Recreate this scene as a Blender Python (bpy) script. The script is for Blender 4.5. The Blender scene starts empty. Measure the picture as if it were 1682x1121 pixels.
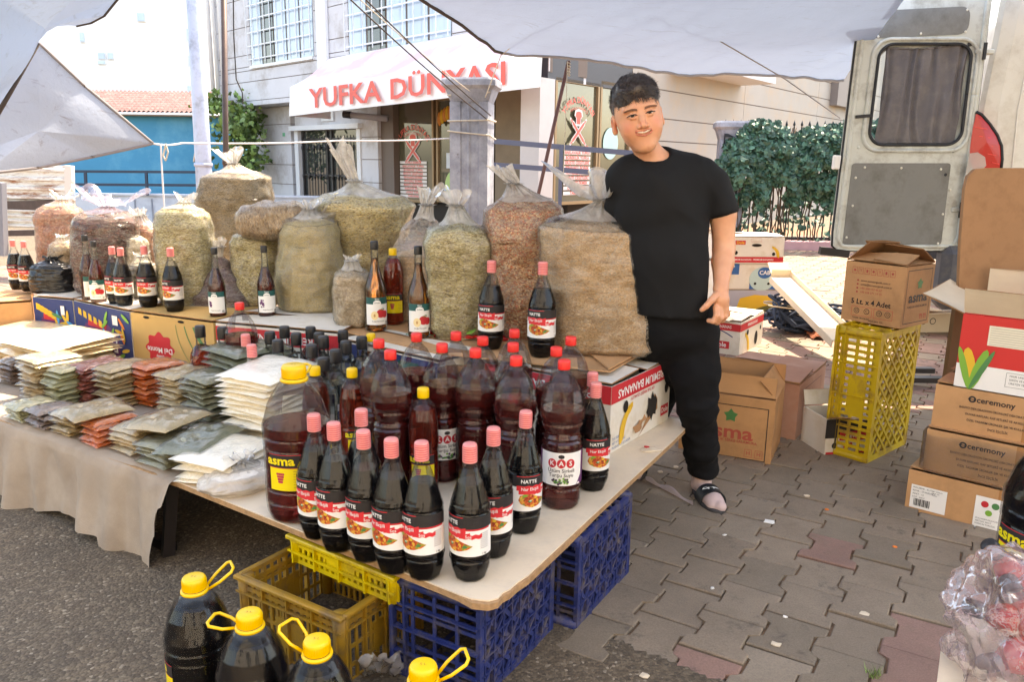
import bpy, math, random
import numpy as np
from mathutils import Vector, Matrix, noise
random.seed(7)
SC = bpy.context.scene
COL = SC.collection
R = math.radians
# ---------------------------------------------------------------- camera, sky, sun, exposure
FPX, CH = 1300.0, 1.25
TH, RO = R(12.6), R(0.8)
_f = np.array([0, math.cos(TH), -math.sin(TH)]); _u0 = np.array([0, math.sin(TH), math.cos(TH)]); _r0 = np.array([1., 0, 0])
_r = _r0*math.cos(RO)+_u0*math.sin(RO); _u = _u0*math.cos(RO)-_r0*math.sin(RO)
cam = bpy.data.objects.new('camera', bpy.data.cameras.new('camera')); COL.objects.link(cam)
cam.matrix_world = Matrix(((_r[0], _u[0], -_f[0], 0), (_r[1], _u[1], -_f[1], 0), (_r[2], _u[2], -_f[2], CH), (0, 0, 0, 1)))
cam.data.sensor_width = 36; cam.data.lens = FPX/1682*36
cam.data.clip_end = 2000; cam.data.clip_start = 0.05
SC.camera = cam
SC.render.resolution_x, SC.render.resolution_y = 1024, 683
SC.view_settings.view_transform = 'Standard'; SC.view_settings.look = 'None'
SC.view_settings.exposure = 2.52; SC.view_settings.gamma = 1; SC.view_settings.use_white_balance = True; SC.view_settings.white_balance_temperature = 8150; SC.view_settings.white_balance_tint = 10; SC.view_settings.use_curve_mapping = False
SUN_EL, SUN_AZ = R(62), math.atan2(0.78, 0.62)      # towards the sun: beyond the stall, to the right
w = bpy.data.worlds.new('World'); SC.world = w; w.use_nodes = True
nt = w.node_tree; bg = nt.nodes['Background']
sky = nt.nodes.new('ShaderNodeTexSky'); sky.sky_type = 'NISHITA'; sky.sun_disc = False
sky.sun_elevation = SUN_EL; sky.sun_rotation = math.pi/2-SUN_AZ
sky.air_density = 1.0; sky.dust_density = 2.5; sky.ozone_density = 1.0
nt.links.new(sky.outputs[0], bg.inputs[0]); bg.inputs[1].default_value = 0.15
sl = bpy.data.lights.new('sun', 'SUN'); sl.energy = 2.5; sl.angle = R(0.5); sl.color = (1, .95, .87)
so = bpy.data.objects.new('sun', sl); COL.objects.link(so)
sd = Vector((math.cos(SUN_EL)*math.cos(SUN_AZ), math.cos(SUN_EL)*math.sin(SUN_AZ), math.sin(SUN_EL)))
so.rotation_euler = sd.to_track_quat('Z', 'Y').to_euler(); so.location = (8, -4, 12)
SC.cycles.max_bounces = 12; SC.cycles.transparent_max_bounces = 24; SC.cycles.diffuse_bounces = 5
SC.cycles.glossy_bounces = 4; SC.cycles.transmission_bounces = 8
SC.cycles.caustics_reflective = False; SC.cycles.caustics_refractive = False
SC.cycles.sample_clamp_indirect = 6
try: SC.cycles.use_denoising = True
except Exception: pass

# ---------------------------------------------------------------- measuring helpers
def ray(a, b): return _f + _r*(a-841)/FPX - _u*(b-560.5)/FPX
CP = np.array([0, 0, CH])
def gp(a, b, z=0.0):
    d = ray(a, b); return CP + d*(z-CH)/d[2]
def gy(a, b, y):
    d = ray(a, b); return CP + d*y/d[1]
def hit(a, b, p0, n):
    d = ray(a, b); n = np.array(n, float); return CP + d*(np.dot(np.array(p0)-CP, n)/np.dot(d, n))
def lerp(a, b, t): return a+(b-a)*t
def prof(pts, t):
    if t <= pts[0][0]: return pts[0][1]
    for (a, x), (b, y) in zip(pts, pts[1:]):
        if t <= b: return x+(y-x)*(t-a)/(b-a) if b > a else y
    return pts[-1][1]
def smoothprof(pts, t):
    if t <= pts[0][0]: return pts[0][1]
    for (a, x), (b, y) in zip(pts, pts[1:]):
        if t <= b:
            q = (t-a)/(b-a) if b > a else 1
            q = q*q*(3-2*q); return x+(y-x)*q
    return pts[-1][1]

# ---------------------------------------------------------------- materials
def lin(c):
    return tuple((x/12.92 if x <= .04045 else ((x+.055)/1.055)**2.4) for x in (c[0]/255, c[1]/255, c[2]/255))
class N:
    def __init__(s, name):
        s.m = bpy.data.materials.new(name); s.m.use_nodes = True; s.t = s.m.node_tree
        s.b = s.t.nodes['Principled BSDF']; s.out = s.t.nodes['Material Output']
    def n(s, typ, **kw):
        x = s.t.nodes.new(typ)
        for k, v in kw.items():
            if k.startswith('i_'): x.inputs[k[2:].replace('_', ' ')].default_value = v
            else: setattr(x, k, v)
        return x
    def l(s, a, b): s.t.links.new(a, b)
    def coord(s, scale=(1, 1, 1), kind='Object', rot=(0, 0, 0)):
        c = s.n('ShaderNodeTexCoord'); m = s.n('ShaderNodeMapping'); m.inputs['Scale'].default_value = scale
        m.inputs['Rotation'].default_value = rot
        s.l(c.outputs[kind], m.inputs[0]); return m.outputs[0]
    def noise(s, vec, scale, detail=4, rough=.6, dist=0):
        x = s.n('ShaderNodeTexNoise'); x.inputs['Scale'].default_value = scale; x.inputs['Detail'].default_value = detail
        x.inputs['Roughness'].default_value = rough; x.inputs['Distortion'].default_value = dist
        s.l(vec, x.inputs['Vector']); return x.outputs[0]
    def ramp(s, fac, stops):
        r = s.n('ShaderNodeValToRGB'); e = r.color_ramp.elements
        while len(e) < len(stops): e.new(.5)
        for q, (p, c) in zip(e, stops): q.position = p; q.color = (*c, 1)
        s.l(fac, r.inputs[0]); return r.outputs[0]
    def mixc(s, fac, a, b, mode='MIX'):
        m = s.n('ShaderNodeMix', data_type='RGBA', blend_type=mode)
        for sock, v in ((m.inputs[0], fac), (m.inputs[6], a), (m.inputs[7], b)):
            if hasattr(v, 'links'): s.l(v, sock)
            elif isinstance(v, (int, float)): sock.default_value = v
            else: sock.default_value = (*v, 1)
        return m.outputs[2]
    def bump(s, h, strength=.3, dist=.01, prev=None):
        b = s.n('ShaderNodeBump'); b.inputs['Strength'].default_value = strength; b.inputs['Distance'].default_value = dist
        s.l(h, b.inputs['Height'])
        if prev: s.l(prev, b.inputs['Normal'])
        return b.outputs[0]
def mat(name, col, rough=.6, metal=0, var=.15, vs=6, bump=0, bs=80, spec=.5, coat=0, dirt=None, dirts=3, kind='Object', sss=0, trans=0, sheen=0, stretch=(1, 1, 1), vcol=None):
    q = N(name); c = lin(col) if max(col) > 1.01 else col
    v = q.coord(stretch, kind)
    nz = q.noise(v, vs, 5)
    c2 = lin(vcol) if vcol else tuple(x*(1-var) for x in c)
    c1 = tuple(min(1, x*(1+var*.5)) for x in c)
    o = q.ramp(nz, [(.3, c2), (.7, c1)])
    if dirt:
        dn = q.noise(v, dirts, 8, .7)
        f = q.ramp(dn, [(.48, (0, 0, 0)), (.68, (1, 1, 1))])
        o = q.mixc(f, o, lin(dirt[:3]) if max(dirt) > 1.01 else dirt)
    q.l(o, q.b.inputs['Base Color'])
    q.b.inputs['Roughness'].default_value = rough; q.b.inputs['Metallic'].default_value = metal
    q.b.inputs['Specular IOR Level'].default_value = spec
    if coat: q.b.inputs['Coat Weight'].default_value = coat; q.b.inputs['Coat Roughness'].default_value = .06
    if sheen: q.b.inputs['Sheen Weight'].default_value = sheen
    if sss: q.b.inputs['Subsurface Weight'].default_value = sss; q.b.inputs['Subsurface Radius'].default_value = (.02, .008, .004); q.b.inputs['Subsurface Scale'].default_value = .5
    if trans: q.b.inputs['Transmission Weight'].default_value = trans
    if bump:
        q.l(q.bump(q.noise(v, bs, 6, .65), bump, .004), q.b.inputs['Normal'])
    return q.m
def film(name, haze=.15, streak=0, col=(235, 235, 232), rough=.12, ws=(30, 30, 90), bstr=.5, gloss=.5, hazevar=.2, hs=12):
    """thin clear plastic: mostly see-through, some milky scatter, wrinkled sheen"""
    q = N(name); q.t.nodes.remove(q.b)
    v = q.coord((1, 1, 1)); vw = q.coord((ws[0]/30, ws[1]/30, ws[2]/30))
    h = q.noise(vw, 30, 5, .6, .6); bn = q.bump(h, bstr, .006)
    tr = q.n('ShaderNodeBsdfTransparent'); tr.inputs[0].default_value = (.97, .97, .97, 1)
    df = q.n('ShaderNodeBsdfDiffuse'); df.inputs[0].default_value = (*lin(col), 1); q.l(bn, df.inputs['Normal'])
    tl = q.n('ShaderNodeBsdfTranslucent'); tl.inputs[0].default_value = (*lin(col), 1); q.l(bn, tl.inputs['Normal'])
    dm = q.n('ShaderNodeMixShader'); dm.inputs[0].default_value = .45; q.l(df.outputs[0], dm.inputs[1]); q.l(tl.outputs[0], dm.inputs[2])
    hz = q.noise(v, hs, 6, .7, .8)
    mr = q.n('ShaderNodeMapRange'); mr.inputs['From Min'].default_value = .35; mr.inputs['From Max'].default_value = .7
    mr.inputs['To Min'].default_value = max(0, haze-hazevar*.5); mr.inputs['To Max'].default_value = min(1, haze+hazevar); q.l(hz, mr.inputs[0])
    m1 = q.n('ShaderNodeMixShader'); q.l(mr.outputs[0], m1.inputs[0]); q.l(tr.outputs[0], m1.inputs[1]); q.l(dm.outputs[0], m1.inputs[2])
    gl = q.n('ShaderNodeBsdfGlossy'); gl.inputs['Roughness'].default_value = rough; q.l(bn, gl.inputs['Normal'])
    fr = q.n('ShaderNodeFresnel'); fr.inputs[0].default_value = 1.45; q.l(bn, fr.inputs['Normal'])
    mm = q.n('ShaderNodeMath', operation='MULTIPLY'); q.l(fr.outputs[0], mm.inputs[0]); mm.inputs[1].default_value = gloss; mm.use_clamp = True
    m2 = q.n('ShaderNodeMixShader'); q.l(mm.outputs[0], m2.inputs[0]); q.l(m1.outputs[0], m2.inputs[1]); q.l(gl.outputs[0], m2.inputs[2])
    last = m2.outputs[0]
    if streak:      # milky patches and crinkle streaks; the streaks stand in for highlights
        w1 = q.ramp(q.noise(q.coord((ws[0]/30, ws[1]/30, ws[2]/30)), streak, 7, .72, 1.6), [(.52, (0, 0, 0)), (.545, (.42, .42, .42)), (.57, (0, 0, 0))]); w2 = q.ramp(q.noise(q.coord((1, 1, .35)), streak*.35, 6, .7, 1.0), [(.58, (0, 0, 0)), (.74, (.34, .34, .34))])
        ad = q.n('ShaderNodeMath', operation='MAXIMUM'); q.l(w1, ad.inputs[0]); q.l(w2, ad.inputs[1])
        m3 = q.n('ShaderNodeMixShader'); q.l(ad.outputs[0], m3.inputs[0]); q.l(m2.outputs[0], m3.inputs[1]); q.l(dm.outputs[0], m3.inputs[2]); last = m3.outputs[0]
    q.l(last, q.out.inputs[0]); return q.m
def clear(name, tint=(.93, .93, .92), rough=.05, gloss=1.0, haze=.01):
    """bottle wall: thin clear plastic or glass"""
    q = N(name); q.t.nodes.remove(q.b)
    tr = q.n('ShaderNodeBsdfTransparent'); tr.inputs[0].default_value = (*tint, 1)
    df = q.n('ShaderNodeBsdfDiffuse'); df.inputs[0].default_value = (.8, .8, .78, 1)
    v = q.coord(); bn = q.bump(q.noise(v, 25, 2), .15, .004)
    gl = q.n('ShaderNodeBsdfGlossy'); gl.inputs['Roughness'].default_value = rough; q.l(bn, gl.inputs['Normal'])
    m1 = q.n('ShaderNodeMixShader'); m1.inputs[0].default_value = haze; q.l(tr.outputs[0], m1.inputs[1]); q.l(df.outputs[0], m1.inputs[2])
    fr = q.n('ShaderNodeFresnel'); fr.inputs[0].default_value = 1.5
    mm = q.n('ShaderNodeMath', operation='MULTIPLY'); q.l(fr.outputs[0], mm.inputs[0]); mm.inputs[1].default_value = gloss
    m2 = q.n('ShaderNodeMixShader'); q.l(mm.outputs[0], m2.inputs[0]); q.l(m1.outputs[0], m2.inputs[1]); q.l(gl.outputs[0], m2.inputs[2])
    q.l(m2.outputs[0], q.out.inputs[0]); return q.m
def liquid(name, col, deep, trans=.6):
    """coloured liquid: light that gets through is tinted; thicker looks darker"""
    q = N(name)
    q.b.inputs['Base Color'].default_value = (*col, 1); q.b.inputs['Roughness'].default_value = .08
    q.b.inputs['IOR'].default_value = 1.36; q.b.inputs['Transmission Weight'].default_value = trans
    q.b.inputs['Specular IOR Level'].default_value = .25
    return q.m
def grains(name, cols, scale=180, stretch=(1, 1, 1), rough=.8, bstr=.8, dark=(.05, .04, .02), rnd=1.0):
    q = N(name); v = q.coord(stretch)
    nz = q.n('ShaderNodeTexNoise'); nz.inputs['Scale'].default_value = scale*.5; q.l(v, nz.inputs['Vector']); sc = q.n('ShaderNodeVectorMath', operation='MULTIPLY_ADD'); sc.inputs[1].default_value = (2.2/scale,)*3; q.l(nz.outputs['Color'], sc.inputs[0]); q.l(v, sc.inputs[2]); vo = q.n('ShaderNodeTexVoronoi'); vo.inputs['Scale'].default_value = scale; vo.inputs['Randomness'].default_value = rnd; q.l(sc.outputs[0], vo.inputs['Vector'])
    sep = q.n('ShaderNodeSeparateColor'); q.l(vo.outputs['Color'], sep.inputs[0])
    st = [(i/(len(cols)-1) if len(cols) > 1 else 0, lin(c)) for i, c in enumerate(cols)]
    cr = q.ramp(sep.outputs[0], st)
    d = q.ramp(vo.outputs['Distance'], [(.25, (1, 1, 1)), (.9, (.66, .66, .66))])
    c = q.mixc(1.0, cr, d, 'MULTIPLY')
    big = q.ramp(q.noise(v, 9, 4), [(.35, (.84, .84, .84)), (.65, (1.06, 1.06, 1.06))])
    c = q.mixc(1.0, c, big, 'MULTIPLY')
    q.l(c, q.b.inputs['Base Color']); q.b.inputs['Roughness'].default_value = rough
    inv = q.n('ShaderNodeMath', operation='SUBTRACT'); inv.inputs[0].default_value = 1; q.l(vo.outputs['Distance'], inv.inputs[1])
    q.l(q.bump(inv.outputs[0], bstr, .004), q.b.inputs['Normal'])
    return q.m
def flat(name, col, rough=.5, **k): return mat(name, col, rough, var=.04, **k)

# ---------------------------------------------------------------- mesh builder
class MB:
    def __init__(s): s.v = []; s.f = []; s.m = []; s.s = []; s.mats = []
    def mi(s, m):
        if m not in s.mats: s.mats.append(m)
        return s.mats.index(m)
    def add(s, vs, fs, m, smooth=False):
        o = len(s.v); s.v.extend([tuple(map(float, p)) for p in vs]); k = s.mi(m)
        for f in fs: s.f.append([i+o for i in f]); s.m.append(k); s.s.append(smooth)
        return s
    def box(s, c, d, m, rz=0, bev=0, axes=None):
        hx, hy, hz = d[0]/2, d[1]/2, d[2]/2
        if bev <= 0:
            P = [(x*hx, y*hy, z*hz) for z in (-1, 1) for y in (-1, 1) for x in (-1, 1)]
            Fc = [(0, 2, 3, 1), (4, 5, 7, 6), (0, 1, 5, 4), (2, 6, 7, 3), (0, 4, 6, 2), (1, 3, 7, 5)]
        else:
            b = min(bev, hx*.9, hy*.9, hz*.9); P = []; idx = {}
            for sx in (-1, 1):
                for sy in (-1, 1):
                    for sz in (-1, 1):
                        for a in range(3):
                            q = [sx*(hx-b), sy*(hy-b), sz*(hz-b)]
                            q[a] = (sx*hx, sy*hy, sz*hz)[a]
                            idx[sx, sy, sz, a] = len(P); P.append(tuple(q))
            Fc = []
            for a in range(3):
                o1, o2 = (a+1) % 3, (a+2) % 3
                for sg in (-1, 1):
                    def key(p, q):
                        t = [0, 0, 0]; t[a] = sg; t[o1] = p; t[o2] = q; return idx[t[0], t[1], t[2], a]
                    f = [key(-1, -1), key(1, -1), key(1, 1), key(-1, 1)]
                    Fc.append(f if sg > 0 else f[::-1])
            for a in range(3):
                o1, o2 = (a+1) % 3, (a+2) % 3
                for p in (-1, 1):
                    for q in (-1, 1):
                        def k2(sa, ax):
                            t = [0, 0, 0]; t[a] = sa; t[o1] = p; t[o2] = q; return idx[t[0], t[1], t[2], ax]
                        Fc.append([k2(-1, o1), k2(1, o1), k2(1, o2), k2(-1, o2)])
            for sx in (-1, 1):
                for sy in (-1, 1):
                    for sz in (-1, 1): Fc.append([idx[sx, sy, sz, a] for a in range(3)])
        if axes is not None:
            ax = [np.array(a, float) for a in axes]
            P = [np.array(c)+ax[0]*p[0]+ax[1]*p[1]+ax[2]*p[2] for p in P]
        else:
            cz, sz_ = math.cos(rz), math.sin(rz)
            P = [(c[0]+p[0]*cz-p[1]*sz_, c[1]+p[0]*sz_+p[1]*cz, c[2]+p[2]) for p in P]
        return s.add(P, Fc, m)
    def bar(s, a, b, w_, t, m, up=(0, 0, 1), bev=0):
        a = np.array(a, float); b = np.array(b, float); d = b-a; L = np.linalg.norm(d)
        if L < 1e-6: return s
        d /= L; u = np.array(up, float); x = np.cross(d, u); nx = np.linalg.norm(x)
        if nx < 1e-4: x = np.cross(d, (1, 0, 0)); nx = np.linalg.norm(x)
        x /= nx; y = np.cross(x, d)
        return s.box((a+b)/2, (w_, t, L), m, axes=(x, y, d), bev=bev)
    def quad(s, a, b, c, d, m): return s.add([a, b, c, d], [(0, 1, 2, 3)], m)
    def grid(s, fn, nu, nv, m, cu=False, smooth=True):
        vs = [fn(i/(nu if cu else nu-1), j/(nv-1)) for j in range(nv) for i in range(nu)]
        fs = []
        for j in range(nv-1):
            for i in range(nu if cu else nu-1):
                i2 = (i+1) % nu
                fs.append((j*nu+i, j*nu+i2, (j+1)*nu+i2, (j+1)*nu+i))
        return s.add(vs, fs, m, smooth)
    def lathe(s, pr, n, m, fn=None, caps=(True, True), c=(0, 0, 0), smooth=True, sub=1):
        pts = []
        for (a, b) in zip(pr, pr[1:]):
            for k in range(sub): pts.append((lerp(a[0], b[0], k/sub), lerp(a[1], b[1], k/sub)))
        pts.append(pr[-1]); vs = []
        for (r, z) in pts:
            for i in range(n):
                t = 2*math.pi*i/n; q = fn(r, z, t) if fn else r
                vs.append((c[0]+q*math.cos(t), c[1]+q*math.sin(t), c[2]+z))
        fs = [(j*n+i, j*n+(i+1) % n, (j+1)*n+(i+1) % n, (j+1)*n+i) for j in range(len(pts)-1) for i in range(n)]
        if caps[0]: fs.append(tuple(range(n))[::-1])
        if caps[1]: fs.append(tuple((len(pts)-1)*n+i for i in range(n)))
        return s.add(vs, fs, m, smooth)
    def tube(s, pts, r, m, n=8, caps=True, smooth=True):
        pts = [np.array(p, float) for p in pts]; rs = r if hasattr(r, '__len__') else [r]*len(pts); vs = []; x = None
        for k, p in enumerate(pts):
            d = pts[min(k+1, len(pts)-1)]-pts[max(k-1, 0)]; d = d/(np.linalg.norm(d)+1e-12)
            if x is None:
                x = np.cross(d, (0, 0, 1)); x = x if np.linalg.norm(x) > 1e-3 else np.cross(d, (1, 0, 0))
            x = x-d*np.dot(x, d); x /= np.linalg.norm(x)+1e-12; y = np.cross(d, x)
            for i in range(n):
                t = 2*math.pi*i/n; vs.append(p+rs[k]*(x*math.cos(t)+y*math.sin(t)))
        fs = [(j*n+i, j*n+(i+1) % n, (j+1)*n+(i+1) % n, (j+1)*n+i) for j in range(len(pts)-1) for i in range(n)]
        if caps: fs.append(tuple(range(n))[::-1]); fs.append(tuple((len(pts)-1)*n+i for i in range(n)))
        return s.add(vs, fs, m, smooth)
    def poly(s, pts, m, fn, th=0):
        n = len(pts); P = [fn(x, y) for x, y in pts]
        return s.add(P, [tuple(range(n))], m)
    def text(s, body, size, fn, m, bold=0, align='CENTER', squeeze=1, rot180=False):
        vs, fs = textgeo(body, bold, align)
        sg = -1 if rot180 else 1
        return s.add([fn(sg*x*size*squeeze, sg*y*size) for x, y in vs], fs, m)
    def ell(s, c, r, m, n=16, k=10, rot=None):
        vs = []; 
        for j in range(k+1):
            ph = math.pi*j/k
            for i in range(n):
                t = 2*math.pi*i/n; p = Vector((r[0]*math.sin(ph)*math.cos(t), r[1]*math.sin(ph)*math.sin(t), r[2]*math.cos(ph)))
                if rot is not None: p = rot @ p
                vs.append((c[0]+p[0], c[1]+p[1], c[2]+p[2]))
        fs = [(j*n+i, (j+1)*n+i, (j+1)*n+(i+1) % n, j*n+(i+1) % n) for j in range(k) for i in range(n)]
        return s.add(vs, fs, m, True)
    def build(s, name, parent=None, loc=(0, 0, 0), rot=(0, 0, 0)):
        me = bpy.data.meshes.new(name); me.from_pydata(s.v, [], s.f)
        for m in s.mats: me.materials.append(m)
        me.polygons.foreach_set('material_index', s.m); me.polygons.foreach_set('use_smooth', s.s)
        me.update()
        o = bpy.data.objects.new(name, me); COL.objects.link(o); o.parent = parent
        o.location = loc; o.rotation_euler = rot
        return o
_tc = {}
def textgeo(body, bold=0, align='CENTER'):
    k = (body, bold, align)
    if k not in _tc:
        c = bpy.data.curves.new('t', 'FONT'); c.body = body; c.size = 1; c.offset = bold; c.align_x = align; c.align_y = 'CENTER'; c.resolution_u = 2
        o = bpy.data.objects.new('t', c); me = o.to_mesh()
        _tc[k] = ([(v.co.x, v.co.y) for v in me.vertices], [tuple(p.vertices) for p in me.polygons])
        o.to_mesh_clear(); bpy.data.objects.remove(o); bpy.data.curves.remove(c)
    return _tc[k]
def tag(o, label=None, cat=None, group=None, kind=None):
    if label: o['label'] = label
    if cat: o['category'] = cat
    if group: o['group'] = group
    if kind: o['kind'] = kind
    return o
def thing(name, label, cat, loc=(0, 0, 0), rot=(0, 0, 0), group=None):
    o = bpy.data.objects.new(name, None); COL.objects.link(o); o.location = loc
    o.rotation_euler = rot if hasattr(rot, '__len__') else (0, 0, rot); o.empty_display_size = .05
    return tag(o, label, cat, group)
def kids(o): return [c for c in _all if c.parent == o]
def dup(root, loc, rot=None, label=None, group=None, scale=None):
    r = root.copy(); COL.objects.link(r); r.location = loc
    if rot is not None: r.rotation_euler = rot if hasattr(rot, '__len__') else (0, 0, rot)
    if label: r['label'] = label
    if group: r['group'] = group
    if scale: r.scale = scale
    for ch in list(root.children):
        c = ch.copy(); COL.objects.link(c); c.parent = r
        for g in list(ch.children):
            d = g.copy(); COL.objects.link(d); d.parent = c
    return r
def structure(mb, name): return tag(mb.build(name), kind='structure')

# common materials
M = {}
M['asphalt'] = None
M['white_paint'] = mat('white_paint', (.78, .79, .78), .5, var=.08, dirt=(150, 140, 125), dirts=1.2, bump=.1)
M['card'] = mat('cardboard', (196, 148, 102), .85, var=.12, vs=5, bump=.15, bs=60, dirt=(168, 126, 86), dirts=4)
M['card_in'] = mat('cardboard_inside', (158, 116, 78), .9, var=.15, vs=7, bump=.2, bs=50)
M['card_pale'] = mat('pale_cardboard', (214, 196, 170), .85, var=.1, vs=5, bump=.1)
M['carton_white'] = mat('white_carton', (220, 212, 198), .7, var=.05, vs=4, dirt=(206, 194, 172), dirts=9)
M['red_ink'] = flat('red_ink', (196, 40, 48), .6)
M['red_ink_soft'] = flat('faded_red_ink', (178, 82, 66), .7)
M['black_ink'] = flat('black_ink', (36, 32, 32), .6)
M['green_ink'] = flat('green_ink', (72, 128, 72), .6)
M['blue_ink'] = flat('blue_ink', (38, 92, 150), .6)
M['navy_ink'] = flat('navy_ink', (34, 50, 104), .6)
M['yellow_ink'] = flat('yellow_ink', (222, 176, 50), .6)
M['white_ink'] = flat('white_ink', (235, 232, 226), .5)
M['teal_ink'] = flat('teal_ink', (20, 84, 80), .5)
M['orange_ink'] = flat('orange_ink', (228, 120, 40), .6)
M['purple_ink'] = flat('purple_ink', (96, 40, 96), .5)
M['cream_ink'] = flat('cream_ink', (238, 214, 160), .5)
M['lime_ink'] = flat('lime_ink', (120, 170, 60), .5)
M['hole'] = flat('dark_hole', (30, 22, 16), .95)
# ---------------------------------------------------------------- implicit surfaces for the body and clothes
class SDF:
    def __init__(s, X, Y, Z):
        s.X, s.Y, s.Z = [np.array(a, float) for a in (X, Y, Z)]
        s.F = np.full((len(s.X), len(s.Y), len(s.Z)), 1.0)
    def sub(s, lo, hi):
        r = []
        for A, a, b in zip((s.X, s.Y, s.Z), lo, hi):
            i = max(0, np.searchsorted(A, a)-1); j = min(len(A), np.searchsorted(A, b)+1); r.append(slice(i, max(i+1, j)))
        P = np.meshgrid(s.X[r[0]], s.Y[r[1]], s.Z[r[2]], indexing='ij'); return tuple(r), P
    def comb(s, sl, d, k, cut):
        a = s.F[sl]
        if cut:
            d = -d; h = np.clip(.5-.5*(d-a)/k, 0, 1)   # smooth max
            s.F[sl] = a+(d-a)*(1-h)+k*h*(1-h) if False else np.maximum(a, d)+np.maximum(k-np.abs(a-d), 0)**2/(4*k)
        else: s.F[sl] = np.minimum(a, d)-np.maximum(k-np.abs(a-d), 0)**2/(4*k)
    def ell(s, c, r, k=.01, M=None, cut=False):
        c = np.array(c, float); r = np.array(r, float); mx = r.max()+k+.03
        sl, P = s.sub(c-mx, c+mx); D = np.stack([P[i]-c[i] for i in range(3)], -1)
        if M is not None: D = D @ M
        k0 = np.sqrt(((D/r)**2).sum(-1)); k1 = np.sqrt(((D/r**2)**2).sum(-1))+1e-9
        s.comb(sl, k0*(k0-1)/k1, k, cut)
    def cap(s, a, b, ra, rb=None, k=.01, cut=False, flat=None):
        rb = ra if rb is None else rb; a = np.array(a, float); b = np.array(b, float); m = max(ra, rb)+k+.03
        if flat is not None: m *= 1.6
        sl, P = s.sub(np.minimum(a, b)-m, np.maximum(a, b)+m); d = b-a; L = (d@d)+1e-12
        D = [P[i]-a[i] for i in range(3)]; t = np.clip((D[0]*d[0]+D[1]*d[1]+D[2]*d[2])/L, 0, 1)
        E = [D[i]-t*d[i] for i in range(3)]
        if flat is not None:      # (axis, factor): squash distance along axis
            ax, fc = flat; ax = np.array(ax, float); q = E[0]*ax[0]+E[1]*ax[1]+E[2]*ax[2]
            E = [E[i]+ax[i]*q*(fc-1) for i in range(3)]
        s.comb(sl, np.sqrt(E[0]**2+E[1]**2+E[2]**2)-(ra+(rb-ra)*t), k, cut)
    def chain(s, pts, rs, k=.008, **kw):
        for i in range(len(pts)-1): s.cap(pts[i], pts[i+1], rs[i], rs[i+1], k, **kw)
    def plane(s, p, n, k=.002):      # cut away the side n points to
        P = np.meshgrid(s.X, s.Y, s.Z, indexing='ij'); d = sum((P[i]-p[i])*n[i] for i in range(3))
        s.F = np.maximum(s.F, d)
    def mesh(s):
        F = s.F; X, Y, Z = s.X, s.Y, s.Z; ins = F < 0
        c = [ins[i:F.shape[0]-1+i, j:F.shape[1]-1+j, l:F.shape[2]-1+l] for i in (0, 1) for j in (0, 1) for l in (0, 1)]
        cnt = sum(x.astype(np.int8) for x in c); act = (cnt > 0) & (cnt < 8)
        I, J, K = np.nonzero(act); idx = -np.ones(act.shape, int); idx[I, J, K] = np.arange(len(I))
        acc = np.zeros((len(I), 3)); num = np.zeros(len(I))
        cs = [(i, j, l) for i in (0, 1) for j in (0, 1) for l in (0, 1)]
        for a in cs:
            for ax in range(3):
                if a[ax]: continue
                b = list(a); b[ax] = 1
                fa = F[I+a[0], J+a[1], K+a[2]]; fb = F[I+b[0], J+b[1], K+b[2]]
                m = (fa < 0) != (fb < 0); t = np.where(m, fa/(fa-fb+1e-20), 0)
                pa = np.stack([X[I+a[0]], Y[J+a[1]], Z[K+a[2]]], -1); pb = np.stack([X[I+b[0]], Y[J+b[1]], Z[K+b[2]]], -1)
                acc += np.where(m[:, None], pa+(pb-pa)*t[:, None], 0); num += m
        V = acc/num[:, None]; faces = []
        for ax in range(3):
            o = [(0, 1, 2), (1, 2, 0), (2, 0, 1)][ax]
            sh = list(F.shape); A = [slice(1, -1)]*3; A[ax] = slice(0, -1); B = [slice(1, -1)]*3; B[ax] = slice(1, None)
            e = ins[tuple(A)] != ins[tuple(B)]; P = np.nonzero(e)
            P = [P[q]+(0 if q == ax else 1) for q in range(3)]; inside = ins[P[0], P[1], P[2]]
            u, v = o[1], o[2]; q = []
            for du, dv in ((0, 0), (1, 0), (1, 1), (0, 1)):
                t = [P[0].copy(), P[1].copy(), P[2].copy()]; t[u] = t[u]-1+du; t[v] = t[v]-1+dv
                q.append(idx[t[0], t[1], t[2]])
            q = np.stack(q, -1); q = np.where(inside[:, None], q, q[:, ::-1]); faces.append(q[(q >= 0).all(1)])
        return V, np.concatenate(faces)
def axis(segs):
    out = []
    for a, b, h in segs: out += list(np.arange(a, b, h))
    out.append(segs[-1][1]); return out
def mesh_np(name, V, Fq, mats, idx=None, parent=None, org=(0, 0, 0)):
    me = bpy.data.meshes.new(name); me.from_pydata((V-np.array(org)).tolist(), [], Fq.tolist())
    for m in mats: me.materials.append(m)
    if idx is not None: me.polygons.foreach_set('material_index', idx.astype(np.int32))
    me.polygons.foreach_set('use_smooth', np.ones(len(Fq), bool)); me.update()
    o = bpy.data.objects.new(name, me); COL.objects.link(o); o.parent = parent; return o
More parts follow.
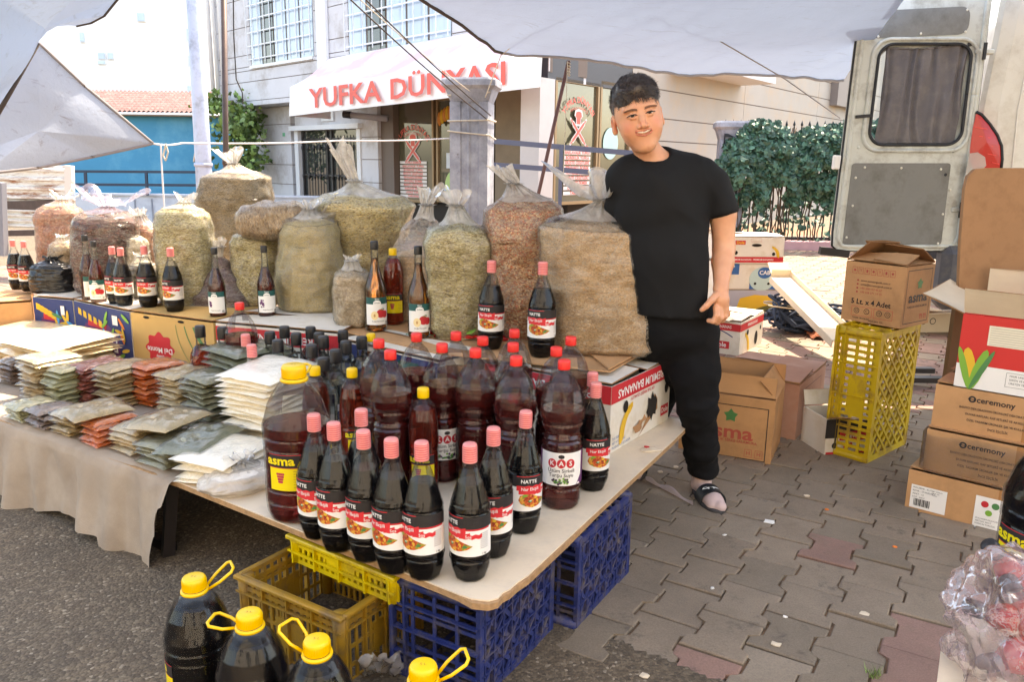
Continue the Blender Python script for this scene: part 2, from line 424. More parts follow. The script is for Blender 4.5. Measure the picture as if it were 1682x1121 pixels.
# ---------------------------------------------------------------- ground
def mk_asphalt():
    q = N('asphalt'); v = q.coord()
    vo = q.n('ShaderNodeTexVoronoi'); vo.inputs['Scale'].default_value = 130; q.l(v, vo.inputs['Vector'])
    sep = q.n('ShaderNodeSeparateColor'); q.l(vo.outputs['Color'], sep.inputs[0])
    c = q.ramp(sep.outputs[0], [(0, lin((84, 73, 60))), (.6, lin((104, 91, 74))), (.95, lin((124, 110, 91))), (1, lin((158, 146, 128)))])
    big = q.ramp(q.noise(v, 1.6, 6), [(.35, (.70, .68, .66)), (.7, (1.05, 1.0, .95))])
    c = q.mixc(1., c, big, 'MULTIPLY')
    st = q.ramp(q.noise(v, 3.1, 8, .75), [(.60, (0, 0, 0)), (.72, (.5, .5, .5))]); c = q.mixc(st, c, lin((120, 104, 84)))
    q.l(c, q.b.inputs['Base Color']); q.b.inputs['Roughness'].default_value = .85
    inv = q.n('ShaderNodeMath', operation='SUBTRACT'); inv.inputs[0].default_value = 1; q.l(vo.outputs['Distance'], inv.inputs[1])
    b1 = q.bump(inv.outputs[0], .45, .005); q.l(q.bump(q.noise(v, 14, 5), .4, .02, b1), q.b.inputs['Normal'])
    return q.m
M['asphalt'] = mk_asphalt()
b = MB(); b.box((0, 80, -.06), (400, 400, .1), M['asphalt']); structure(b, 'ground')
asph = MB()
def ag(i, j):
    x = lerp(-4, 3, i); y = lerp(.3, 6.2, j); p = Vector((x*6, y*6, 0))
    dd_ = (np.array([x, y])-np.array([.275, 1.934])) @ np.array([.579, .815]); up_ = .0155-.03*min(1, max(0, (dd_+.02+.02*noise.noise(p*2.2)+.012*noise.noise(p*7))/.03))
    return (x, y, up_+noise.noise(p)*.003+noise.noise(p*5)*.0012-.002)
asph.grid(ag, 420, 380, M['asphalt']); structure(asph, 'road')
# interlocking pavers
PD = math.atan2(-.53, .85); pu = np.array([math.cos(PD), math.sin(PD)]); pv = np.array([-math.sin(PD), math.cos(PD)])
PO = np.array([.553, 2.164])
def paver_mat(name, c, v_=.12):
    q = N(name); v = q.coord(kind='Object'); oi = q.n('ShaderNodeObjectInfo')
    gl = q.n('ShaderNodeNewGeometry'); sc = q.n('ShaderNodeVectorMath', operation='SCALE'); sc.inputs['Scale'].default_value = 1; q.l(gl.outputs['Position'], sc.inputs[0])
    wv = sc.outputs[0]
    base = q.ramp(q.noise(wv, 3, 6, .7), [(.3, tuple(x*.78 for x in lin(c))), (.7, tuple(x*1.12 for x in lin(c)))])
    fine = q.ramp(q.noise(wv, 220, 3, .7), [(.35, (.82, .82, .82)), (.62, (1.06, 1.06, 1.06))]); base = q.mixc(1., base, fine, 'MULTIPLY')
    hu = q.n('ShaderNodeHueSaturation'); mr = q.n('ShaderNodeMapRange'); mr.inputs['To Min'].default_value = .92; mr.inputs['To Max'].default_value = 1.06
    q.l(oi.outputs['Random'], mr.inputs[0]); q.l(mr.outputs[0], hu.inputs['Value']); q.l(base, hu.inputs['Color'])
    dirt = q.ramp(q.noise(wv, 5.5, 8, .75), [(.52, (0, 0, 0)), (.75, (.75, .75, .75))]); o = q.mixc(dirt, hu.outputs[0], lin((116, 100, 82)))
    dk = q.ramp(q.noise(wv, 7.5, 9, .82), [(.565, (0, 0, 0)), (.68, (.7, .7, .7))]); o = q.mixc(dk, o, lin((62, 56, 52)))
    q.l(o, q.b.inputs['Base Color']); q.b.inputs['Roughness'].default_value = .8
    b1 = q.bump(q.noise(wv, 260, 4), .35, .003); q.l(q.bump(q.noise(wv, 30, 5), .35, .006, b1), q.b.inputs['Normal']); return q.m
pav_m = [paver_mat('paver_grey', (141, 124, 105)), paver_mat('paver_red', (147, 114, 100)), paver_mat('paver_dark', (132, 117, 99)), paver_mat('paver_light', (149, 133, 114))]
PW, PH, PDL = .1525, .196, .0135
def paver_outline(gap=.0028, jit=0, rnd=random):
    hw = PW/2; pts = []
    pr = [(0, 1), (.22, 1), (.31, -1), (.69, -1), (.78, 1), (1, 1)]
    right = [(hw+PDL*s-gap, lerp(gap, PH-gap, t)) for t, s in pr]; left = [(-x, y) for x, y in right[::-1]]
    return [(x+rnd.uniform(-jit, jit), y+rnd.uniform(-jit, jit)) for x, y in right+left]
def paver_geo(mb, ox, oy, oz, m, frame=True, jit=.0008, tilt=(0, 0), rnd=random, ang=0):
    o = paver_outline(jit=jit, rnd=rnd); n = len(o); cx, cy = 0, PH/2; vs = []
    for z, k in ((-.045, 1.0), (-.0035, 1.0), (-.0008, .975), (0, .94)):
        for x, y in o:
            X = x*k; Y = cy+(y-cy)*k; zz = z+X*tilt[0]+(Y-cy)*tilt[1]
            if frame: p = np.array([ox, oy])+pu*X+pv*Y; vs.append((p[0], p[1], oz+zz))
            else: vs.append((X, Y-cy, zz))
    fs = [(j*n+i, j*n+(i+1) % n, (j+1)*n+(i+1) % n, (j+1)*n+i) for j in range(3) for i in range(n)]; fs.append(tuple(3*n+i for i in range(n)))
    mb.add(vs, fs, m, False)
sand = mat('joint_sand', (128, 100, 76), .95, var=.35, vs=30, bump=.6, bs=150)
pr_ = random.Random(11)
variants = []
for v_ in range(6):
    b = MB(); paver_geo(b, 0, 0, 0, pav_m[0], False, .0016, (pr_.uniform(-.010, .010), pr_.uniform(-.010, .010)), pr_); variants.append(b)
vmesh = {}
def vm(k, mi):
    if (k, mi) not in vmesh:
        b = variants[k]; me = bpy.data.meshes.new('paver'); me.from_pydata(b.v, [], b.f); me.materials.append(pav_m[mi]); me.update(); vmesh[k, mi] = me
    return vmesh[k, mi]
edge_a, edge_b = gp(1000, 1043)[:2], gp(1190, 1118)[:2]; ed = (edge_b-edge_a)/np.linalg.norm(edge_b-edge_a); en = np.array([-ed[1], ed[0]]); en = en if en[1] > 0 else -en
cells = []
for i in range(-60, 100):
    for j in range(-25, 90):
        c = PO+pu*(i*PW)+pv*(j*PH+(PH/2 if i % 2 else 0)+PH/2)
        if (c-edge_a) @ en < -.10 or c[1] > 15 or c[1] < .9 or c[0] > 7.5 or c[0] < -6: continue
        q = np.array([c[0], c[1], 0])-CP; zz = q @ _f
        if zz < .5: continue
        u_ = 841+FPX*(q @ _r)/zz; v2 = 560.5-FPX*(q @ _u)/zz
        cells.append((zz, c, i, j, u_, v2))
cells.sort(key=lambda t: t[0])
b = MB(); P_ = [edge_a-ed*6, edge_a+ed*8, edge_a+ed*8+np.array([4, 18]), edge_a-ed*6+np.array([-3, 18])]
b.add([(p[0], p[1], .0035) for p in P_], [(0, 1, 2, 3)], sand)
pave = structure(b, 'pavement')
rest = MB(); cnt = 0
def hidden(u_, v2): return (v2 > 700+(1135-u_)*.88 and u_ < 1000 and v2 < 900) or u_ < 930
for zz, c, i, j, u_, v2 in cells:
    far = zz > 4.2
    red = (pr_.random() < (.75 if (i//2+j) % 3 == 0 else .35)) if far else (pr_.random() < .07)
    if not far and c[0] > 1.0 and c[0] < 1.75 and c[1] < 2.35: red = pr_.random() < .6
    mi = 1 if red else pr_.choice([0, 0, 0, 2, 3]); dz = pr_.uniform(-.003, .0035)
    vis = -40 < u_ < 1720 and v2 < 1180 and not hidden(u_, v2)
    if vis and cnt < 298:
        o = bpy.data.objects.new('paver', vm(pr_.randrange(6), mi)); COL.objects.link(o); o.parent = pave
        o.location = (c[0], c[1], .012+dz); o.rotation_euler = (0, 0, PD+pr_.uniform(-.012, .012)+(math.pi if pr_.random() < .5 else 0)); cnt += 1
    else:
        a0 = c-pv*PH/2; paver_geo(rest, a0[0], a0[1], .012+dz, pav_m[mi], True, .0008, (pr_.uniform(-.006, .006), pr_.uniform(-.006, .006)), pr_)
o = rest.build('paver_field', pave); o['kind'] = 'stuff'

# ---------------------------------------------------------------- tarps, poles, ropes
tarp_m = N('tarp_cloth')
def mk_tarp(name, col, dirt, trl=.4):
    q = N(name); q.t.nodes.remove(q.b); v = q.coord()
    c = q.ramp(q.noise(v, 1.2, 6), [(.3, tuple(x*.9 for x in lin(col))), (.7, lin(col))])
    st = q.n('ShaderNodeMapping'); st.inputs['Scale'].default_value = (1, 6, 6); q.l(v, st.inputs[0])
    f = q.ramp(q.noise(st.outputs[0], 2.2, 9, .75, 1.2), [(.56, (0, 0, 0)), (.72, (.7, .7, .7))]); c = q.mixc(f, c, lin(dirt))
    bn = q.bump(q.noise(v, 9, 6), .3, .02)
    df = q.n('ShaderNodeBsdfDiffuse'); tl = q.n('ShaderNodeBsdfTranslucent'); q.l(c, df.inputs[0]); q.l(c, tl.inputs[0]); q.l(bn, df.inputs['Normal']); q.l(bn, tl.inputs['Normal'])
    m = q.n('ShaderNodeMixShader'); m.inputs[0].default_value = trl; q.l(df.outputs[0], m.inputs[1]); q.l(tl.outputs[0], m.inputs[2]); q.l(m.outputs[0], q.out.inputs[0]); return q.m
tm = mk_tarp('white_tarp', (176, 203, 244), (150, 168, 202), .07); tm2 = mk_tarp('dirty_tarp', (164, 172, 186), (116, 104, 92), .05)
edge_m = flat('tarp_hem', (70, 62, 60), .8); rope_m = mat('rope', (196, 188, 174), .85, bump=.6, bs=200); dark_rope = mat('dark_rope', (70, 62, 62), .85, bump=.5, bs=200)
def tarp_sheet(corners, nu, nv, m, sag, wr, th=.003, seedv=0, edge_sag=(0, 0, 0, 0)):
    A, B, C_, D = [np.array(c, float) for c in corners]      # A-B near edge ... D-C far edge
    def fn(i, j):
        p = lerp(lerp(A, B, i), lerp(D, C_, i), j)
        s_ = sag*math.sin(math.pi*i)*math.sin(math.pi*j)
        s_ += edge_sag[0]*math.sin(math.pi*i)*(1-j)+edge_sag[1]*math.sin(math.pi*i)*j+edge_sag[2]*math.sin(math.pi*j)*(1-i)+edge_sag[3]*math.sin(math.pi*j)*i
        q = Vector((p[0]*1.3+seedv, p[1]*1.3, seedv)); n_ = noise.noise(q)*wr+abs(noise.noise(Vector(((p[0]+p[1]*.5)*5, (p[1]-p[0]*.5)*1.1, seedv))))*wr*.55
        return (p[0], p[1], p[2]-s_+n_)
    mb = MB(); mb.grid(fn, nu, nv, m); return mb, fn
T2 = gy(825, 85, 6.0); T3 = gy(1386, 131, 6.0); dirT = (T3-T2)/np.linalg.norm(T3-T2); far_r = T2+dirT*5.6
T1 = gy(690, 0, 5.0); dl = (T1-T2); near_l = T2+dl*4.3; near_l[2] = 2.75; near_m = np.array([1.6, near_l[1], 2.85]); near_r = np.array([5.8, near_l[1], 2.8])
mb, fn_t = tarp_sheet([near_l, near_m, T3, T2], 90, 110, tm, .10, .05, seedv=3, edge_sag=(0, .03, .0, 0))
tarp = thing('tarp', 'large white tarp stretched over the stall towards the van', 'tarp', tuple(T2))
o = mb.build('sheet', tarp, loc=tuple(-T2)); m2_ = lerp(near_m, T3, .77); m2_[2] = 2.30; mb, _f2 = tarp_sheet([near_m, near_r, np.array([6.3, 5.0, 2.68]), m2_], 50, 40, tm, .05, .02, seedv=8); mb.build('sheet', tarp, loc=tuple(-T2))  # second sheet lies out of frame, shaped to shade the cartons by the van
b = MB(); b.tube([np.array(fn_t(i/60, 1))+np.array([0, 0, -.006]) for i in range(61)], .011, flat('tarp_hem_pale', (150, 150, 156), .8), 6); b.tube([np.array(fn_t(0, i/40))+np.array([0, 0, -.004]) for i in range(41)], .012, edge_m, 6)
b.build('hem', tarp, loc=tuple(-T2))
# neighbouring tarps
LA = gy(195, 0, 4.2); LB = gy(130, 42, 4.1); LC = gy(72, 72, 4.05); 
def px_sheet(name, label, pts, y, m, wr=.02, thick=None, hem=None, hr=.008, cat='tarp', curve=0, dyv=None, hemm=None):
    """a taut sheet spanned between real tie points (pixel outline measured at depth y, per-point)"""
    P3 = [gy(u, v, yy) for (u, v, yy) in pts]; c = sum(P3)/len(P3); t = thing(name, label, cat, tuple(c)); mb = MB(); n = len(P3); K = 16; Rg = 14; vs = []
    ring = []
    for k in range(n):
        for q in range(K): ring.append(lerp(P3[k], P3[(k+1) % n], q/K))
    nr = len(ring)
    for j in range(Rg+1):
        for p in ring:
            x = lerp(c, p, j/Rg); nn = noise.noise(Vector((x[0]*2.2, x[2]*2.2, x[1])))*wr+abs(noise.noise(Vector((x[0]*2+x[2]*2.6, (x[2]-x[0])*.9, 4))))*wr*1.3*(1-(j/Rg)**4)
            vs.append(x-c+np.array([0, -nn, nn*.3]))
    fs = [(j*nr+i, j*nr+(i+1) % nr, (j+1)*nr+(i+1) % nr, (j+1)*nr+i) for j in range(Rg) for i in range(nr)]
    mb.add(vs, fs, m, True); mb.build('sheet', t)
    if hem:
        for a, b_ in hem:
            mm = MB(); pts_ = []
            for k in range(a, b_):
                for q in range(K+1): pts_.append(np.array(vs[Rg*nr+(k*K+q) % nr]))
            mm.tube(pts_, hr, hemm or edge_m, 6); mm.build('hem', t)
    return t
px_sheet('tarp', 'grey-white tarp with a scalloped edge over the neighbouring stall', [(-160, -120, 3.0), (230, -120, 3.6), (197, -6, 4.2), (172, 26, 4.2), (150, 38, 4.2), (126, 43, 4.15), (100, 41, 4.15), (78, 52, 4.1), (65, 66, 4.1), (-6, 186, 4.0), (-160, 300, 3.6)], 4, tm, .03, hem=[(2, 5)], hr=.007)
b = MB(); t = thing('awning_bar', 'dark bar along the edge of the neighbouring tarp', 'bar', tuple(gy(0, 188, 3.98))); b.tube([gy(-40, 250, 3.98)-gy(0, 188, 3.98), gy(62, 70, 4.08)-gy(0, 188, 3.98)], .013, edge_m, 8); b.build('tube', t)
px_sheet('tarp', 'stained triangular tarp tied by its point to a white rope', [(66, 72, 4.6), (140, 142, 4.75), (252, 236, 4.9), (150, 258, 4.7), (60, 276, 4.5), (-30, 286, 4.3), (-120, 280, 4.2), (-30, 180, 4.4)], 4.6, tm2, .025, hem=[(0, 2), (2, 5)], hr=.009, hemm=flat('tarp_hem_grey', (128, 122, 122), .8))
b = MB(); t = thing('cloth_box', 'navy cloth box with a green rim hanging under the neighbouring tarp', 'box', tuple(gy(0, 80, 3.9))); c0 = gy(0, 80, 3.9)
p = [gy(-60, 84, 3.9)-c0, gy(22, 84, 3.9)-c0, gy(17, 124, 3.9)-c0, gy(-60, 124, 3.9)-c0]
nv_ = flat('navy_cloth', (44, 48, 76), .8); b.box((p[0]+p[2])/2, (abs(p[2][0]-p[0][0]), .12, abs(p[0][2]-p[2][2])), nv_, bev=.01); b.build('body', t)
b = MB(); b.box((p[0]+p[1])/2+np.array([0, 0, .008]), (abs(p[1][0]-p[0][0])+.02, .14, .018), flat('green_rim', (48, 120, 92), .6), bev=.004); b.build('rim', t)
def rope(name, label, pts, r=.004, m=None, sag=0, loc=None, cat='rope', group=None):
    c = np.array(pts[0]); out = []
    for a, b_ in zip(pts, pts[1:]):
        a = np.array(a); b_ = np.array(b_); L = np.linalg.norm(b_-a)
        for k in range(12): t_ = k/12; out.append(lerp(a, b_, t_)-np.array([0, 0, sag*math.sin(math.pi*t_)]))
    out.append(np.array(pts[-1])); mb = MB(); mb.tube([p-c for p in out], r, m or rope_m, 6)
    o = mb.build(name, None, loc=tuple(c)); tag(o, label, cat, group); return o
PY = 6.3
tip = gy(252, 236, 4.9)
rope('rope', 'white washing-line rope from the stained tarp across to the concrete pillar', [tip, gy(300, 235, 5.1), gy(560, 231, 5.7), gy(757, 226, PY-.02)], .006, flat('white_rope', (222, 222, 226), .8), .01)
rope('rope', 'white rope end hanging down from the tip of the stained tarp', [gy(264, 236, 4.92), gy(266, 280, 4.92), gy(270, 345, 4.92)], .005, flat('white_rope2', (215, 215, 220), .8))
rope('rope', 'short looped knot of rope at the tip of the stained tarp', [gy(272, 236, 4.93), gy(276, 250, 4.93), gy(272, 264, 4.93), gy(268, 256, 4.93), gy(272, 238, 4.93)], .005)
pil_top = gy(795, 158, PY-.19)
for i_, (a, b_) in enumerate((((545, -30, 4.8), (800, 196, PY-.17)), ((572, -30, 4.8), (806, 190, PY-.17)), ((560, -30, 4.8), (772, 150, PY-.22)))):
    rope('rope', ['thin dark guy rope running down to the concrete pillar, lowest of three', 'thin dark guy rope running down to the concrete pillar, uppermost of three', 'pale guy rope running down to the pillar capital between two dark ones'][i_], [gy(*a), gy(*b_)], .0045 if i_ < 2 else .003, dark_rope if i_ < 2 else rope_m, .02)
rope('rope', 'rope from the corner of the large tarp down to the pillar capital', [T2, gy(797, 160, PY-.21)], .004, rope_m)
rope('rope', 'pale line lying across the large tarp up from its corner', [T2+np.array([0, 0, -.02]), gy(880, 45, 5.4), gy(960, -6, 5.0)], .003, rope_m, -.004)
rope('rope', 'rope running under the tarp down to the van door', [gy(1075, -5, 4.9), gy(1170, 60, 5.2), gy(1290, 130, 5.5), gy(1380, 194, 5.6)], .004, flat('grey_rope', (140, 138, 144), .8), 0)
b = MB(); 
pl = thing('tent_pole', 'dark steel tent pole standing behind the sacks', 'pole', tuple(gy(361, 380, 4.9)*np.array([1, 1, 0])))
c0 = np.array(pl.location); steel = mat('dark_steel', (88, 74, 70), .5, .6, var=.2, vs=20); top = gy(367, -60, 4.9); b.tube([(0, 0, .0), top-c0], .017, steel, 12); b.build('tube', pl); b = MB(); b.tube([lerp(np.zeros(3), top-c0, .52), lerp(np.zeros(3), top-c0, .535)], .021, steel, 12); b.build('collar', pl)
rope('cable', 'black electric cable hanging loosely beside the tent pole', [gy(383, -30, 5.2), gy(384, 60, 5.2), gy(388, 130, 5.2), gy(398, 152, 5.2), gy(399, 170, 5.2)], .004, flat('black_cable', (40, 34, 34), .6), 0, cat='cable')
# leaning prop of the big tarp
b = MB(); pa = gy(934, 100, 5.95); pb = gy(886, 312, 5.9); t = thing('tarp_prop', 'thin leaning wooden prop holding up the edge of the large tarp', 'pole', (pb[0]-.18, pb[1], 0)); c0 = np.array(t.location)
dd = (pa-pb)/(pa[2]-pb[2]); foot_ = pb-dd*(pb[2]); c0 = foot_; t.location = tuple(foot_); b.tube([(0, 0, 0), pa-foot_], .014, mat('prop_wood', (104, 72, 68), .7, var=.3, vs=10, stretch=(6, 6, 1)), 8); b.build('stick', t)
b = MB(); b.tube([pa-foot_+np.array([.012*math.cos(k*1.3), .016*math.sin(k*1.3), -.004*k]) for k in range(26)], .005, rope_m, 5); b.build('lashing', t)
rope('rope', 'white string hanging beside the leaning prop', [gy(932, 100, 5.9), gy(930, 170, 5.9), gy(925, 300, 5.9)], .0028)
# street lamp post
lp = thing('street_lamp', 'pale blue-grey steel lamp post rising beyond the sacks', 'lamp post', tuple(gy(338, 300, 7.5)*np.array([1, 1, 0])), ); c0 = np.array(lp.location)
lm = mat('lamp_post_paint', (176, 186, 208), .45, .1, var=.08, vs=8, dirt=(140, 146, 160), dirts=7); b = MB(); a_ = gy(334, 270, 7.5)-c0; z_ = gy(319, 0, 7.5)-c0; d_ = (z_-a_)/(z_[2]-a_[2])
b.tube([a_-d_*a_[2], a_, a_+d_*4.2], [.085, .072, .058], lm, 20); b.build('post', lp)
b = MB(); b.tube([a_-d_*.02, a_+d_*.012], .082, lm, 20); b.tube([a_+d_*.10+np.array([-.06, -.03, 0]), a_+d_*.02+np.array([-.075, -.03, 0])], .008, rope_m, 6); b.build('band', lp)
# ---------------------------------------------------------------- the shop building
clad = mat('cladding', (212, 212, 216), .7, var=.05, vs=2, dirt=(176, 170, 166), dirts=1.5, bump=.06)
clad_w = mat('cladding_wing', (168, 162, 154), .7, var=.05, vs=2, dirt=(176, 160, 142), dirts=1.5, bump=.06)
groove = flat('groove', (120, 108, 100), .9); pvc = flat('white_pvc', (226, 228, 230), .35); gold = flat('bronze_frame', (150, 124, 92), .4, metal=.3); dkf = flat('dark_frame', (46, 44, 46), .4)
def mk_glass(name, tint, rough=.03):
    q = N(name); v = q.coord(); q.l(q.ramp(q.noise(v, .9, 3), [(.35, tuple(x*.8 for x in lin(tint))), (.65, lin(tint))]), q.b.inputs['Base Color']); q.b.inputs['Roughness'].default_value = rough; q.b.inputs['Specular IOR Level'].default_value = 1.0; q.b.inputs['Coat Weight'].default_value = .3; q.b.inputs['Coat Roughness'].default_value = .02
    q.l(q.bump(q.noise(v, .8, 2), .05, .02), q.b.inputs['Normal']); return q.m
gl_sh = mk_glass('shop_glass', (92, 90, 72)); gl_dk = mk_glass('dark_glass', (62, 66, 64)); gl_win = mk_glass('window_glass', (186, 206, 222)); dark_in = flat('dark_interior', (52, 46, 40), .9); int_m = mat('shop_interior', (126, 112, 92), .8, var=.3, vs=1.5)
dirA = np.array([-.70, .714, 0]); dirA /= np.linalg.norm(dirA); nA = np.array([-dirA[1], dirA[0], 0]); nA = nA if nA[1] < 0 else -nA
dirB = np.array([.62, .785, 0]); dirB /= np.linalg.norm(dirB); nB = np.array([dirB[1], -dirB[0], 0]); nB = nB if nB[1] < 0 else -nB
CN = gy(896, 300, 12.2)*np.array([1, 1, 0])
class Face:
    """a vertical wall plane; places boxes by wall coordinates s (along), o (out), z"""
    def __init__(s, p0, d, n, org): s.p0 = np.array(p0, float); s.d = d; s.n = n; s.org = np.array(org, float)
    def sz(s, u, v, o=0):
        p = hit(u, v, s.p0+s.n*o, s.n); return (p-s.p0) @ s.d, p[2]
    def pt(s, a, o, z): return s.p0+s.d*a+s.n*o+np.array([0, 0, z])-s.org
    def box(s, mb, s0, s1, z0, z1, o0, o1, m, bev=0):
        mb.box(s.pt((s0+s1)/2, (o0+o1)/2, (z0+z1)/2), (abs(s1-s0), abs(o1-o0), abs(z1-z0)), m, axes=(s.d, s.n, (0, 0, 1)), bev=bev)
    def pbox(s, mb, u0, v0, u1, v1, o0, o1, m, ref=None, bev=0):
        a, z1 = s.sz(u0, v0, o1); b_, z0 = s.sz(u1, v1, o1); s.box(mb, min(a, b_), max(a, b_), min(z0, z1), max(z0, z1), o0, o1, m, bev)
bld = thing('shop_building', 'beige clad building with a shop under a white awning behind the stall', 'building', tuple(CN)); org = CN
FU = Face(CN, dirA, nA, org); FLw = Face(CN-nA*.55, dirA, nA, org); FB = Face(CN, dirB, nB, org)
# upper storey A: slabs of cladding between grooves
sL, _z = FU.sz(352, 100); z_bot = FU.sz(470, 160)[1]; b = MB(); FU.box(b, .1, sL, z_bot, z_bot+6, -1, -.02, groove); FU.box(b, -.0, .1, z_bot, z_bot+6, -.1, -.02, groove); b.build('wall_core', bld)
rowz = [z_bot, z_bot+.42, z_bot+1.0, z_bot+1.6, z_bot+2.2, z_bot+2.8, z_bot+3.6, z_bot+5.2]
wins = [(412, -60, 516, 92), (572, -60, 742, 64)]; wr = []
for (u0, v0, u1, v1) in wins:
    a, zt = FU.sz(u1, v1); c, _ = FU.sz(u0, v1); wr.append((a, c, zt-.0))
rowz = sorted(rowz+[w_[2] for w_ in wr])
for zi, (za, zb) in enumerate(zip(rowz, rowz[1:])):
    segs = [(-.02, sL)]
    for (a, c, zs) in wr:
        if zb > zs+.01:
            ns = []
            for p_, q_ in segs:
                if q_ <= a or p_ >= c: ns.append((p_, q_)); continue
                if p_ < a: ns.append((p_, a))
                if q_ > c: ns.append((c, q_))
            segs = ns
    for p_, q_ in segs:
        if q_-p_ > .1: b = MB(); FU.box(b, p_, q_-.012, za+.008, zb-.008, -.02, .0, clad); b.build('cladding_panel', bld)
# upper windows with white grilles
for (a, c, zs) in wr:
    w_ = thing  # frame, pane and bars
    b = MB(); FU.box(b, a, c, zs-.06, zs, -.1, .05, pvc); FU.box(b, a, a+.06, zs, zs+2.2, -.12, -.02, pvc); FU.box(b, c-.06, c, zs, zs+2.2, -.12, -.02, pvc)
    n_ = 3 if c-a < 2 else 5
    for k in range(1, n_): s_ = lerp(a, c, k/n_); FU.box(b, s_-.035, s_+.035, zs, zs+2.2, -.11, -.03, pvc)
    fr = b.build('window', bld)
    for k in range(n_):
        b = MB(); FU.box(b, lerp(a, c, k/n_)+.03, lerp(a, c, (k+1)/n_)-.03, zs+.01, zs+2.2, -.018, -.006, gl_win if not (n_ == 5 and k == 3) else gl_dk); b.build('pane', fr)
    b = MB()
    for k in range(5): FU.box(b, a-.02, c+.02, zs+.12+k*.28, zs+.145+k*.28, .06, .075, pvc)
    m_ = 6 if n_ == 3 else 10
    for k in range(m_+1): s_ = lerp(a, c, k/m_); FU.box(b, s_-.008, s_+.008, zs+.05, zs+1.5, .075, .088, pvc)
    b.build('grille', fr)
b = MB(); a, _ = FU.sz(537, 60, .05); c, _ = FU.sz(522, 60, .05); FU.box(b, a, c, z_bot-.02, z_bot+6, .0, .10, pvc, .02); b.build('drainpipe', bld)
for uu in (348, 356, 366): b = MB(); a, _ = FU.sz(uu, 60, .05); b.tube([FU.pt(a, .1, z_bot-.15), FU.pt(a, .1, z_bot+6)], .05, pvc, 10); b.build('drainpipe', bld)
b = MB(); FU.box(b, .12, sL, z_bot-.10, z_bot-.004, -1, -.004, clad); b.build('soffit', bld)
# ground floor A
zg = -.2
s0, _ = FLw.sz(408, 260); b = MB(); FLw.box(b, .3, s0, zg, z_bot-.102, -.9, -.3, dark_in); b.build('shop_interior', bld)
def cladcol(u0, u1, lines, o=0, vtop=None, m=clad):
    a, _ = FLw.sz(u1, 250, o); c, _ = FLw.sz(u0, 250, o); zs = [FLw.sz((u0+u1)/2, v, o)[1] for v in lines]; zs = [z_bot-.104]+zs+[zg]
    for z1, z0 in zip(zs, zs[1:]): b = MB(); FLw.box(b, a, c, z0+.008, z1-.008, -.29, o, m); b.build('cladding_panel', bld)
    b = MB(); FLw.box(b, a+.01, c-.01, zg, z_bot-.11, -.31, o-.012, groove); b.build('groove_backing', bld)
cladcol(408, 479, (205, 238, 270, 301), .0)
cladcol(592, 621, (190, 225, 262, 300), .02); cladcol(861, 893, (183, 223, 264, 296), .06)
a, zt = FLw.sz(592, 204, .06); c, _ = FLw.sz(480, 204, .06)
b = MB(); FLw.box(b, a, c, zt-.02, z_bot-.106, -.28, -.006, clad); b.build('cladding_panel', bld)
dr = MB(); FLw.box(dr, a-.02, c+.04, zt-.08, zt+.02, -.1, .14, pvc); FLw.box(dr, a+.05, a+.18, zg, zt-.08, -.1, .05, pvc); FLw.box(dr, c-.20, c-.04, zg, zt-.08, -.1, .05, pvc); door = dr.build('door', bld)
b = MB(); FLw.box(b, a+.18, c-.20, zg, zt-.08, -.09, -.06, gl_dk); b.build('pane', door)
b = MB()
for f_ in (0.02, .46, .54, .98): s_ = lerp(a+.2, c-.22, f_); FLw.box(b, s_-.03, s_+.03, zg, zt-.09, -.06, -.02, dkf)
for f_ in (.08, .45, .72): z_ = lerp(zt-.1, zg, f_); FLw.box(b, a+.2, c-.22, z_-.02, z_+.02, -.055, -.03, dkf)
b.build('frame', door)
b = MB()
for k in range(10):
    s_ = lerp(a+.25, c-.27, k/9.); 
    for q in range(3): z_ = lerp(zt-.45, zg+.5, q/2.); b.ell(FLw.pt(s_, -.02, z_), (.03, .03, .07), dkf, 6, 5)
    FLw.box(b, s_-.008, s_+.008, zg, zt-.2, -.03, -.015, dkf)
b.build('grille', door)
def shopwin(F, u0, v0, u1, v1, m=gl_sh, fm=gold, w_=.05, o=-.2, nm='window'):
    a, z1 = F.sz(u1, (v0), o); c, _ = F.sz(u0, v0, o); z0 = F.sz((u0+u1)/2, v1, o)[1]; a, c = min(a, c), max(a, c)
    b = MB(); F.box(b, a-w_, a, z0, z1, o-.05, o+.05, fm); F.box(b, c, c+w_, z0, z1, o-.05, o+.05, fm); F.box(b, a-w_, c+w_, z1, z1+w_, o-.05, o+.05, fm); F.box(b, a-w_, c+w_, z0-w_, z0, o-.05, o+.05, fm)
    f_ = b.build(nm, bld); b = MB(); F.box(b, a, c, z0, z1, o-.01, o+.005, m); b.build('pane', f_); return f_, a, c, z0, z1
shopwin(FLw, 606, 190, 619, 330, gl_dk); 
w1 = shopwin(FLw, 648, 165, 712, 328); w2 = shopwin(FLw, 722, 160, 806, 330); 
b = MB(); a, _ = FLw.sz(646, 250, -.05); c, _ = FLw.sz(622, 250, -.05); FLw.box(b, a, c, zg, z_bot-.11, -.3, -.06, flat('brown_pilaster', (112, 98, 88), .6)); b.build('pilaster', bld)
b = MB(); a, zz0 = FLw.sz(858, 197, -.1); c, _ = FLw.sz(808, 197, -.1); FLw.box(b, a, c, zz0-.04, zz0+.04, -.25, -.1, gold); FLw.box(b, a-.05, a, zg, z_bot-.11, -.25, -.1, pvc); door2 = b.build('door', bld)
b = MB(); FLw.box(b, a, c, zz0+.04, z_bot-.11, -.25, -.22, flat('dark_pane', (48, 38, 34), .3)); b.build('pane', door2)
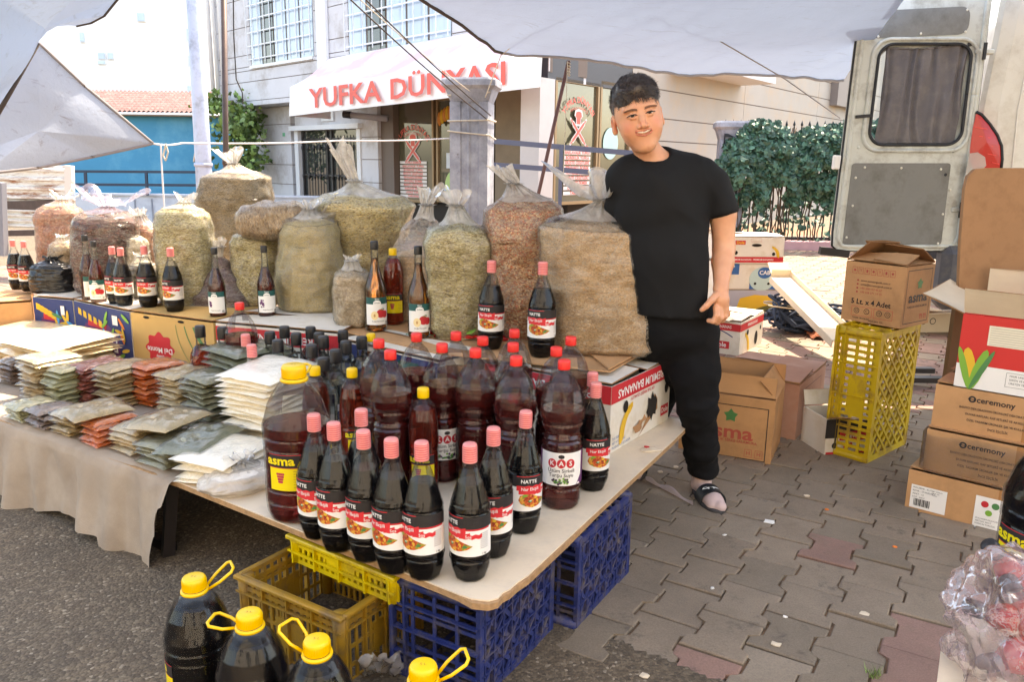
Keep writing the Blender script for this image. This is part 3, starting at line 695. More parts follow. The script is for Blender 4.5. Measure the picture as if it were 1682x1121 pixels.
# cctv / floodlight tube, number plate
b = MB(); p = FLw.pt(FLw.sz(617, 194, .3)[0], .02, FLw.sz(617, 194, .3)[1]); q = FLw.pt(FLw.sz(570, 188, .45)[0], .5, FLw.sz(570, 188, .45)[1]); b.tube([p, q], .06, flat('grey_tube', (170, 170, 178), .4), 12); b.tube([lerp(p, q, .85), lerp(p, q, 1.03)], .07, dkf, 12); b.build('floodlight', bld)
b = MB(); a, z1 = FLw.sz(523, 184, .1); c, z0 = FLw.sz(543, 198, .1); FLw.box(b, min(a, c), max(a, c), z0, z1, .0, .04, pvc); b.text('14', .14, lambda x, y: FLw.pt((a+c)/2-x, .042, (z0+z1)/2+y), M['black_ink'], .02); b.build('number_plate', bld)
b = MB(); a, z1 = FLw.sz(465, 218, .02); FLw.box(b, a-.05, a+.05, z1-.08, z1+.0, .0, .012, flat('green_sticker', (110, 190, 150), .6)); b.build('sticker', bld)
# awning
aw = thing('shop_awning', 'white shop awning with large red shop-name lettering', 'awning', tuple(CN)); 
AR = gy(888, 143, 10.9); n_out = nA; dA2 = dirA
def aw_pt(u, v): return hit(u, v, AR, nA)
bl, br, tl_, trr = aw_pt(475, 191), AR, aw_pt(476, 143), aw_pt(890, 93)
awm = mat('awning_canvas', (238, 240, 240), .6, var=.05, vs=3); red_let = flat('red_letter', (228, 96, 84), .5)
b = MB(); 
def fr_(i, j): p = lerp(lerp(bl, br, i), lerp(tl_, trr, i), j); return p-CN+n_out*(.02*math.sin(i*9)*(1-j))
b.grid(fr_, 60, 4, awm); b.grid(lambda i, j: np.array(fr_(i, j))-n_out*.01, 60, 4, awm); b.build('valance', aw)
back_l = hit(540, 96, CN+nA*.02, nA); back_r = hit(900, 30, CN+nA*.02, nA); b = MB()
def rf(i, j): p = lerp(lerp(tl_, trr, i), lerp(back_l, back_r, i), j); return p-CN-np.array([0, 0, .06*math.sin(math.pi*j)])
pinkm = N('awning_top'); v = pinkm.coord(); pinkm.l(pinkm.ramp(pinkm.noise(v, 1.1, 4), [(.42, lin((236, 236, 238))), (.62, lin((240, 196, 202)))]), pinkm.b.inputs['Base Color']); b.grid(rf, 40, 8, pinkm.m); b.grid(lambda i, j: lerp(np.array(rf(0, j)), np.array(rf(0, j))*np.array([1, 1, 0])+np.array([0, 0, (bl[2])]), i), 3, 6, pinkm.m); b.build('canopy', aw)
def awtxt(s, u0, v0, u1, v1, hpx):     # baseline middle from pixel (u0,v0) to (u1,v1)
    p, q = aw_pt(u0, v0), aw_pt(u1, v1); ex = (q-p); L = np.linalg.norm(ex); ex /= L; vs, fs = textgeo(s, .022, 'LEFT'); xs = [x for x, y in vs]; w0, w1_ = min(xs), max(xs); h = np.linalg.norm(aw_pt((u0+u1)/2, (v0+v1)/2-hpx/2)-aw_pt((u0+u1)/2, (v0+v1)/2+hpx/2)); ys = [y for x, y in vs if True]; yh = .72
    b = MB(); b.add([p-CN+ex*((x-w0)/(w1_-w0)*L)+np.array([0, 0, (y)/yh*h])+n_out*.045 for x, y in vs], fs, red_let); return b.build('lettering', aw)
awtxt('YUFKA', 511, 164, 630, 151, 33); awtxt('DÜNYASI', 645, 149, 834, 122, 36)
# B side: shop windows then clad wing
zt0 = FB.sz(905, 130, 0)[1]; b = MB(); sE, _ = FB.sz(1035, 200); FB.box(b, -.0, sE, zt0, zt0+2.5, -.3, .0, flat('dark_fascia', (62, 64, 72), .5)); b.build('fascia', bld)
b = MB(); FB.box(b, .25, sE, zg, zt0, -1.2, -.5, int_m); b.build('shop_interior', bld)
w3 = shopwin(FB, 912, 143, 979, 330, gl_sh, gold, .05, -.05); w4 = shopwin(FB, 986, 146, 1033, 330, gl_sh, gold, .05, -.05)
b = MB(); FB.box(b, -.25, .12, zg, zt0, -.3, .05, flat('corner_post', (196, 192, 190), .5)); b.build('corner_post', bld)
sE2, _ = FB.sz(1425, 200); zs = [zt0+3.2]
for v in (60, 103, 148, 195, 232, 275): zs.append(FB.sz(1090, v)[1])
zs.append(zg)
b = MB(); FB.box(b, sE+.02, sE2+9, zg, zs[0], -.5, -.012, groove); b.build('wall_core', bld)
for z1, z0 in zip(zs, zs[1:]):
    s_ = sE+.02
    while s_ < sE2+9: e_ = min(s_+4.8, sE2+9); b = MB(); FB.box(b, s_, e_-.012, z0+.01, z1-.01, -.012, .0, clad_w); b.build('cladding_panel', bld); s_ = e_
b = MB(); a, z1 = FB.sz(1100, 118, .0); c, _ = FB.sz(1218, 130, 0); FB.box(b, a, c, z1+.02, z1+.16, .0, .75, flat('canopy_slab', (206, 208, 212), .6)); b.build('canopy_slab', bld)
b = MB(); a, z1 = FB.sz(1366, 135, .0); c, z0 = FB.sz(1420, 185, 0); FB.box(b, a, c, z0, z1+.8, .0, .2, flat('grey_box', (128, 120, 116), .6)); b.build('meter_box', bld)
# window lettering
pinkr = flat('window_print', (226, 104, 92), .6); wpr = flat('window_print_white', (232, 226, 222), .6)
def decal(F, u0, u1, vt, vb, o):
    a, _ = F.sz(u0, (vt+vb)/2, o); c, _ = F.sz(u1, (vt+vb)/2, o); z1 = F.sz((u0+u1)/2, vt, o)[1]; z0 = F.sz((u0+u1)/2, vb, o)[1]
    H_ = z1-z0; W_ = abs(c-a); m0 = (a+c)/2; sg = 1 if c > a else -1
    f = lambda x, y: F.pt(m0+sg*x, o, z0+y)
    b = MB(); vs, fs = textgeo('YUFKA DÜNYASI', .02, 'CENTER'); wd = max(x for x, y in vs)*2; Rr = W_*.62
    def arc(x, y, rr, yy, sc): t = x*sc/rr; return f((rr+y*sc)*math.sin(t), yy+(rr+y*sc)*math.cos(t)-rr)
    sc = W_*1.02/wd*1.12; b.add([arc(x, y, Rr, H_*.98, sc) for x, y in vs], fs, pinkr)
    vs, fs = textgeo('YUFKACI BÖREKÇİ', .0, 'CENTER'); sc = W_*.6/(max(x for x, y in vs)*2); b.add([arc(x, y, Rr, H_*.90, sc) for x, y in vs], fs, pinkr)
    for sgn in (-1, 1):
        c0 = (0, H_*.66); d = np.array([sgn*W_*.27, W_*.24]); L = np.linalg.norm(d); d /= L; n2 = np.array([-d[1], d[0]])
        for (l, wv, m, dz) in ((1.0, .045, wpr, 0), (.92, .028, pinkr, .002)):
            P2 = [np.array(c0)+d*L*l*a_+n2*W_*wv*b_ for a_, b_ in ((-1, -.5), (-.75, -.5), (-.7, -1), (.7, -1), (.75, -.5), (1, -.5), (1, .5), (.75, .5), (.7, 1), (-.7, 1), (-.75, .5), (-1, .5))]
            b.add([F.pt(m0+sg*p[0], o+dz+.001*sgn, z0+p[1]) for p in P2], [tuple(range(12))], m)
    for (k, m, dz) in ((1, wpr, 0), (.75, pinkr, .002)): b.add([F.pt(m0+sg*x*W_*k*.14, o+dz, z0+H_*.80+y*W_*k*.14) for x, y in ((-.6, -1), (.6, -1), (.6, 0), (1, .3), (.8, 1), (0, 1.2), (-.8, 1), (-1, .3), (-.6, 0))], [tuple(range(9))], m)
    lines = ['YUFKA EKMEĞİ', 'BAKLAVALIK YUFKA', 'BÖREKLİK YUFKA', 'ERİŞTE ÇEŞİTLERİ', 'ISPANAKLI BÖREK', 'PEYNİRLİ BÖREK', 'MANTI ÇEŞİTLERİ', 'KADAYIF EKMEK', 'LAVAŞ YUFKA', 'TARHANA']
    for k, s_ in enumerate(lines):
        y = H_*(.50-.052*k); hgt = H_*.036
        b.add([F.pt(m0+sg*x, o, z0+y+yy) for x, yy in ((-W_*.44, -hgt/2), (W_*.44, -hgt/2), (W_*.44, hgt/2), (-W_*.44, hgt/2))], [(0, 1, 2, 3)], wpr)
        vs, fs = textgeo(s_, .03, 'CENTER'); sc = min(W_*.84/(max(x for x, y_ in vs)*2), hgt*1.5); b.add([F.pt(m0+sg*x*sc*1.0, o+.003, z0+y+y_*sc*.8) for x, y_ in vs], fs, pinkr)
    return b
decal(FLw, 654, 704, 207, 326, -.18).build('window_lettering', w1[0]); decal(FB, 924, 973, 161, 322, .0).build('window_lettering', w3[0])
b = MB(); s_, z_ = FB.sz(1003, 236, -.03); 
b.add([FB.pt(s_+.24*math.cos(k*math.pi/12), -.03, z_+.26*math.sin(k*math.pi/12)) for k in range(24)], [tuple(range(24))], flat('round_sticker', (176, 214, 206), .5)); b.build('round_sticker', w4[0])
b = MB(); s_, z_ = FLw.sz(748, 306, -.17); b.add([FLw.pt(s_+.30*math.cos(k*math.pi/12), -.17, z_+.30*math.sin(k*math.pi/12)) for k in range(24)], [tuple(range(24))], flat('round_sticker_green', (176, 206, 130), .5)); b.build('round_sticker', w2[0])
s_, z_ = FLw.sz(742, 190, -.17); b = MB()
for k in range(9): b.ell(FLw.pt(s_+.28-.075*k, -.12, z_-.05+.1*math.sin(k/8*3.1)), (.05, .04, .13), M['yellow_ink'] if k % 2 else flat('pastry', (206, 132, 56), .5), 8, 6)
b.build('pastry_picture', w2[0])
b = MB()
for (uu, vv, ww, hh_) in ((745, 264, 24, 26), (756, 284, 30, 18)): a, z1 = FLw.sz(uu-ww/2, vv-hh_/2, -.17); c, z0 = FLw.sz(uu+ww/2, vv+hh_/2, -.17); b.add([FLw.pt(a, -.17, z0), FLw.pt(c, -.17, z0), FLw.pt(c, -.17, z1), FLw.pt(a, -.17, z1)], [(0, 1, 2, 3)], flat('paper_notice', (206, 216, 224), .7))
b.build('paper_notice', w2[0])
# terrace rail in front of the shop corner
rail = thing('terrace_railing', 'dark steel terrace railing in front of the shop corner windows', 'railing', tuple(gy(900, 300, 11)*np.array([1, 1, 0]))); c0 = np.array(rail.location); rm_ = flat('railing_paint', (74, 82, 104), .45)
for (a, b_) in (((800, 231, 11.4), (1065, 254, 11.0)), ((800, 270, 11.4), (1065, 290, 11.0))):
    b = MB(); b.bar(gy(*a)-c0, gy(*b_)-c0, .05, .07, rm_); b.build('rail', rail)
for u_, y_ in ((922, 11.2), (1050, 11.0), (803, 11.4)): b = MB(); p = gy(u_, 240, y_)-c0; b.bar((p[0], p[1], -.1), p, .05, .05, rm_); b.build('post', rail)
# ---------------------------------------------------------------- concrete pillars
conc = N('pillar_concrete'); v = conc.coord(); c = conc.ramp(conc.noise(v, 5, 8, .7), [(.3, lin((108, 112, 122))), (.5, lin((146, 150, 162))), (.72, lin((178, 182, 192)))])
rs = conc.ramp(conc.noise(v, 16, 8, .8), [(.62, (0, 0, 0)), (.68, (1, 1, 1))]); c = conc.mixc(rs, c, lin((104, 96, 90))); conc.l(c, conc.b.inputs['Base Color']); conc.b.inputs['Roughness'].default_value = .9; conc.l(conc.bump(conc.noise(v, 40, 8, .8), .7, .01), conc.b.inputs['Normal'])
def pillar(label, u, y, wpx, vtop, sc=1):
    ctr = gy(u, vtop, y); zt = ctr[2]; w_ = wpx/FPX*y; t = thing('concrete_pillar', label, 'pillar', (ctr[0], ctr[1], 0), R(-8))
    b = MB(); hw = w_/2; g = hw*.16; n = 0
    sec = [(-1, -1), (-.45, -1), (-.38, -.9), (-.1, -.9), (0, -1), (.12, -.9), (.5, -.9), (.55, -1), (1, -1), (1, 1), (-1, 1)]
    zc = zt-.17*sc; P = [(x*hw, y_*hw) for x, y_ in sec]; nn = len(P); vs = [(x, y_, z) for z in (0, zc) for x, y_ in P]; b.add(vs, [(i, (i+1) % nn, nn+(i+1) % nn, nn+i) for i in range(nn)]+[tuple(range(nn))[::-1], tuple(range(nn, 2*nn))], conc.m); b.build('shaft', t)
    b = MB(); pr = [(1.0, zc+.001), (1.05, zc+.02*sc), (1.22, zc+.09*sc), (1.36, zc+.11*sc), (1.40, zc+.115*sc), (1.40, zc+.155*sc), (1.34, zc+.17*sc)]
    vs = []
    for k, z in pr:
        for x, y_ in ((-1, -.8), (-.8, -1), (.8, -1), (1, -.8), (1, .8), (.8, 1), (-.8, 1), (-1, .8)): vs.append((x*hw*k, y_*hw*k, z))
    b.add(vs, [(j*8+i, j*8+(i+1) % 8, (j+1)*8+(i+1) % 8, (j+1)*8+i) for j in range(len(pr)-1) for i in range(8)]+[tuple(range(8))[::-1], tuple((len(pr)-1)*8+i for i in range(8))], conc.m); b.build('capital', t); return t
pil = pillar('weathered concrete pillar with a flared capital tied round with ropes', 776, PY, 60, 131)
hw_ = 60/FPX*PY/2+.012
for k, (z0, z1) in enumerate(((1.74, 1.80), (1.56, 1.58), (1.50, 1.42))):
    b = MB(); pts = [(x*hw_, y*hw_, lerp(z0, z1, t_)) for t_, (x, y) in zip(np.linspace(0, 1, 9), [(-1, .2), (-1, -1), (-.4, -1), (.3, -1), (1, -1), (1, 0), (1, 1), (0, 1), (-1, .3)])]; b.tube(pts, .006, rope_m, 6); o = b.build('rope_turn', pil)
pillar('pale concrete pillar beside the ivy-covered fence', 1205, 12.6, 42, 200, 1.6)
# ---------------------------------------------------------------- things beyond, on the left
bb = thing('blue_building', 'bright blue rendered building with a tiled roof', 'building', tuple(gy(240, 320, 21)*np.array([1, 1, 0]))); c0 = np.array(bb.location)
blue = mat('blue_render', (66, 152, 192), .8, var=.1, vs=.8, dirt=(104, 176, 206), dirts=.6, bump=.1); zw = gy(240, 190, 21)[2]; xl, xr = gy(60, 200, 21)[0]-c0[0], gy(376, 200, 21)[0]-c0[0]
b = MB(); b.box(((xl+xr)/2, 3, zw/2), (xr-xl, 6, zw), blue); b.build('wall', bb)
tile = mat('roof_tile', (104, 64, 64), .8, var=.4, vs=8, dirt=(128, 96, 94), dirts=5); zr = gy(240, 150, 23.5)[2]; b = MB()
tilt_ = (gy(376, 187, 21)[2]-gy(180, 178, 21)[2])
def roof(i, j): x = lerp(xl-.3, xr+.25, i); y = lerp(-.45, 3.2, j); return (x, y, lerp(zw+.02, zr, j)+.05*abs(math.sin(i*math.pi*46))+.035*(1-((j*9) % 1)))
b.grid(roof, 369, 46, tile, smooth=False); b.box(((xl+xr)/2, 1.4, zw+.0), (xr-xl+.4, 3.4, .03), flat('roof_board', (150, 130, 110), .9)); b.build('roof', bb)
wb = thing('white_building', 'overexposed white apartment building far behind the blue one', 'building', tuple(gy(180, 260, 48)*np.array([1, 1, 0]))); c0 = np.array(wb.location)
b = MB(); xl, xr = gy(-40, 100, 48)[0]-c0[0], gy(345, 100, 48)[0]-c0[0]; wm = mat('white_render', (246, 245, 243), .8, var=.03); b.box(((xl+xr)/2, 5, 11), (xr-xl, 10, 22), wm); b.build('wall', wb)
for (u0, v0, u1, v1) in ((131, 52, 141, 70), (161, 86, 175, 98), (177, 86, 188, 98), (161, 100, 175, 106), (305, 45, 336, 70), (308, 90, 338, 110), (308, 140, 320, 155), (60, 30, 75, 48), (225, 20, 240, 36)):
    p, q = gy(u0, v0, 48)-c0, gy(u1, v1, 48)-c0; b = MB(); b.box(((p[0]+q[0])/2, -.02, (p[2]+q[2])/2), (q[0]-p[0], .1, p[2]-q[2]), pvc); f_ = b.build('window', wb); b = MB(); b.box(((p[0]+q[0])/2, -.08, (p[2]+q[2])/2), ((q[0]-p[0])*.8, .04, (p[2]-q[2])*.8), gl_win); b.build('pane', f_)
gr = thing('street_railing', 'dark two-bar railing on the low wall before the blue building', 'railing', tuple(gy(240, 318, 15.5)*np.array([1, 1, 0]))); c0 = np.array(gr.location); rb_ = flat('railing_blue', (36, 56, 78), .5)
for v_ in (281.5, 303): b = MB(); b.bar(gy(112, v_, 15.5)-c0, gy(418, v_+2, 15.5)-c0, .035, .05, rb_); b.build('rail', gr)
for u_ in (140, 240, 340, 408): b = MB(); p, q = gy(u_, 282, 15.5)-c0, gy(u_+2, 321, 15.5)-c0; b.bar(q, p, .045, .045, rb_); b.build('post', gr)
lw = mat('low_wall', (206, 212, 222), .8, var=.08, vs=1.5, dirt=(176, 182, 194), dirts=2); b = MB(); p, q = gy(100, 320, 15.6), gy(520, 322, 15.6); t = thing('low_wall', 'pale low street wall under the two-bar railing', 'wall', (p[0], p[1], 0)); b.box(((q[0]-p[0])/2, .12, p[2]/2-.1), (q[0]-p[0], .22, p[2]+.2), lw); b.build('wall', t); b = MB(); b.box(((q[0]-p[0])/2, .12, p[2]+.02), (q[0]-p[0]+.1, .3, .035), lw); b.build('coping', t)
for u_ in (222, 250, 330, 420):
    b = MB(); pp = gy(u_, 340, 15.6)-p; b.box((pp[0], .0, p[2]*.45), (.02, .03, p[2]*.9), flat('wall_joint', (150, 156, 168), .8)); b.build('joint', t)
# rusty white sheet-metal truck side
ru = N('rusty_sheet'); v = ru.coord((.4, 1, 3)); f = ru.ramp(ru.noise(v, 6, 9, .75), [(.50, (0, 0, 0)), (.62, (1, 1, 1))]); rc = ru.mixc(f, lin((222, 222, 218)), lin((150, 100, 66))); v2_ = ru.coord(); f2 = ru.ramp(ru.noise(v2_, 3, 6), [(.5, (0, 0, 0)), (.75, (.8, .8, .8))]); rc = ru.mixc(f2, rc, lin((190, 178, 160)))
ru.l(rc, ru.b.inputs['Base Color']); ru.b.inputs['Roughness'].default_value = .6
t = thing('truck_side', 'white corrugated truck side streaked with rust', 'truck', tuple(gy(60, 400, 8.5)*np.array([1, 1, 0]))); c0 = np.array(t.location)
def panel(v0, v1):
    a, b_ = gy(-60, v0+6, 8.6)-c0, gy(118, v1, 8.3)-c0; a1 = gy(118, v0-4, 8.3)-c0; z0, z1 = b_[2], a1[2]; mb = MB(); nr = 4
    def fn(i, j): p_ = lerp(a, a1, i); ph = (j*nr) % 1; return (p_[0], p_[1]-(.035 if .25 < ph < .75 else 0), lerp(z0, z1, j))
    mb.grid(fn, 2, 33, ru.m, smooth=False); return mb
panel(276, 334).build('side_panel', t); panel(348, 378).build('side_panel', t)
b = MB(); a, q = gy(-60, 340, 8.6)-c0, gy(118, 336, 8.3)-c0; b.bar(a, q, .06, .10, steel); b.bar(gy(-60, 385, 8.6)-c0, gy(118, 381, 8.3)-c0, .06, .06, steel); b.build('rail', t)
b = MB(); b.bar(gy(114, 272, 8.3)-c0, gy(116, 384, 8.3)-c0, .07, .07, flat('truck_post', (206, 202, 196), .5)); b.build('post', t)
b = MB(); b.bar(gy(4, 420, 8.0)-c0, gy(0, 300, 8.0)-c0, .08, .08, flat('grey_post', (120, 122, 130), .5)); b.build('post', t)
# ---------------------------------------------------------------- foliage
def leafmat(name, c, c2):
    q = N(name); g = q.n('ShaderNodeNewGeometry'); rr = q.ramp(g.outputs['Random Per Island'], [(0, lin(c)), (.6, lin(c2)), (1, tuple(min(1, x*1.7) for x in lin(c2)))]); q.l(rr, q.b.inputs['Base Color']); q.b.inputs['Roughness'].default_value = .45; return q.m
lf = leafmat('ivy_leaf', (34, 66, 52), (62, 98, 78)); lf2 = leafmat('tree_leaf', (52, 76, 34), (110, 136, 70))
def leaf(mb, p, n_, s_, m, rnd):
    n_ = Vector(n_).normalized(); a = n_.orthogonal().normalized(); a.rotate(Matrix.Rotation(rnd.uniform(0, 6.28), 3, n_)); b_ = n_.cross(a); P = []
    for (x, y, z) in ((0, -.5, 0), (.34, -.42, .02), (.5, -.02, -.05), (.22, .12, .03), (0, .62, -.08), (-.22, .12, .03), (-.5, -.02, -.05), (-.34, -.42, .02)): P.append(Vector(p)+(a*x+b_*y+n_*z)*s_)
    mb.add([tuple(q) for q in P]+[tuple(Vector(p)+n_*s_*.06)], [(8, 0, 1), (8, 1, 2), (8, 2, 3), (8, 3, 4), (8, 4, 5), (8, 5, 6), (8, 6, 7), (8, 7, 0)], m)
FY = 12.4
fz = lambda u, v: gy(u, v, FY)
fence = thing('iron_fence', 'black iron fence with spear tips under the ivy', 'fence', tuple(fz(1290, 395)*np.array([1, 1, 0]))); c0 = np.array(fence.location); iron = flat('wrought_iron', (32, 36, 42), .5)
x0, x1 = fz(1185, 300)[0]-c0[0], fz(1470, 300)[0]-c0[0]
for z_ in (.18, fz(1290, 210)[2]-.12): b = MB(); b.bar((x0, 0, z_), (x1, 0, z_), .03, .05, iron); b.build('rail', fence)
nb_ = int((x1-x0)/.115)
for k in range(nb_+1):
    x = lerp(x0, x1, k/nb_); b = MB(); zt = fz(1290, 208)[2]; b.bar((x, 0, .06), (x, 0, zt), .018, .018, iron); b.lathe([(.004, zt), (.022, zt+.03), (.001, zt+.10)], 5, iron, c=(x, 0, 0)); b.build('baluster', fence)
b = MB(); p0, p1 = fz(1180, 410), fz(1480, 412); t = tag(MB().box((0, 0, .07), (p1[0]-p0[0]+2, .28, .16), mat('pink_kerb', (206, 164, 166), .8, var=.1), bev=.01).build('kerb', None, loc=((p0[0]+p1[0])/2, FY, 0)), None, None, None, 'structure')
ivy = thing('ivy', 'dense dark green ivy climbing over the iron fence', 'ivy', (c0[0], FY-.05, 0)); rnd = random.Random(5); b = MB(); cc0 = np.array([c0[0], FY-.05, 0])
topc = [(1182, 262), (1192, 232), (1205, 225), (1222, 205), (1250, 198), (1280, 205), (1300, 215), (1330, 210), (1360, 206), (1385, 200), (1480, 205)]
n = 0
while n < 8200:
    u = rnd.uniform(1176, 1480); v = rnd.uniform(190, 430); tv = prof(topc, u)
    bot = 330+40*noise.noise(Vector((u*.035, 1, 0)))+18*noise.noise(Vector((u*.12, 2, 0)))
    if u < 1200: bot = min(bot, 300)
    if v < tv+8*noise.noise(Vector((u*.1, v*.1, 5))): continue
    if v > bot and rnd.random() > .10*max(0, 1-(v-bot)/90): continue
    if noise.noise(Vector((u*.03, v*.03, 9))) < -.5: continue
    th = .30*max(.15, 1-((v-(tv+bot)/2)/((bot-tv)*.62))**2)
    dp = noise.noise(Vector((u*.05, v*.05, 3)))*.16; d_ = rnd.uniform(0, 1)**.5*th+dp; p = fz(u, v)-cc0; p[1] = .05-d_
    leaf(b, p, (rnd.gauss(0, .5), -1+rnd.gauss(0, .3), rnd.gauss(.35, .5)), rnd.uniform(.055, .115), lf, rnd); n += 1
o = b.build('foliage', ivy); o['kind'] = 'stuff'
b = MB()
for k in range(26):
    u = rnd.uniform(1185, 1440); p = fz(u, 415)-cc0; pts = [np.array([p[0], -.02, .02])]
    for q in range(7): pts.append(pts[-1]+np.array([rnd.gauss(0, .05), rnd.gauss(0, .015), .26]))
    b.tube(pts, .009, flat('ivy_stem', (88, 72, 56), .9), 5)
b.build('stem', ivy)
t = thing('tree', 'sunlit bushy tree glimpsed between the blue building and the shop', 'tree', tuple(gy(392, 300, 19)*np.array([1, 1, 0]))); c0 = np.array(t.location); b = MB(); rnd = random.Random(8)
for k in range(1300):
    cl = rnd.choice([(392, 215, .4), (400, 240, .45), (392, 190, .35), (398, 200, .4), (352, 172, .22), (402, 268, .35)]); p = gy(cl[0], cl[1], 19)-c0+np.array([rnd.gauss(0, 1)*cl[2]*.55, rnd.gauss(0, .4), rnd.gauss(0, 1)*cl[2]*.55]); leaf(b, p, (rnd.gauss(0, 1), -1, rnd.gauss(0, 1)), rnd.uniform(.08, .16), lf2, rnd)
b.build('crown', t)['kind'] = 'stuff'; b = MB(); b.tube([(0, 0, 0), (.05, 0, 1.2), (-.05, 0, 2.6)], [.12, .1, .05], flat('bark', (86, 72, 58), .9), 8); b.build('trunk', t)

# unseen house added behind the camera to bounce sunlight and be mirrored in bottles
t = thing('added_bounce_house', 'unseen pale house added across the street to bounce light onto the stall', 'building', (0, -8.5, 0)); b = MB(); b.box((0, -3, 4.2), (26, 6, 8.4), mat('cream_render', (232, 222, 204), .8, var=.05, vs=1)); b.build('wall', t)
for zz in (1.6, 4.6, 7.0):
    for xx in range(-10, 11, 4): b = MB(); b.box((xx, .0, zz), (1.5, .12, 1.5), pvc); w_ = b.build('window', t); b = MB(); b.box((xx, .05, zz), (1.3, .06, 1.3), gl_dk); b.build('pane', w_)
# ---------------------------------------------------------------- tables
TZ, Z2 = .305, .575
O2 = np.array([-.047, 1.579]); E1 = np.array([-.861, .509]); E2 = np.array([.509, .861]); TROT = math.atan2(E1[1], E1[0])-math.pi
def T(a, b_, z=0.): p = O2+E1*a+E2*b_; return np.array([p[0], p[1], z])
lam = mat('cream_laminate', (228, 208, 180), .4, var=.05, vs=3, dirt=(216, 197, 172), dirts=14, spec=.5, bump=.04); chip = mat('chipboard_edge', (176, 138, 98), .9, var=.3, vs=60, bump=.5, bs=150)
tb = thing('display_table', 'cream laminated board with a chipped corner laid on plastic crates', 'table', tuple(T(.55, .7)*np.array([1, 1, 0])))
c0 = np.array(tb.location)
seam = gp(288, 790, TZ); rc_ = gp(1135, 697, TZ); nc = gp(806, 992, TZ)
bl_ = seam+np.array([*(E2*1.50), 0])-np.array([0, 0, 0]); bl_[2] = TZ
outl = []
def edge_pts(p, q, n, jit=0):
    return [lerp(p, q, k/n)+np.array([*(np.array([random.uniform(-jit, jit), random.uniform(-jit, jit)])), 0]) for k in range(n)]
# rounded, broken near corner
cr_a, cr_b = gp(752, 976, TZ), gp(868, 945, TZ)
brk = [cr_a, gp(775, 984, TZ), gp(790, 986, TZ), gp(803, 987, TZ), gp(818, 983, TZ), gp(826, 974, TZ), gp(838, 968, TZ), gp(850, 957, TZ), cr_b]
outl = [seam]+edge_pts(seam, cr_a, 6)[1:]+brk+edge_pts(cr_b, rc_, 6)[1:]+[gp(1128, 702, TZ), rc_, gp(1134, 693, TZ)]+[rc_+np.array([*(E1*.55), 0])-np.array([*(E1*.0), 0]), bl_]
# back edge: right corner to back-left
outl = outl[:-2]+[bl_]
n = len(outl); b = MB(); b.add([p-c0 for p in outl]+[p-c0-np.array([0, 0, .0035]) for p in outl], [tuple(range(n))]+[(i, n+i, n+(i+1) % n, (i+1) % n) for i in range(n)], lam); b.build('laminate_top', tb)
b = MB(); ins = [p-c0 for p in outl]; core = [p+np.array([*(-E2*.002), 0]) for p in ins]; core[8] = core[8]
cb = [np.array(p) for p in ins]
for k in range(7, 16): cb[k] = cb[k]+np.array([*((-E1*.006-E2*.010)), 0])
b.add([p-np.array([0, 0, .0037]) for p in cb]+[p-np.array([0, 0, .019]) for p in cb], [tuple(range(n)), tuple(range(n, 2*n))[::-1]]+[(i, n+i, n+(i+1) % n, (i+1) % n) for i in range(n)], chip); b.build('chipboard_core', tb)
# the long table on the left, under a cloth
t2 = thing('display_table', 'long table under a grey cloth carrying the piles of packets', 'table', tuple(T(2.2, .8)*np.array([1, 1, 0]))); c0 = np.array(t2.location)
pA = seam+np.array([*(-E1*.0), 0]); dl2 = (gp(0, 690, TZ)-seam); dl2 /= np.linalg.norm(dl2)
L2 = 2.6
b = MB(); q = [seam, seam+dl2*L2, seam+dl2*L2+np.array([*(E2*1.9), 0]), seam+np.array([*(E2*1.52), 0])]; b.add([p-c0-np.array([0, 0, .003]) for p in q]+[p-c0-np.array([0, 0, .02]) for p in q], [(0, 1, 2, 3), (7, 6, 5, 4)]+[(i, 4+i, 4+(i+1) % 4, (i+1) % 4) for i in range(4)], chip); b.build('tabletop', t2)
st2 = mat('black_steel', (40, 34, 34), .5, .3, var=.2, bump=.1)
for a_, b_ in ((.10, .06), (.10, 1.4), (2.4, .06), (2.4, 1.5)): b = MB(); p = seam+dl2*a_+np.array([*(E2*b_), 0])-c0; b.bar((p[0]-.03, p[1]-.02, 0.0), (p[0], p[1], TZ-.02), .035, .035, st2); b.build('leg', t2)
b = MB(); p = seam+dl2*.10+np.array([*(E2*.06), 0])-c0; q_ = seam+dl2*1.2+np.array([*(E2*.06), 0])-c0; b.bar((p[0]-.02, p[1], .03), (lerp(p, q_, .34)[0], lerp(p, q_, .34)[1], .03), .03, .03, st2); b.build('crossbar', t2)
cl = N('grey_cloth'); v = cl.coord(); cc_ = cl.ramp(cl.noise(v, 6, 6), [(.3, lin((150, 134, 118))), (.7, lin((176, 160, 142)))]); stn = cl.ramp(cl.noise(v, 3, 6), [(.6, (0, 0, 0)), (.75, (.6, .6, .6))]); cc_ = cl.mixc(stn, cc_, lin((132, 112, 94))); wv_ = cl.noise(v, 700, 2); cc_ = cl.mixc(1., cc_, cl.ramp(wv_, [(.3, (.85, .85, .85)), (.7, (1.1, 1.1, 1.1))]), 'MULTIPLY'); cl.l(cc_, cl.b.inputs['Base Color']); cl.b.inputs['Roughness'].default_value = .95; cl.l(cl.bump(wv_, .4, .003), cl.b.inputs['Normal'])
nT = np.array([-dl2[1], dl2[0], 0]); nT = nT if nT[1] < 0 else -nT     # outward from the front edge
bot = [(-60, 830), (0, 836), (60, 838), (105, 843), (140, 862), (172, 878), (180, 906), (212, 918), (222, 958), (240, 968), (252, 992), (262, 880), (275, 830), (287, 792)]
zb = []
for u, v_ in bot: p = hit(u, v_, seam+nT*.03, nT); zb.append(((p-seam) @ dl2, p[2]))
zb.sort(); b = MB()
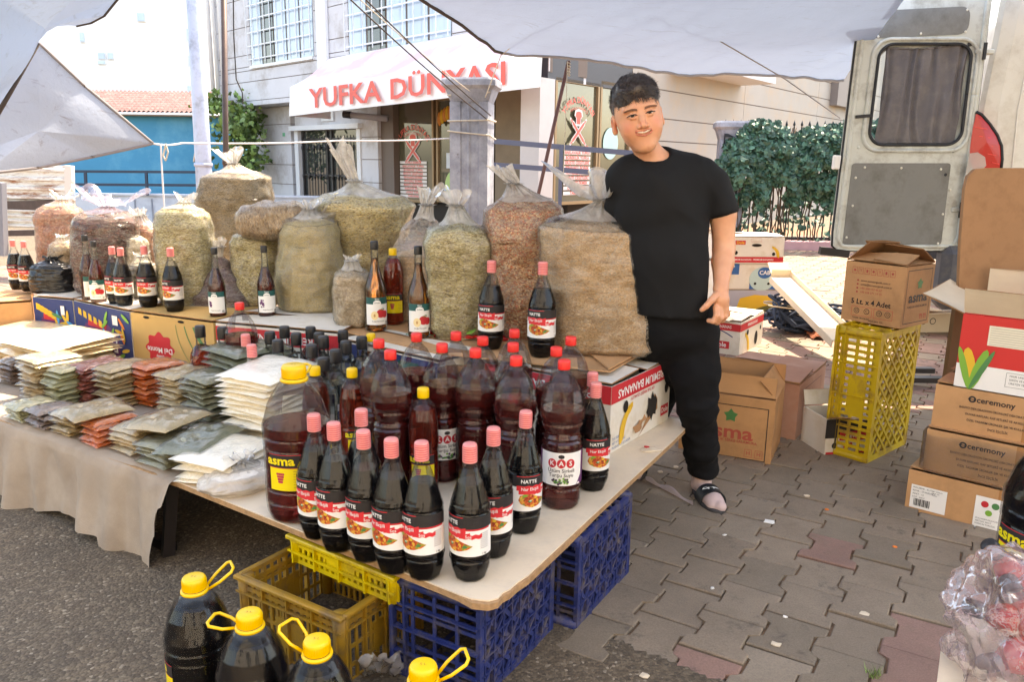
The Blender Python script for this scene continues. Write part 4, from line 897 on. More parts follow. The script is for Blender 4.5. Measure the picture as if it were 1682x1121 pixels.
def drape(i, j):
    a = lerp(-.0, L2, i); zbot = smoothprof(zb, a) if a < zb[-1][0] else zb[-1][1]
    zt = TZ+.004; z = lerp(zt, zbot, j) ; f_ = j**.8
    wv = (.028*math.sin(a*17+1.5*math.sin(a*5))+.016*math.sin(a*41+2))*f_+.012*noise.noise(Vector((a*9, z*9, 2)))*f_
    o_ = .004+.012*min(1, j*8)+max(-.012, wv)+.025*j
    if j == 0: o_ = -.03
    return seam+dl2*a+nT*o_+np.array([0, 0, z-seam[2]])-c0
b.grid(drape, 260, 34, cl.m)
def ctop(i, j): a = lerp(0, L2, i); p = seam+dl2*a+nT*(-.03-1.6*j)-c0; return (p[0], p[1], TZ+.004+.0015*noise.noise(Vector((a*6, j*9, 0))))
b.grid(ctop, 60, 30, cl.m); o = b.build('table_cloth', None, loc=tuple(c0)); tag(o, 'grey-beige cloth hanging ragged over the front of the long table', 'tablecloth')

# ---------------------------------------------------------------- plastic crates
def rect_bars(mb, o, ux, uy, nrm, W_, H_, nv_, nh, bw, th, m, diag=False, plate=None):
    """a moulded lattice panel: W_ x H_ from corner o, along ux and uy"""
    o = np.array(o, float); ux = np.array(ux, float); uy = np.array(uy, float); nrm = np.array(nrm, float)
    P = lambda x, y, d=0: o+ux*x+uy*y+nrm*d
    def bx(x0, x1, y0, y1, t=th, d=0): mb.box(P((x0+x1)/2, (y0+y1)/2, d), (abs(x1-x0), abs(y1-y0), t), m, axes=(ux, uy, nrm))
    e = bw*1.6; bx(0, e, 0, H_); bx(W_-e, W_, 0, H_); bx(e, W_-e, 0, e, th*.98); bx(e, W_-e, H_-e, H_, th*.98)
    if diag:
        s_ = W_/nv_; k = 0
        for sg in (1, -1):
            c_ = -H_
            while c_ < W_+H_:
                # line x = c + sg*y
                pts = []
                for y in (e*.5, H_-e*.5):
                    x = (c_+y) if sg > 0 else (c_+H_-y); pts.append((x, y))
                (x0, y0), (x1, y1) = pts; dx, dy = x1-x0, y1-y0; t0, t1 = 0, 1
                for (a_, lo_) in ((dx, e*.5-x0), ):
                    if dx > 0: t0 = max(t0, (e*.5-x0)/dx); t1 = min(t1, (W_-e*.5-x0)/dx)
                    elif dx < 0: t0 = max(t0, (W_-e*.5-x0)/dx); t1 = min(t1, (e*.5-x0)/dx)
                if t1-t0 > .04: mb.bar(P(x0+dx*t0, y0+dy*t0, .0012*sg), P(x0+dx*t1, y0+dy*t1, .0012*sg), bw*1.15 if sg > 0 else bw*.75, th*.8, m, up=nrm)
                c_ += s_
    else:
        for k in range(1, nv_): x = W_*k/nv_; bx(x-bw*.62, x+bw*.62, e, H_-e, th*.8)
        for k in range(1, nh): y = H_*k/nh; bx(e, W_-e, y-bw*.6, y+bw*.6, th*.9, .0008)
    if plate: x0, x1, y0, y1 = plate; bx(x0, x1, y0, y1, th*.95, .001)
def crate(name, label, loc, rot, L, W_, H_, m, slots=(12, 3), side=(8, 3), group=None, diag=7, plate=True, backed=False, bw=.0075):
    t = thing(name, label, 'crate', loc, rot, group); th = .006
    b = MB(); rect_bars(b, (-L/2, -W_/2, .004), (1, 0, 0), (0, 1, 0), (0, 0, 1), L, W_, diag, 2, bw*1.33, th, m, diag=True); b.build('lattice_base', t)
    if backed: b = MB(); b.box((0, 0, .012), (L-.03, W_-.03, .004), m); [b.box((-L/2+L*(k+.5)/9, 0, .004), (.004, W_-.02, .010), m) for k in range(9)]; [b.box((0, -W_/2+W_*(k+.5)/6, .0035), (L-.02, .004, .009), m) for k in range(6)]; b.build('base_plate', t)
    for (o, ux, nrm, ww, sl) in (((-L/2, -W_/2, 0), (1, 0, 0), (0, -1, 0), L, slots), ((-L/2, W_/2, 0), (1, 0, 0), (0, 1, 0), L, slots), ((-L/2, -W_/2, 0), (0, 1, 0), (-1, 0, 0), W_, side), ((L/2, -W_/2, 0), (0, 1, 0), (1, 0, 0), W_, side)):
        b = MB(); rect_bars(b, o, ux, (0, 0, 1), nrm, ww, H_, sl[0], sl[1], bw, th, m, plate=(ww*.36, ww*.64, H_*.25, H_*.62) if plate else None)
        n_ = np.array(nrm, float); uxv = np.array(ux, float)
        for x in (ww*.02, ww*.25, ww*.5, ww*.75, ww*.98): b.box(np.array(o)+uxv*x+n_*.006+np.array([0, 0, H_/2]), (.005, .012, H_*.96), m, axes=(uxv, n_, (0, 0, 1)))
        if H_ > .15: b.box(np.array(o)+uxv*ww/2+np.array([0, 0, H_*.84]), (ww*.9, .007, H_*.06), m, axes=(uxv, n_, (0, 0, 1)))
        b.build('side_panel', t)
    b = MB()
    for s_ in (-1, 1):
        b.box((0, s_*(W_/2+.007), H_-.006), (L+.03, .018, .012), m, bev=.003); b.box((s_*(L/2+.007), 0, H_-.006), (.018, W_-.006, .012), m, bev=.003)
        b.box((0, s_*(W_/2+.009), H_-.045), (L+.022, .006, .005), m); b.box((s_*(L/2+.009), 0, H_-.045), (.006, W_-.006, .005), m)
    b.build('rim', t)
    b = MB()
    for sx in (-1, 1):
        for sy in (-1, 1):
            b.lathe([(.017, .002), (.019, H_*.7), (.022, H_-.002)], 8, m, c=(sx*(L/2-.008), sy*(W_/2-.008), 0))
    b.build('corner_post', t)['kind'] = 'stuff'; return t
yel = mat('yellow_crate_plastic', (202, 170, 26), .5, var=.12, vs=9, dirt=(140, 108, 50), dirts=9, bump=.1); yel2 = mat('dusty_yellow_plastic', (172, 128, 30), .6, var=.2, vs=12, dirt=(120, 94, 58), dirts=11, bump=.15); yel3 = mat('bright_yellow_plastic', (214, 186, 20), .45, var=.08, vs=9, dirt=(150, 120, 40), dirts=9)
blu = mat('dusty_blue_plastic', (32, 46, 104), .6, var=.3, vs=14, dirt=(100, 90, 80), dirts=16, bump=.2, bs=60)
# blue crates stand on one long side, lattice bases facing out to the pavement: local z (depth) -> -E1, local x -> E2, local y -> up
def stand_rot(depth_dir, long_dir):
    z = Vector((*depth_dir, 0)).normalized(); x = Vector((*long_dir, 0)).normalized(); y = z.cross(x)
    return Matrix((x, y, z)).transposed().to_euler()
# base (local z=0 plane) faces away from depth_dir
for (a_, b0, b1, lab_) in ((.035, .02, .40, 'dusty blue crate on its side under the chipped corner of the board'), (-.02, .42, .80, 'dusty blue crate on its side nearer the boy, beside the first one')):
    cen = T(a_, (b0+b1)/2); H_ = .26 if a_ > 0 else .24
    r = stand_rot(E1, E2); cr = crate('plastic_crate', lab_, (cen[0], cen[1], .142), r, b1-b0-.02, .262, H_, blu, (9, 4), (6, 4), group='plastic crates holding up the board', diag=6, plate=False, backed=True)
# yellow open crate standing under the table
def on_rect(u0, v0, u1, v1, z): return gp(u0, v0, z), gp(u1, v1, z)
zr_ = .20; pL, pN = gp(394, 945, zr_), gp(562, 1015, zr_); pR = gp(650, 985, zr_)
dx_ = (pN-pL)[:2]; Lc = np.linalg.norm(dx_); dx_ /= Lc; dy_ = np.array([-dx_[1], dx_[0]]); Wc = .30
cen = pL[:2]+dx_*Lc/2+dy_*Wc/2
crate('plastic_crate', 'dusty yellow crate standing open under the table edge', (cen[0], cen[1], .004), math.atan2(dx_[1], dx_[0]), Lc-.01, Wc, zr_, yel2, (16, 4), (12, 4), diag=8)
p0_, p1_ = gp(480, 905, .235), gp(645, 975, .235); dx2 = (p1_-p0_)[:2]; L_ = np.linalg.norm(dx2); dx2 /= L_; dy2 = np.array([-dx2[1], dx2[0]]); cen = p0_[:2]+dx2*(L_/2+.0)+dy2*.14
crate('plastic_crate', 'bright yellow shallow crate wedged between the open crate and the board', (cen[0], cen[1], .203), math.atan2(dx2[1], dx2[0]), L_, .27, .078, yel3, (18, 3), (12, 3), diag=8)
# tall yellow crate standing on end beside the boxes
q0, q1, q2_ = gp(1368, 745), gp(1424, 766), gp(1487, 734)
dL = (q2_-q1)[:2]; WL = np.linalg.norm(dL); dL /= WL; dF = np.array([-dL[1], dL[0]]); dF = dF if dF[0] < 0 else -dF; DF = .195
cen = q1[:2]+dL*WL/2
# depth goes along dF (away from the lattice base which faces right-front); long side is up
z = Vector((*dF, 0)); x = Vector((0, 0, 1)); y = z.cross(x)
CRH = .585
crate('plastic_crate', 'tall yellow crate standing on end under the open branded carton', (cen[0], cen[1], CRH/2+.002), Matrix((x, y, z)).transposed().to_euler(), CRH-.02, WL, DF, yel, (20, 4), (8, 4), diag=9, bw=.0115)

# ---------------------------------------------------------------- cardboard boxes
def cbox(name, label, near, rz, L, W_, H_, m=None, flaps={}, z0=0., cat='box', group=None, anchor='fr', mi=None, top=True, fm=None):
    """box whose front face is local -y; near = ground position of its front-right bottom corner"""
    m = m or M['card']; mi = mi or M['card_in']
    c, s_ = math.cos(rz), math.sin(rz); ax = np.array([c, s_]); ay = np.array([-s_, c])
    cen = np.array(near[:2])+(-ax*L/2 if anchor == 'fr' else ax*L/2)+ay*W_/2
    t = thing(name, label, cat, (cen[0], cen[1], z0), rz, group); th = .004
    b = MB(); 
    for (cx, cy, sx, sy) in ((0, -W_/2+th/2, L, th), (0, W_/2-th/2, L, th), (-L/2+th/2, 0, th, W_-2*th), (L/2-th/2, 0, th, W_-2*th)):
        b.box((cx, cy, H_/2), (sx, sy, H_), m)
    b.box((0, 0, .003), (L-2*th, W_-2*th, .004), m)
    b.build('body', t)
    for k, (ang, ln) in flaps.items():
        w_ = (L if k in 'fb' else W_)-.004; b = MB(); a = R(ang)     # ang 0 = closed over the top, 90 = upright, 180 = folded out flat
        n_ = {'f': (0, -1), 'b': (0, 1), 'l': (-1, 0), 'r': (1, 0)}[k]; hy = (W_ if k in 'fb' else L)/2
        inw = np.array([-n_[0], -n_[1], 0]); base = np.array([n_[0]*(hy-.002), n_[1]*(hy-.002), H_+(.003 if k in 'lr' else .0075)]); d = inw*math.cos(a)+np.array([0, 0, math.sin(a)]); nn_ = np.cross(d, np.array([-inw[1], inw[0], 0])); tv = np.array([-inw[1], inw[0], 0.])
        def ff(i, j, top_, base=base, d=d, tv=tv, nn_=nn_, w_=w_, ln=ln): 
            bend = .012*math.sin(i*2.7+1)*j*j; return base+tv*(i-.5)*w_+d*ln*j+nn_*(bend+(th if top_ else 0))
        g1 = lambda i, j: ff(i, j, 0); g2 = lambda i, j: ff(i, j, 1)
        b.grid(g1, 8, 6, fm or (m if nn_[2] < 0 else mi), smooth=False); b.grid(g2, 8, 6, fm or (mi if nn_[2] < 0 else m), smooth=False)
        for (q_, k_) in (((0, 0), (1, 0)), ((0, 1), (1, 1))): b.quad(ff(q_[0], q_[1], 0), ff(k_[0], k_[1], 0), ff(k_[0], k_[1], 1), ff(q_[0], q_[1], 1), M['card_in'])
        for i_ in (0, 1):
            b.quad(ff(i_, 0, 0), ff(i_, 1, 0), ff(i_, 1, 1), ff(i_, 0, 1), M['card_in'])
        b.build('flap', t)
    t['L'] = L; t['W'] = W_; t['H'] = H_
    return t
def fmap(t, side, off=.0012):
    L, W_, H_ = t['L'], t['W'], t['H']
    if side == 'f': return lambda x, y: (x, -W_/2-off, H_/2+y)
    if side == 'r': return lambda x, y: (L/2+off, x, H_/2+y)
    if side == 'l': return lambda x, y: (-L/2-off, -x, H_/2+y)
    if side == 't': return lambda x, y: (x, y, H_+off+.002)
def rectp(mb, fn, x0, x1, y0, y1, m): mb.add([fn(x0, y0), fn(x1, y0), fn(x1, y1), fn(x0, y1)], [(0, 1, 2, 3)], m)
def rect_line(mb, fn, x0, x1, y0, y1, w_, m):
    rectp(mb, fn, x0, x1, y0, y0+w_, m); rectp(mb, fn, x0, x1, y1-w_, y1, m); rectp(mb, fn, x0, x0+w_, y0+w_, y1-w_, m); rectp(mb, fn, x1-w_, x1, y0+w_, y1-w_, m)
def disc(mb, fn, cx, cy, r, m, n=16, ry=None, lobes=0): mb.add([fn(cx+r*(1+(.12*math.cos(lobes*k*2*math.pi/n) if lobes else 0))*math.cos(k*2*math.pi/n), cy+(ry or r)*(1+(.12*math.cos(lobes*k*2*math.pi/n) if lobes else 0))*math.sin(k*2*math.pi/n)) for k in range(n)], [tuple(range(n))], m)
def off(fn, d):     # a print layer slightly above another
    a, b_, c_ = np.array(fn(0, 0)), np.array(fn(1, 0)), np.array(fn(0, 1)); n_ = np.cross(b_-a, c_-a); n_ /= np.linalg.norm(n_)
    return lambda x, y: tuple(np.array(fn(x, y))+n_*d)
def banana(mb, fn, cx, cy, s_, m=None, flip=1):
    for k in range(3):
        pts = []; o = k*.16
        for i in range(9): a = lerp(-.3, 1.5, i/8); pts.append((cx+flip*s_*(math.cos(a)-.6+o*.6), cy+s_*(math.sin(a)*1.1-.5-o*.5)))
        for i in range(8, -1, -1): a = lerp(-.3, 1.5, i/8); r_ = .68+.10*math.cos((i/8-.5)*3); r_ = .80-.12*math.sin(i/8*math.pi); pts.append((cx+flip*s_*(math.cos(a)*r_-.6+o*.6), cy+s_*(math.sin(a)*1.1*r_-.5-o*.5)))
        f2 = off(fn, .0004*(k+1)) 
        vs = [f2(*p) for p in pts]; n_ = len(vs); h_ = 9
        mb.add(vs, [(i, i+1, n_-2-i, n_-1-i) for i in range(h_-1)], [M['yellow_ink'], flat('banana_shade', (206, 160, 40), .6)][k % 2] if m is None else m)
def vine_leaf(mb, fn, cx, cy, s_, m):
    pts = []
    for k in range(20):
        a = k*2*math.pi/20+math.pi/2; r_ = s_*(1.0 if k % 4 == 0 else (.62 if k % 2 == 0 else .72)); pts.append((cx+r_*math.cos(a), cy+r_*math.sin(a)))
    mb.add([fn(cx, cy)]+[fn(*p) for p in pts], [(0, 1+k, 1+(k+1) % 20) for k in range(20)], m)
def asma_word(mb, fn, cx, cy, h, m, outline=False):
    mb.text('asma', h, lambda x, y: fn(cx+x*1.25, cy+y), m, .022 if not outline else .012)
def para(mb, fn, x0, y0, lines, size, m, bold=0, dy=None):
    for k, s_ in enumerate(lines): mb.text(s_, size, lambda x, y, k=k: fn(x0+x, y0-k*(dy or size*1.35)+y), m, bold, 'LEFT')
K_, RS = M['black_ink'], M['red_ink_soft']
# open branded carton on the tall crate
nb = gp(1478, 541, CRH+.005); nl = gp(1381, 524, CRH+.005); rz1 = math.atan2((nb-nl)[1], (nb-nl)[0]); Lb = np.linalg.norm((nb-nl)[:2])
t = cbox('cardboard_box', 'open brown carton with a green leaf and black lettering balanced on the tall yellow crate', nb, rz1, Lb, .24, .262, z0=CRH+.006, flaps={'l': (38, .13), 'r': (8, .15), 'f': (14, .10), 'b': (30, .13)}, group='cartons with a vine-leaf print')
b = MB(); f = fmap(t, 'f'); L, H_ = Lb, .262
for k in range(7):
    x = -L*.34+k*L*.105; rect_line(b, f, x-L*.042, x+L*.042, H_*.31, H_*.42, .0015, RS)
    g = [lambda: disc(b, f, x, H_*.365, L*.02, RS, 10), lambda: b.text('♺' if 0 else 'Y', L*.07, lambda a, c_: f(x+a, H_*.365+c_), RS), lambda: rectp(b, f, x-L*.015, x+L*.015, H_*.34, H_*.39, RS)][k % 3]; g()
for k, s_ in enumerate(('www.asmaorganik.com.tr', 'asma@asmaorganik.com.tr', '+90 258 123 45 67', '+90 258 371 19 20')):
    disc(b, f, -L*.27, H_*(.20-.065*k), .0045, RS, 8); b.text(s_, .013, lambda x, y, k=k: f(-L*.22+x, H_*(.20-.065*k)+y), RS if k > 1 else K_, 0, 'LEFT')
b.text('5 Lt. x 4 Adet', .032, lambda x, y: f(-L*.02+x, -H_*.16+y), K_, .02)
rect_line(b, f, -L*.33, L*.02, -H_*.40, -H_*.24, .0012, M['red_ink']); rect_line(b, f, L*.05, L*.36, -H_*.40, -H_*.24, .0012, M['red_ink'])
for x in (-L*.24, -L*.07, L*.14, L*.28): disc(b, f, x, -H_*.31, .013, K_, 14); disc(b, off(f, .0004), x, -H_*.31, .0105, M['card'], 14); b.text('C' if x in (-L*.07,) else 'O', .016, lambda a, c_: off(f, .0008)(x+a, -H_*.31+c_), K_, .02)
b.text('TARIM ÜRÜNLERİ', .010, lambda x, y: f(-L*.16+x, -H_*.435+y), K_, .01); b.text('GIDA SAN. TİC.', .010, lambda x, y: f(L*.10+x, -H_*.455+y), K_, .01); b.build('print', t)
b = MB(); f = fmap(t, 'r'); L = .24; rect_line(b, f, -L*.44, L*.42, -H_*.44, H_*.44, .003, K_); vine_leaf(b, f, L*.02, H_*.20, .026, M['green_ink']); asma_word(b, f, 0, -H_*.02, .062, K_); b.text('TURŞULUK SİRKE SALAMURA', .0125, lambda x, y: f(x, -H_*.17+y), K_, .01); b.text('TI TI', .03, lambda x, y: f(L*.24+x, -H_*.36+y), M['red_ink'], .01); b.build('print', t)
# open carton on the ground by the boy's leg
nb = gp(1265, 766); nl = gp(1115, 741); rz1 = math.atan2((nb-nl)[1], (nb-nl)[0]); Lb = .40; H_ = .29
t = cbox('cardboard_box', 'open brown carton with a green leaf and red lettering on the pavers by the boy', nb, rz1, Lb, .30, H_, flaps={'b': (92, .085), 'r': (50, .10), 'f': (72, .085), 'l': (40, .10)}, group='cartons with a vine-leaf print')
b = MB(); f = fmap(t, 'f'); L = Lb; rect_line(b, f, -L*.44, L*.44, -H_*.46, H_*.36, .0035, K_); vine_leaf(b, f, L*.05, H_*.19, .032, M['green_ink']); asma_word(b, f, L*.03, -H_*.07, .085, RS); b.text('TURŞULUK SİRKE SALAMURA', .017, lambda x, y: f(L*.06+x, -H_*.20+y), RS, .012)
for x in (L*.26, L*.37): rect_line(b, f, x-.016, x+.016, -H_*.42, -H_*.30, .0015, RS); b.text('H', .024, lambda a, c_: f(x+a, -H_*.36+c_), RS, .01)
b.build('print', t)
# big closed brown box
nb = gp(1305, 727); nr_ = gp(1386, 645); d_ = (nr_-nb)[:2]; Wb = np.linalg.norm(d_); rz1 = math.atan2(d_[1], d_[0])-math.pi/2; rz1 = rz1
t = cbox('cardboard_box', 'dented plain brown box with a torn label on its lid behind the open carton', nb, rz1, .40, min(Wb, .5), .275, mat('reddish_cardboard', (172, 122, 98), .85, var=.1, vs=4, dirt=(180, 140, 120), dirts=2.5), flaps={'l': (0, .2), 'r': (1, .2), 'f': (2, .235), 'b': (1, .235)})
b = MB(); f = fmap(t, 't', .012); b.text('FRAGILE', .05, lambda x, y: f(x-.02, y+.03), RS, .01); b.text('HANDLE WITH CARE', .022, lambda x, y: f(x-.02, y-.02), RS, .01); b.add([f(.06+.045*math.cos(k*.63)*(1+.3*math.sin(k*2.1)), -.07+.022*math.sin(k*.63)) for k in range(10)], [tuple(range(10))], M['card_pale']); b.build('print', t)
b = MB(); f = fmap(t, 'r'); rect_line(b, f, -.16, .16, -.10, .10, .003, flat('dark_brown_ink', (96, 64, 50), .7)); b.text('12', .08, lambda x, y: f(x-.08, y), flat('dark_brown_ink2', (96, 64, 50), .7), .0); b.build('print', t)
# small printed carton behind the tall crate
nb = gp(1402, 742); 
t = cbox('printed_carton', 'small open white, black and red printed carton half behind the tall crate', gp(1424, 748), R(10), .21, .2, .175, M['carton_white'], flaps={'f': (165, .06), 'b': (100, .07)})
b = MB(); f = fmap(t, 'f'); rectp(b, f, -.11, .11, .0, .0875, K_); f2 = off(f, .0004); rectp(b, f2, -.04, .11, -.012, .03, M['red_ink']); b.text('Ceviz', .03, lambda x, y: off(f, .0008)(.02+x, .008+y), M['white_ink'], .01); disc(b, f, -.06, -.035, .014, K_); rectp(b, f2, -.064, -.056, -.03, .0, K_)
for k in range(7): disc(b, off(f, .0004*(k+1)), -.01+.014*(k % 3), -.03-.012*(k//3), .008, M['red_ink'], 8)
rectp(b, f, -.1, .1, -.085, -.065, M['red_ink']); b.build('print', t)
# banana boxes behind the boy
def bandbox(name, label, near, rz, L, W_, H_, z0=0., band_top=False, group='banana cartons stacked behind the boy', anchor='fr'):
    t = cbox(name, label, near, rz, L, W_, H_, M['carton_white'], {'f': (0, W_*.4), 'b': (0, W_*.4)}, z0, 'box', group, anchor); return t
nbp = gp(1278, 514); Wd = .52; 
t = bandbox('banana_box', 'bottom carton of the stack, printed with a blurred yellow banana', nbp, R(4), .55, .4, .20); b = MB(); f = fmap(t, 'f'); rectp(b, f, -.27, .27, -.098, .098, flat('grey_print', (168, 166, 176), .6)); f2 = off(f, .0006)
b.add([f2(x, y) for x, y in ((-.12, -.098), (.27, -.098), (.27, .0), (.2, .05), (.05, .06), (-.08, .03))], [tuple(range(6))], M['yellow_ink']); f3 = off(f, .0012); b.add([f3(x, y) for x, y in ((.02, -.098), (.27, -.098), (.27, -.02), (.18, -.03), (.08, -.06))], [tuple(range(5))], flat('olive_print', (96, 92, 44), .6)); b.build('print', t)
t = bandbox('banana_box', 'middle carton of the stack, white and blue with a round emblem', nbp+np.array([-.03, 0, 0]), R(4), .54, .4, .225, .206); b = MB(); f = fmap(t, 'f'); f2 = off(f, .0006); f3 = off(f, .0012); f4 = off(f, .0018)
rectp(b, f, -.27, -.08, .02, .112, M['blue_ink']); rectp(b, f, .02, .27, -.11, -.04, M['blue_ink']); b.add([f2(.13+.115*math.cos(a), -.02+.105*math.sin(a)) for a in np.linspace(0, 6.2, 24)], [tuple(range(24))], flat('pale_teal', (176, 200, 196), .6)); disc(b, f3, .15, .035, .062, M['blue_ink'], 20, .05); b.text('CAB', .05, lambda x, y: f4(.15+x, .035+y), M['white_ink'], .02); b.text('BANANAS', .022, lambda x, y: f3(-.17+x, .09+y), M['white_ink'], .01)
disc(b, f4, .07, -.06, .012, M['hole']); disc(b, f4, .19, -.06, .012, M['hole']); b.build('print', t)
t = bandbox('banana_box', 'top carton of the stack, white with a red band and a yellow banana', nbp+np.array([.0, -.01, 0]), R(4), .55, .42, .225, .437); b = MB(); f = fmap(t, 'f'); f2 = off(f, .0006); f3 = off(f, .0012); rectp(b, f, -.275, .275, -.105, -.055, M['red_ink']); b.text('PREMIUM BANANAS · PREMIUM BANANAS', .021, lambda x, y: f2(x, -.08+y), M['white_ink'], .01, squeeze=.95)
banana(b, f, .20, .0, .065, None, 1); disc(b, f2, .03, .045, .045, M['hole'], 16, .013); disc(b, f2, -.15, -.02, .017, M['hole']); disc(b, f3, .185, -.03, .015, M['hole'])
rect_line(b, f, -.02, .07, .075, .105, .001, M['red_ink']); rectp(b, f, -.16, -.07, .05, .085, M['red_ink']); b.text('Dole', .035, lambda x, y: f2(-.115+x, .067+y), M['yellow_ink'], .02); b.build('print', t)
nb = gp(1213, 588); nr_ = gp(1251, 566); d_ = (nr_-nb)[:2]; rz1 = R(24)
t = cbox('banana_box', 'single white banana carton with a red top band standing apart on the pavers', nb, math.atan2(d_[1], d_[0])-math.pi/2, .34, .5, .24, M['carton_white'], {'f': (0, .2), 'b': (0, .2)}); 
for sd_, ww in (('f', .34), ('r', .5)):
    b = MB(); f = fmap(t, sd_); f2 = off(f, .0006); rectp(b, f, -ww/2, ww/2, .055, .105, M['red_ink']); b.text('PREMIUM BANANAS', .03, lambda x, y: f2(x, .08+y), M['white_ink'], .01, squeeze=.8)
    if sd_ == 'f': rectp(b, f, -.03, .10, -.07, -.02, M['red_ink']); b.text('Dole', .045, lambda x, y: f2(.035+x, -.045+y), M['white_ink'], .02); b.add([f(-.14+.26*t_, .01+.045*math.sin(t_*3.14)+q_) for q_ in (0, .008) for t_ in (np.linspace(0, 1, 8) if q_ == 0 else np.linspace(1, 0, 8))], [tuple(range(16))], M['navy_ink'])
    else: banana(b, f, -.10, -.02, .09); disc(b, off(f, .002), -.10, .03, .02, M['hole']); disc(b, f2, .10, -.04, .035, M['hole'], 16, .05); disc(b, f2, .19, .02, .016, M['hole'])
    b.build('print', t)
b = MB(); t = thing('carton_lid', 'warped pale cardboard lid lying on the single banana carton', 'lid', (float(nb[0])-.02, float(nb[1])+.22, .246), math.atan2(d_[1], d_[0])-math.pi/2); b.grid(lambda i, j: ((i-.5)*.36-.10, (j-.5)*.5, .006+.01*math.sin(i*3+j*2)), 8, 8, M['card_pale'], smooth=False); b.grid(lambda i, j: ((i-.5)*.36-.10, (j-.5)*.5, .010+.01*math.sin(i*3+j*2)), 8, 8, M['card_pale'], smooth=False); b.build('sheet', t)
# tilted long tray of cardboard
pa, pb_ = gy(1282, 455, 6.1), gy(1388, 560, 4.9); t = thing('cardboard_tray', 'long pale cardboard tray leaning with one end on the rope heap', 'tray', tuple(pb_*np.array([1, 1, 0]))); c0 = np.array(t.location)
d_ = pa-pb_; L = np.linalg.norm(d_); d_ /= L; sdv = np.cross(d_, (0, 0, 1)); sdv /= np.linalg.norm(sdv); upv = np.cross(sdv, d_); b = MB(); c_ = (pa+pb_)/2-c0
b.box(c_, (L, .16, .008), M['card_pale'], axes=(d_, sdv, upv)); b.box(c_+sdv*.08+upv*.022, (L, .006, .045), M['card_pale'], axes=(d_, sdv, upv)); b.box(c_-sdv*.08-upv*.022, (L, .006, .050), M['card_pale'], axes=(d_, sdv, upv)); b.box(c_+d_*L/2+upv*.03, (.008, .15, .06), M['card_pale'], axes=(d_, sdv, upv)); b.build('tray', t)
b = MB(); b.box(c_+d_*(L/2+.06)+upv*.05, (.16, .15, .006), M['card_pale'], axes=(lerp(d_, upv, .35), sdv, lerp(upv, -d_, .35))); b.build('flap', t)
# heap of dark blue rope
rp = gp(1325, 548); t = thing('rope_heap', 'tangled heap of dark blue rope on the pavers beyond the cartons', 'rope', (rp[0], rp[1], 0)); rnd = random.Random(4); bm = mat('blue_rope', (44, 56, 76), .9, bump=.6, bs=120, var=.3)
for q in range(9):
    b = MB(); pts = []; a0 = rnd.uniform(0, 6)
    for k in range(60):
        a = a0+k*.55; rr = .16+.12*noise.noise(Vector((k*.13, q, 0))); pts.append(((.10*noise.noise(Vector((k*.2, q, 5)))+rr*1.5*math.cos(a)), rr*.9*math.sin(a*1.13+q), .03+.26*abs(noise.noise(Vector((k*.17, q, 9))))*(1-.3*math.cos(a))+.02*q*.6))
    b.tube(pts, .011, bm, 6); b.build('coil', t)
for q, c1 in enumerate(((190, 170, 140), (160, 140, 110), (196, 186, 170))):
    b = MB(); pts = [(.32*math.cos(k*.25+q*2)*(1+.1*math.sin(k*.6)), -.12+.16*math.sin(k*.25+q)*1.1, .02+.22*abs(math.sin(k*.11+q))) for k in range(26)]; b.tube(pts, .006, flat('string', c1, .85), 6); b.build('coil', t)
b = MB(); p = gp(1362, 556); t = thing('brown_rag', 'rust-brown rag lying under the leaning tray', 'rag', (p[0], p[1], 0)); b.grid(lambda i, j: ((i-.5)*.34, (j-.5)*.26, .02+.09*abs(noise.noise(Vector((i*4, j*4, 1))))+.05*math.sin(i*3.1)*math.sin(j*3.1)), 20, 16, flat('rust_cloth', (150, 84, 56), .9)); b.build('cloth', t)
b = MB(); p = gp(1100, 640); t = thing('bucket', 'white plastic tub behind the boy', 'bucket', (p[0]+.25, p[1]+.6, 0)); b.lathe([(.11, 0), (.14, .26), (.146, .262), (.146, .27)], 24, flat('white_tub', (222, 224, 230), .4)); b.build('body', t)
# ---- stack on the right
n0, n1 = gp(1485, 838), gp(1590, 866); d_ = (n1-n0)[:2]; d_ /= np.linalg.norm(d_); rzS = math.atan2(d_[1], d_[0]); ayS = np.array([-d_[1], d_[0]])
def stackbox(name, label, off_, L, W_, H_, z0, **k):
    p = n0[:2]+d_*off_[0]+ayS*off_[1]; return cbox(name, label, p, rzS, L, W_, H_, z0=z0, anchor='fl', **k)
tape = mat('clear_tape', (176, 124, 78), .25, var=.1)
def tapeX(t, x=.0):
    b = MB(); f = fmap(t, 'f', .001); W_, H_ = t['W'], t['H']; rectp(b, f, x-.028, x+.028, -H_/2, H_/2, tape); b.build('tape', t)
t = stackbox('cardboard_box', 'bottom brown box of the stack with white shipping labels', (0, 0), .60, .40, .163, 0., flaps={'f': (0, .2), 'b': (0, .2)}, group='stacked cartons beside the van')
b = MB(); f = fmap(t, 'f', .0014); f2 = off(f, .0006); rectp(b, f, -.285, -.165, -.062, .028, M['white_ink']); para(b, f2, -.279, .018, ['MALZEME : KUTU', 'RENK : STANDART', 'ADET : 12', 'LOT : 0417'], .009, K_); para(b, f2, -.215, .018, ['NET AĞIRLIK', 'BRÜT AĞ.', 'TARİH'], .006, K_)
for k in range(14): rectp(b, f2, -.272+k*.004, -.272+k*.004+.0018*(1+(k*7 % 3)*.4), -.052, -.024, K_)
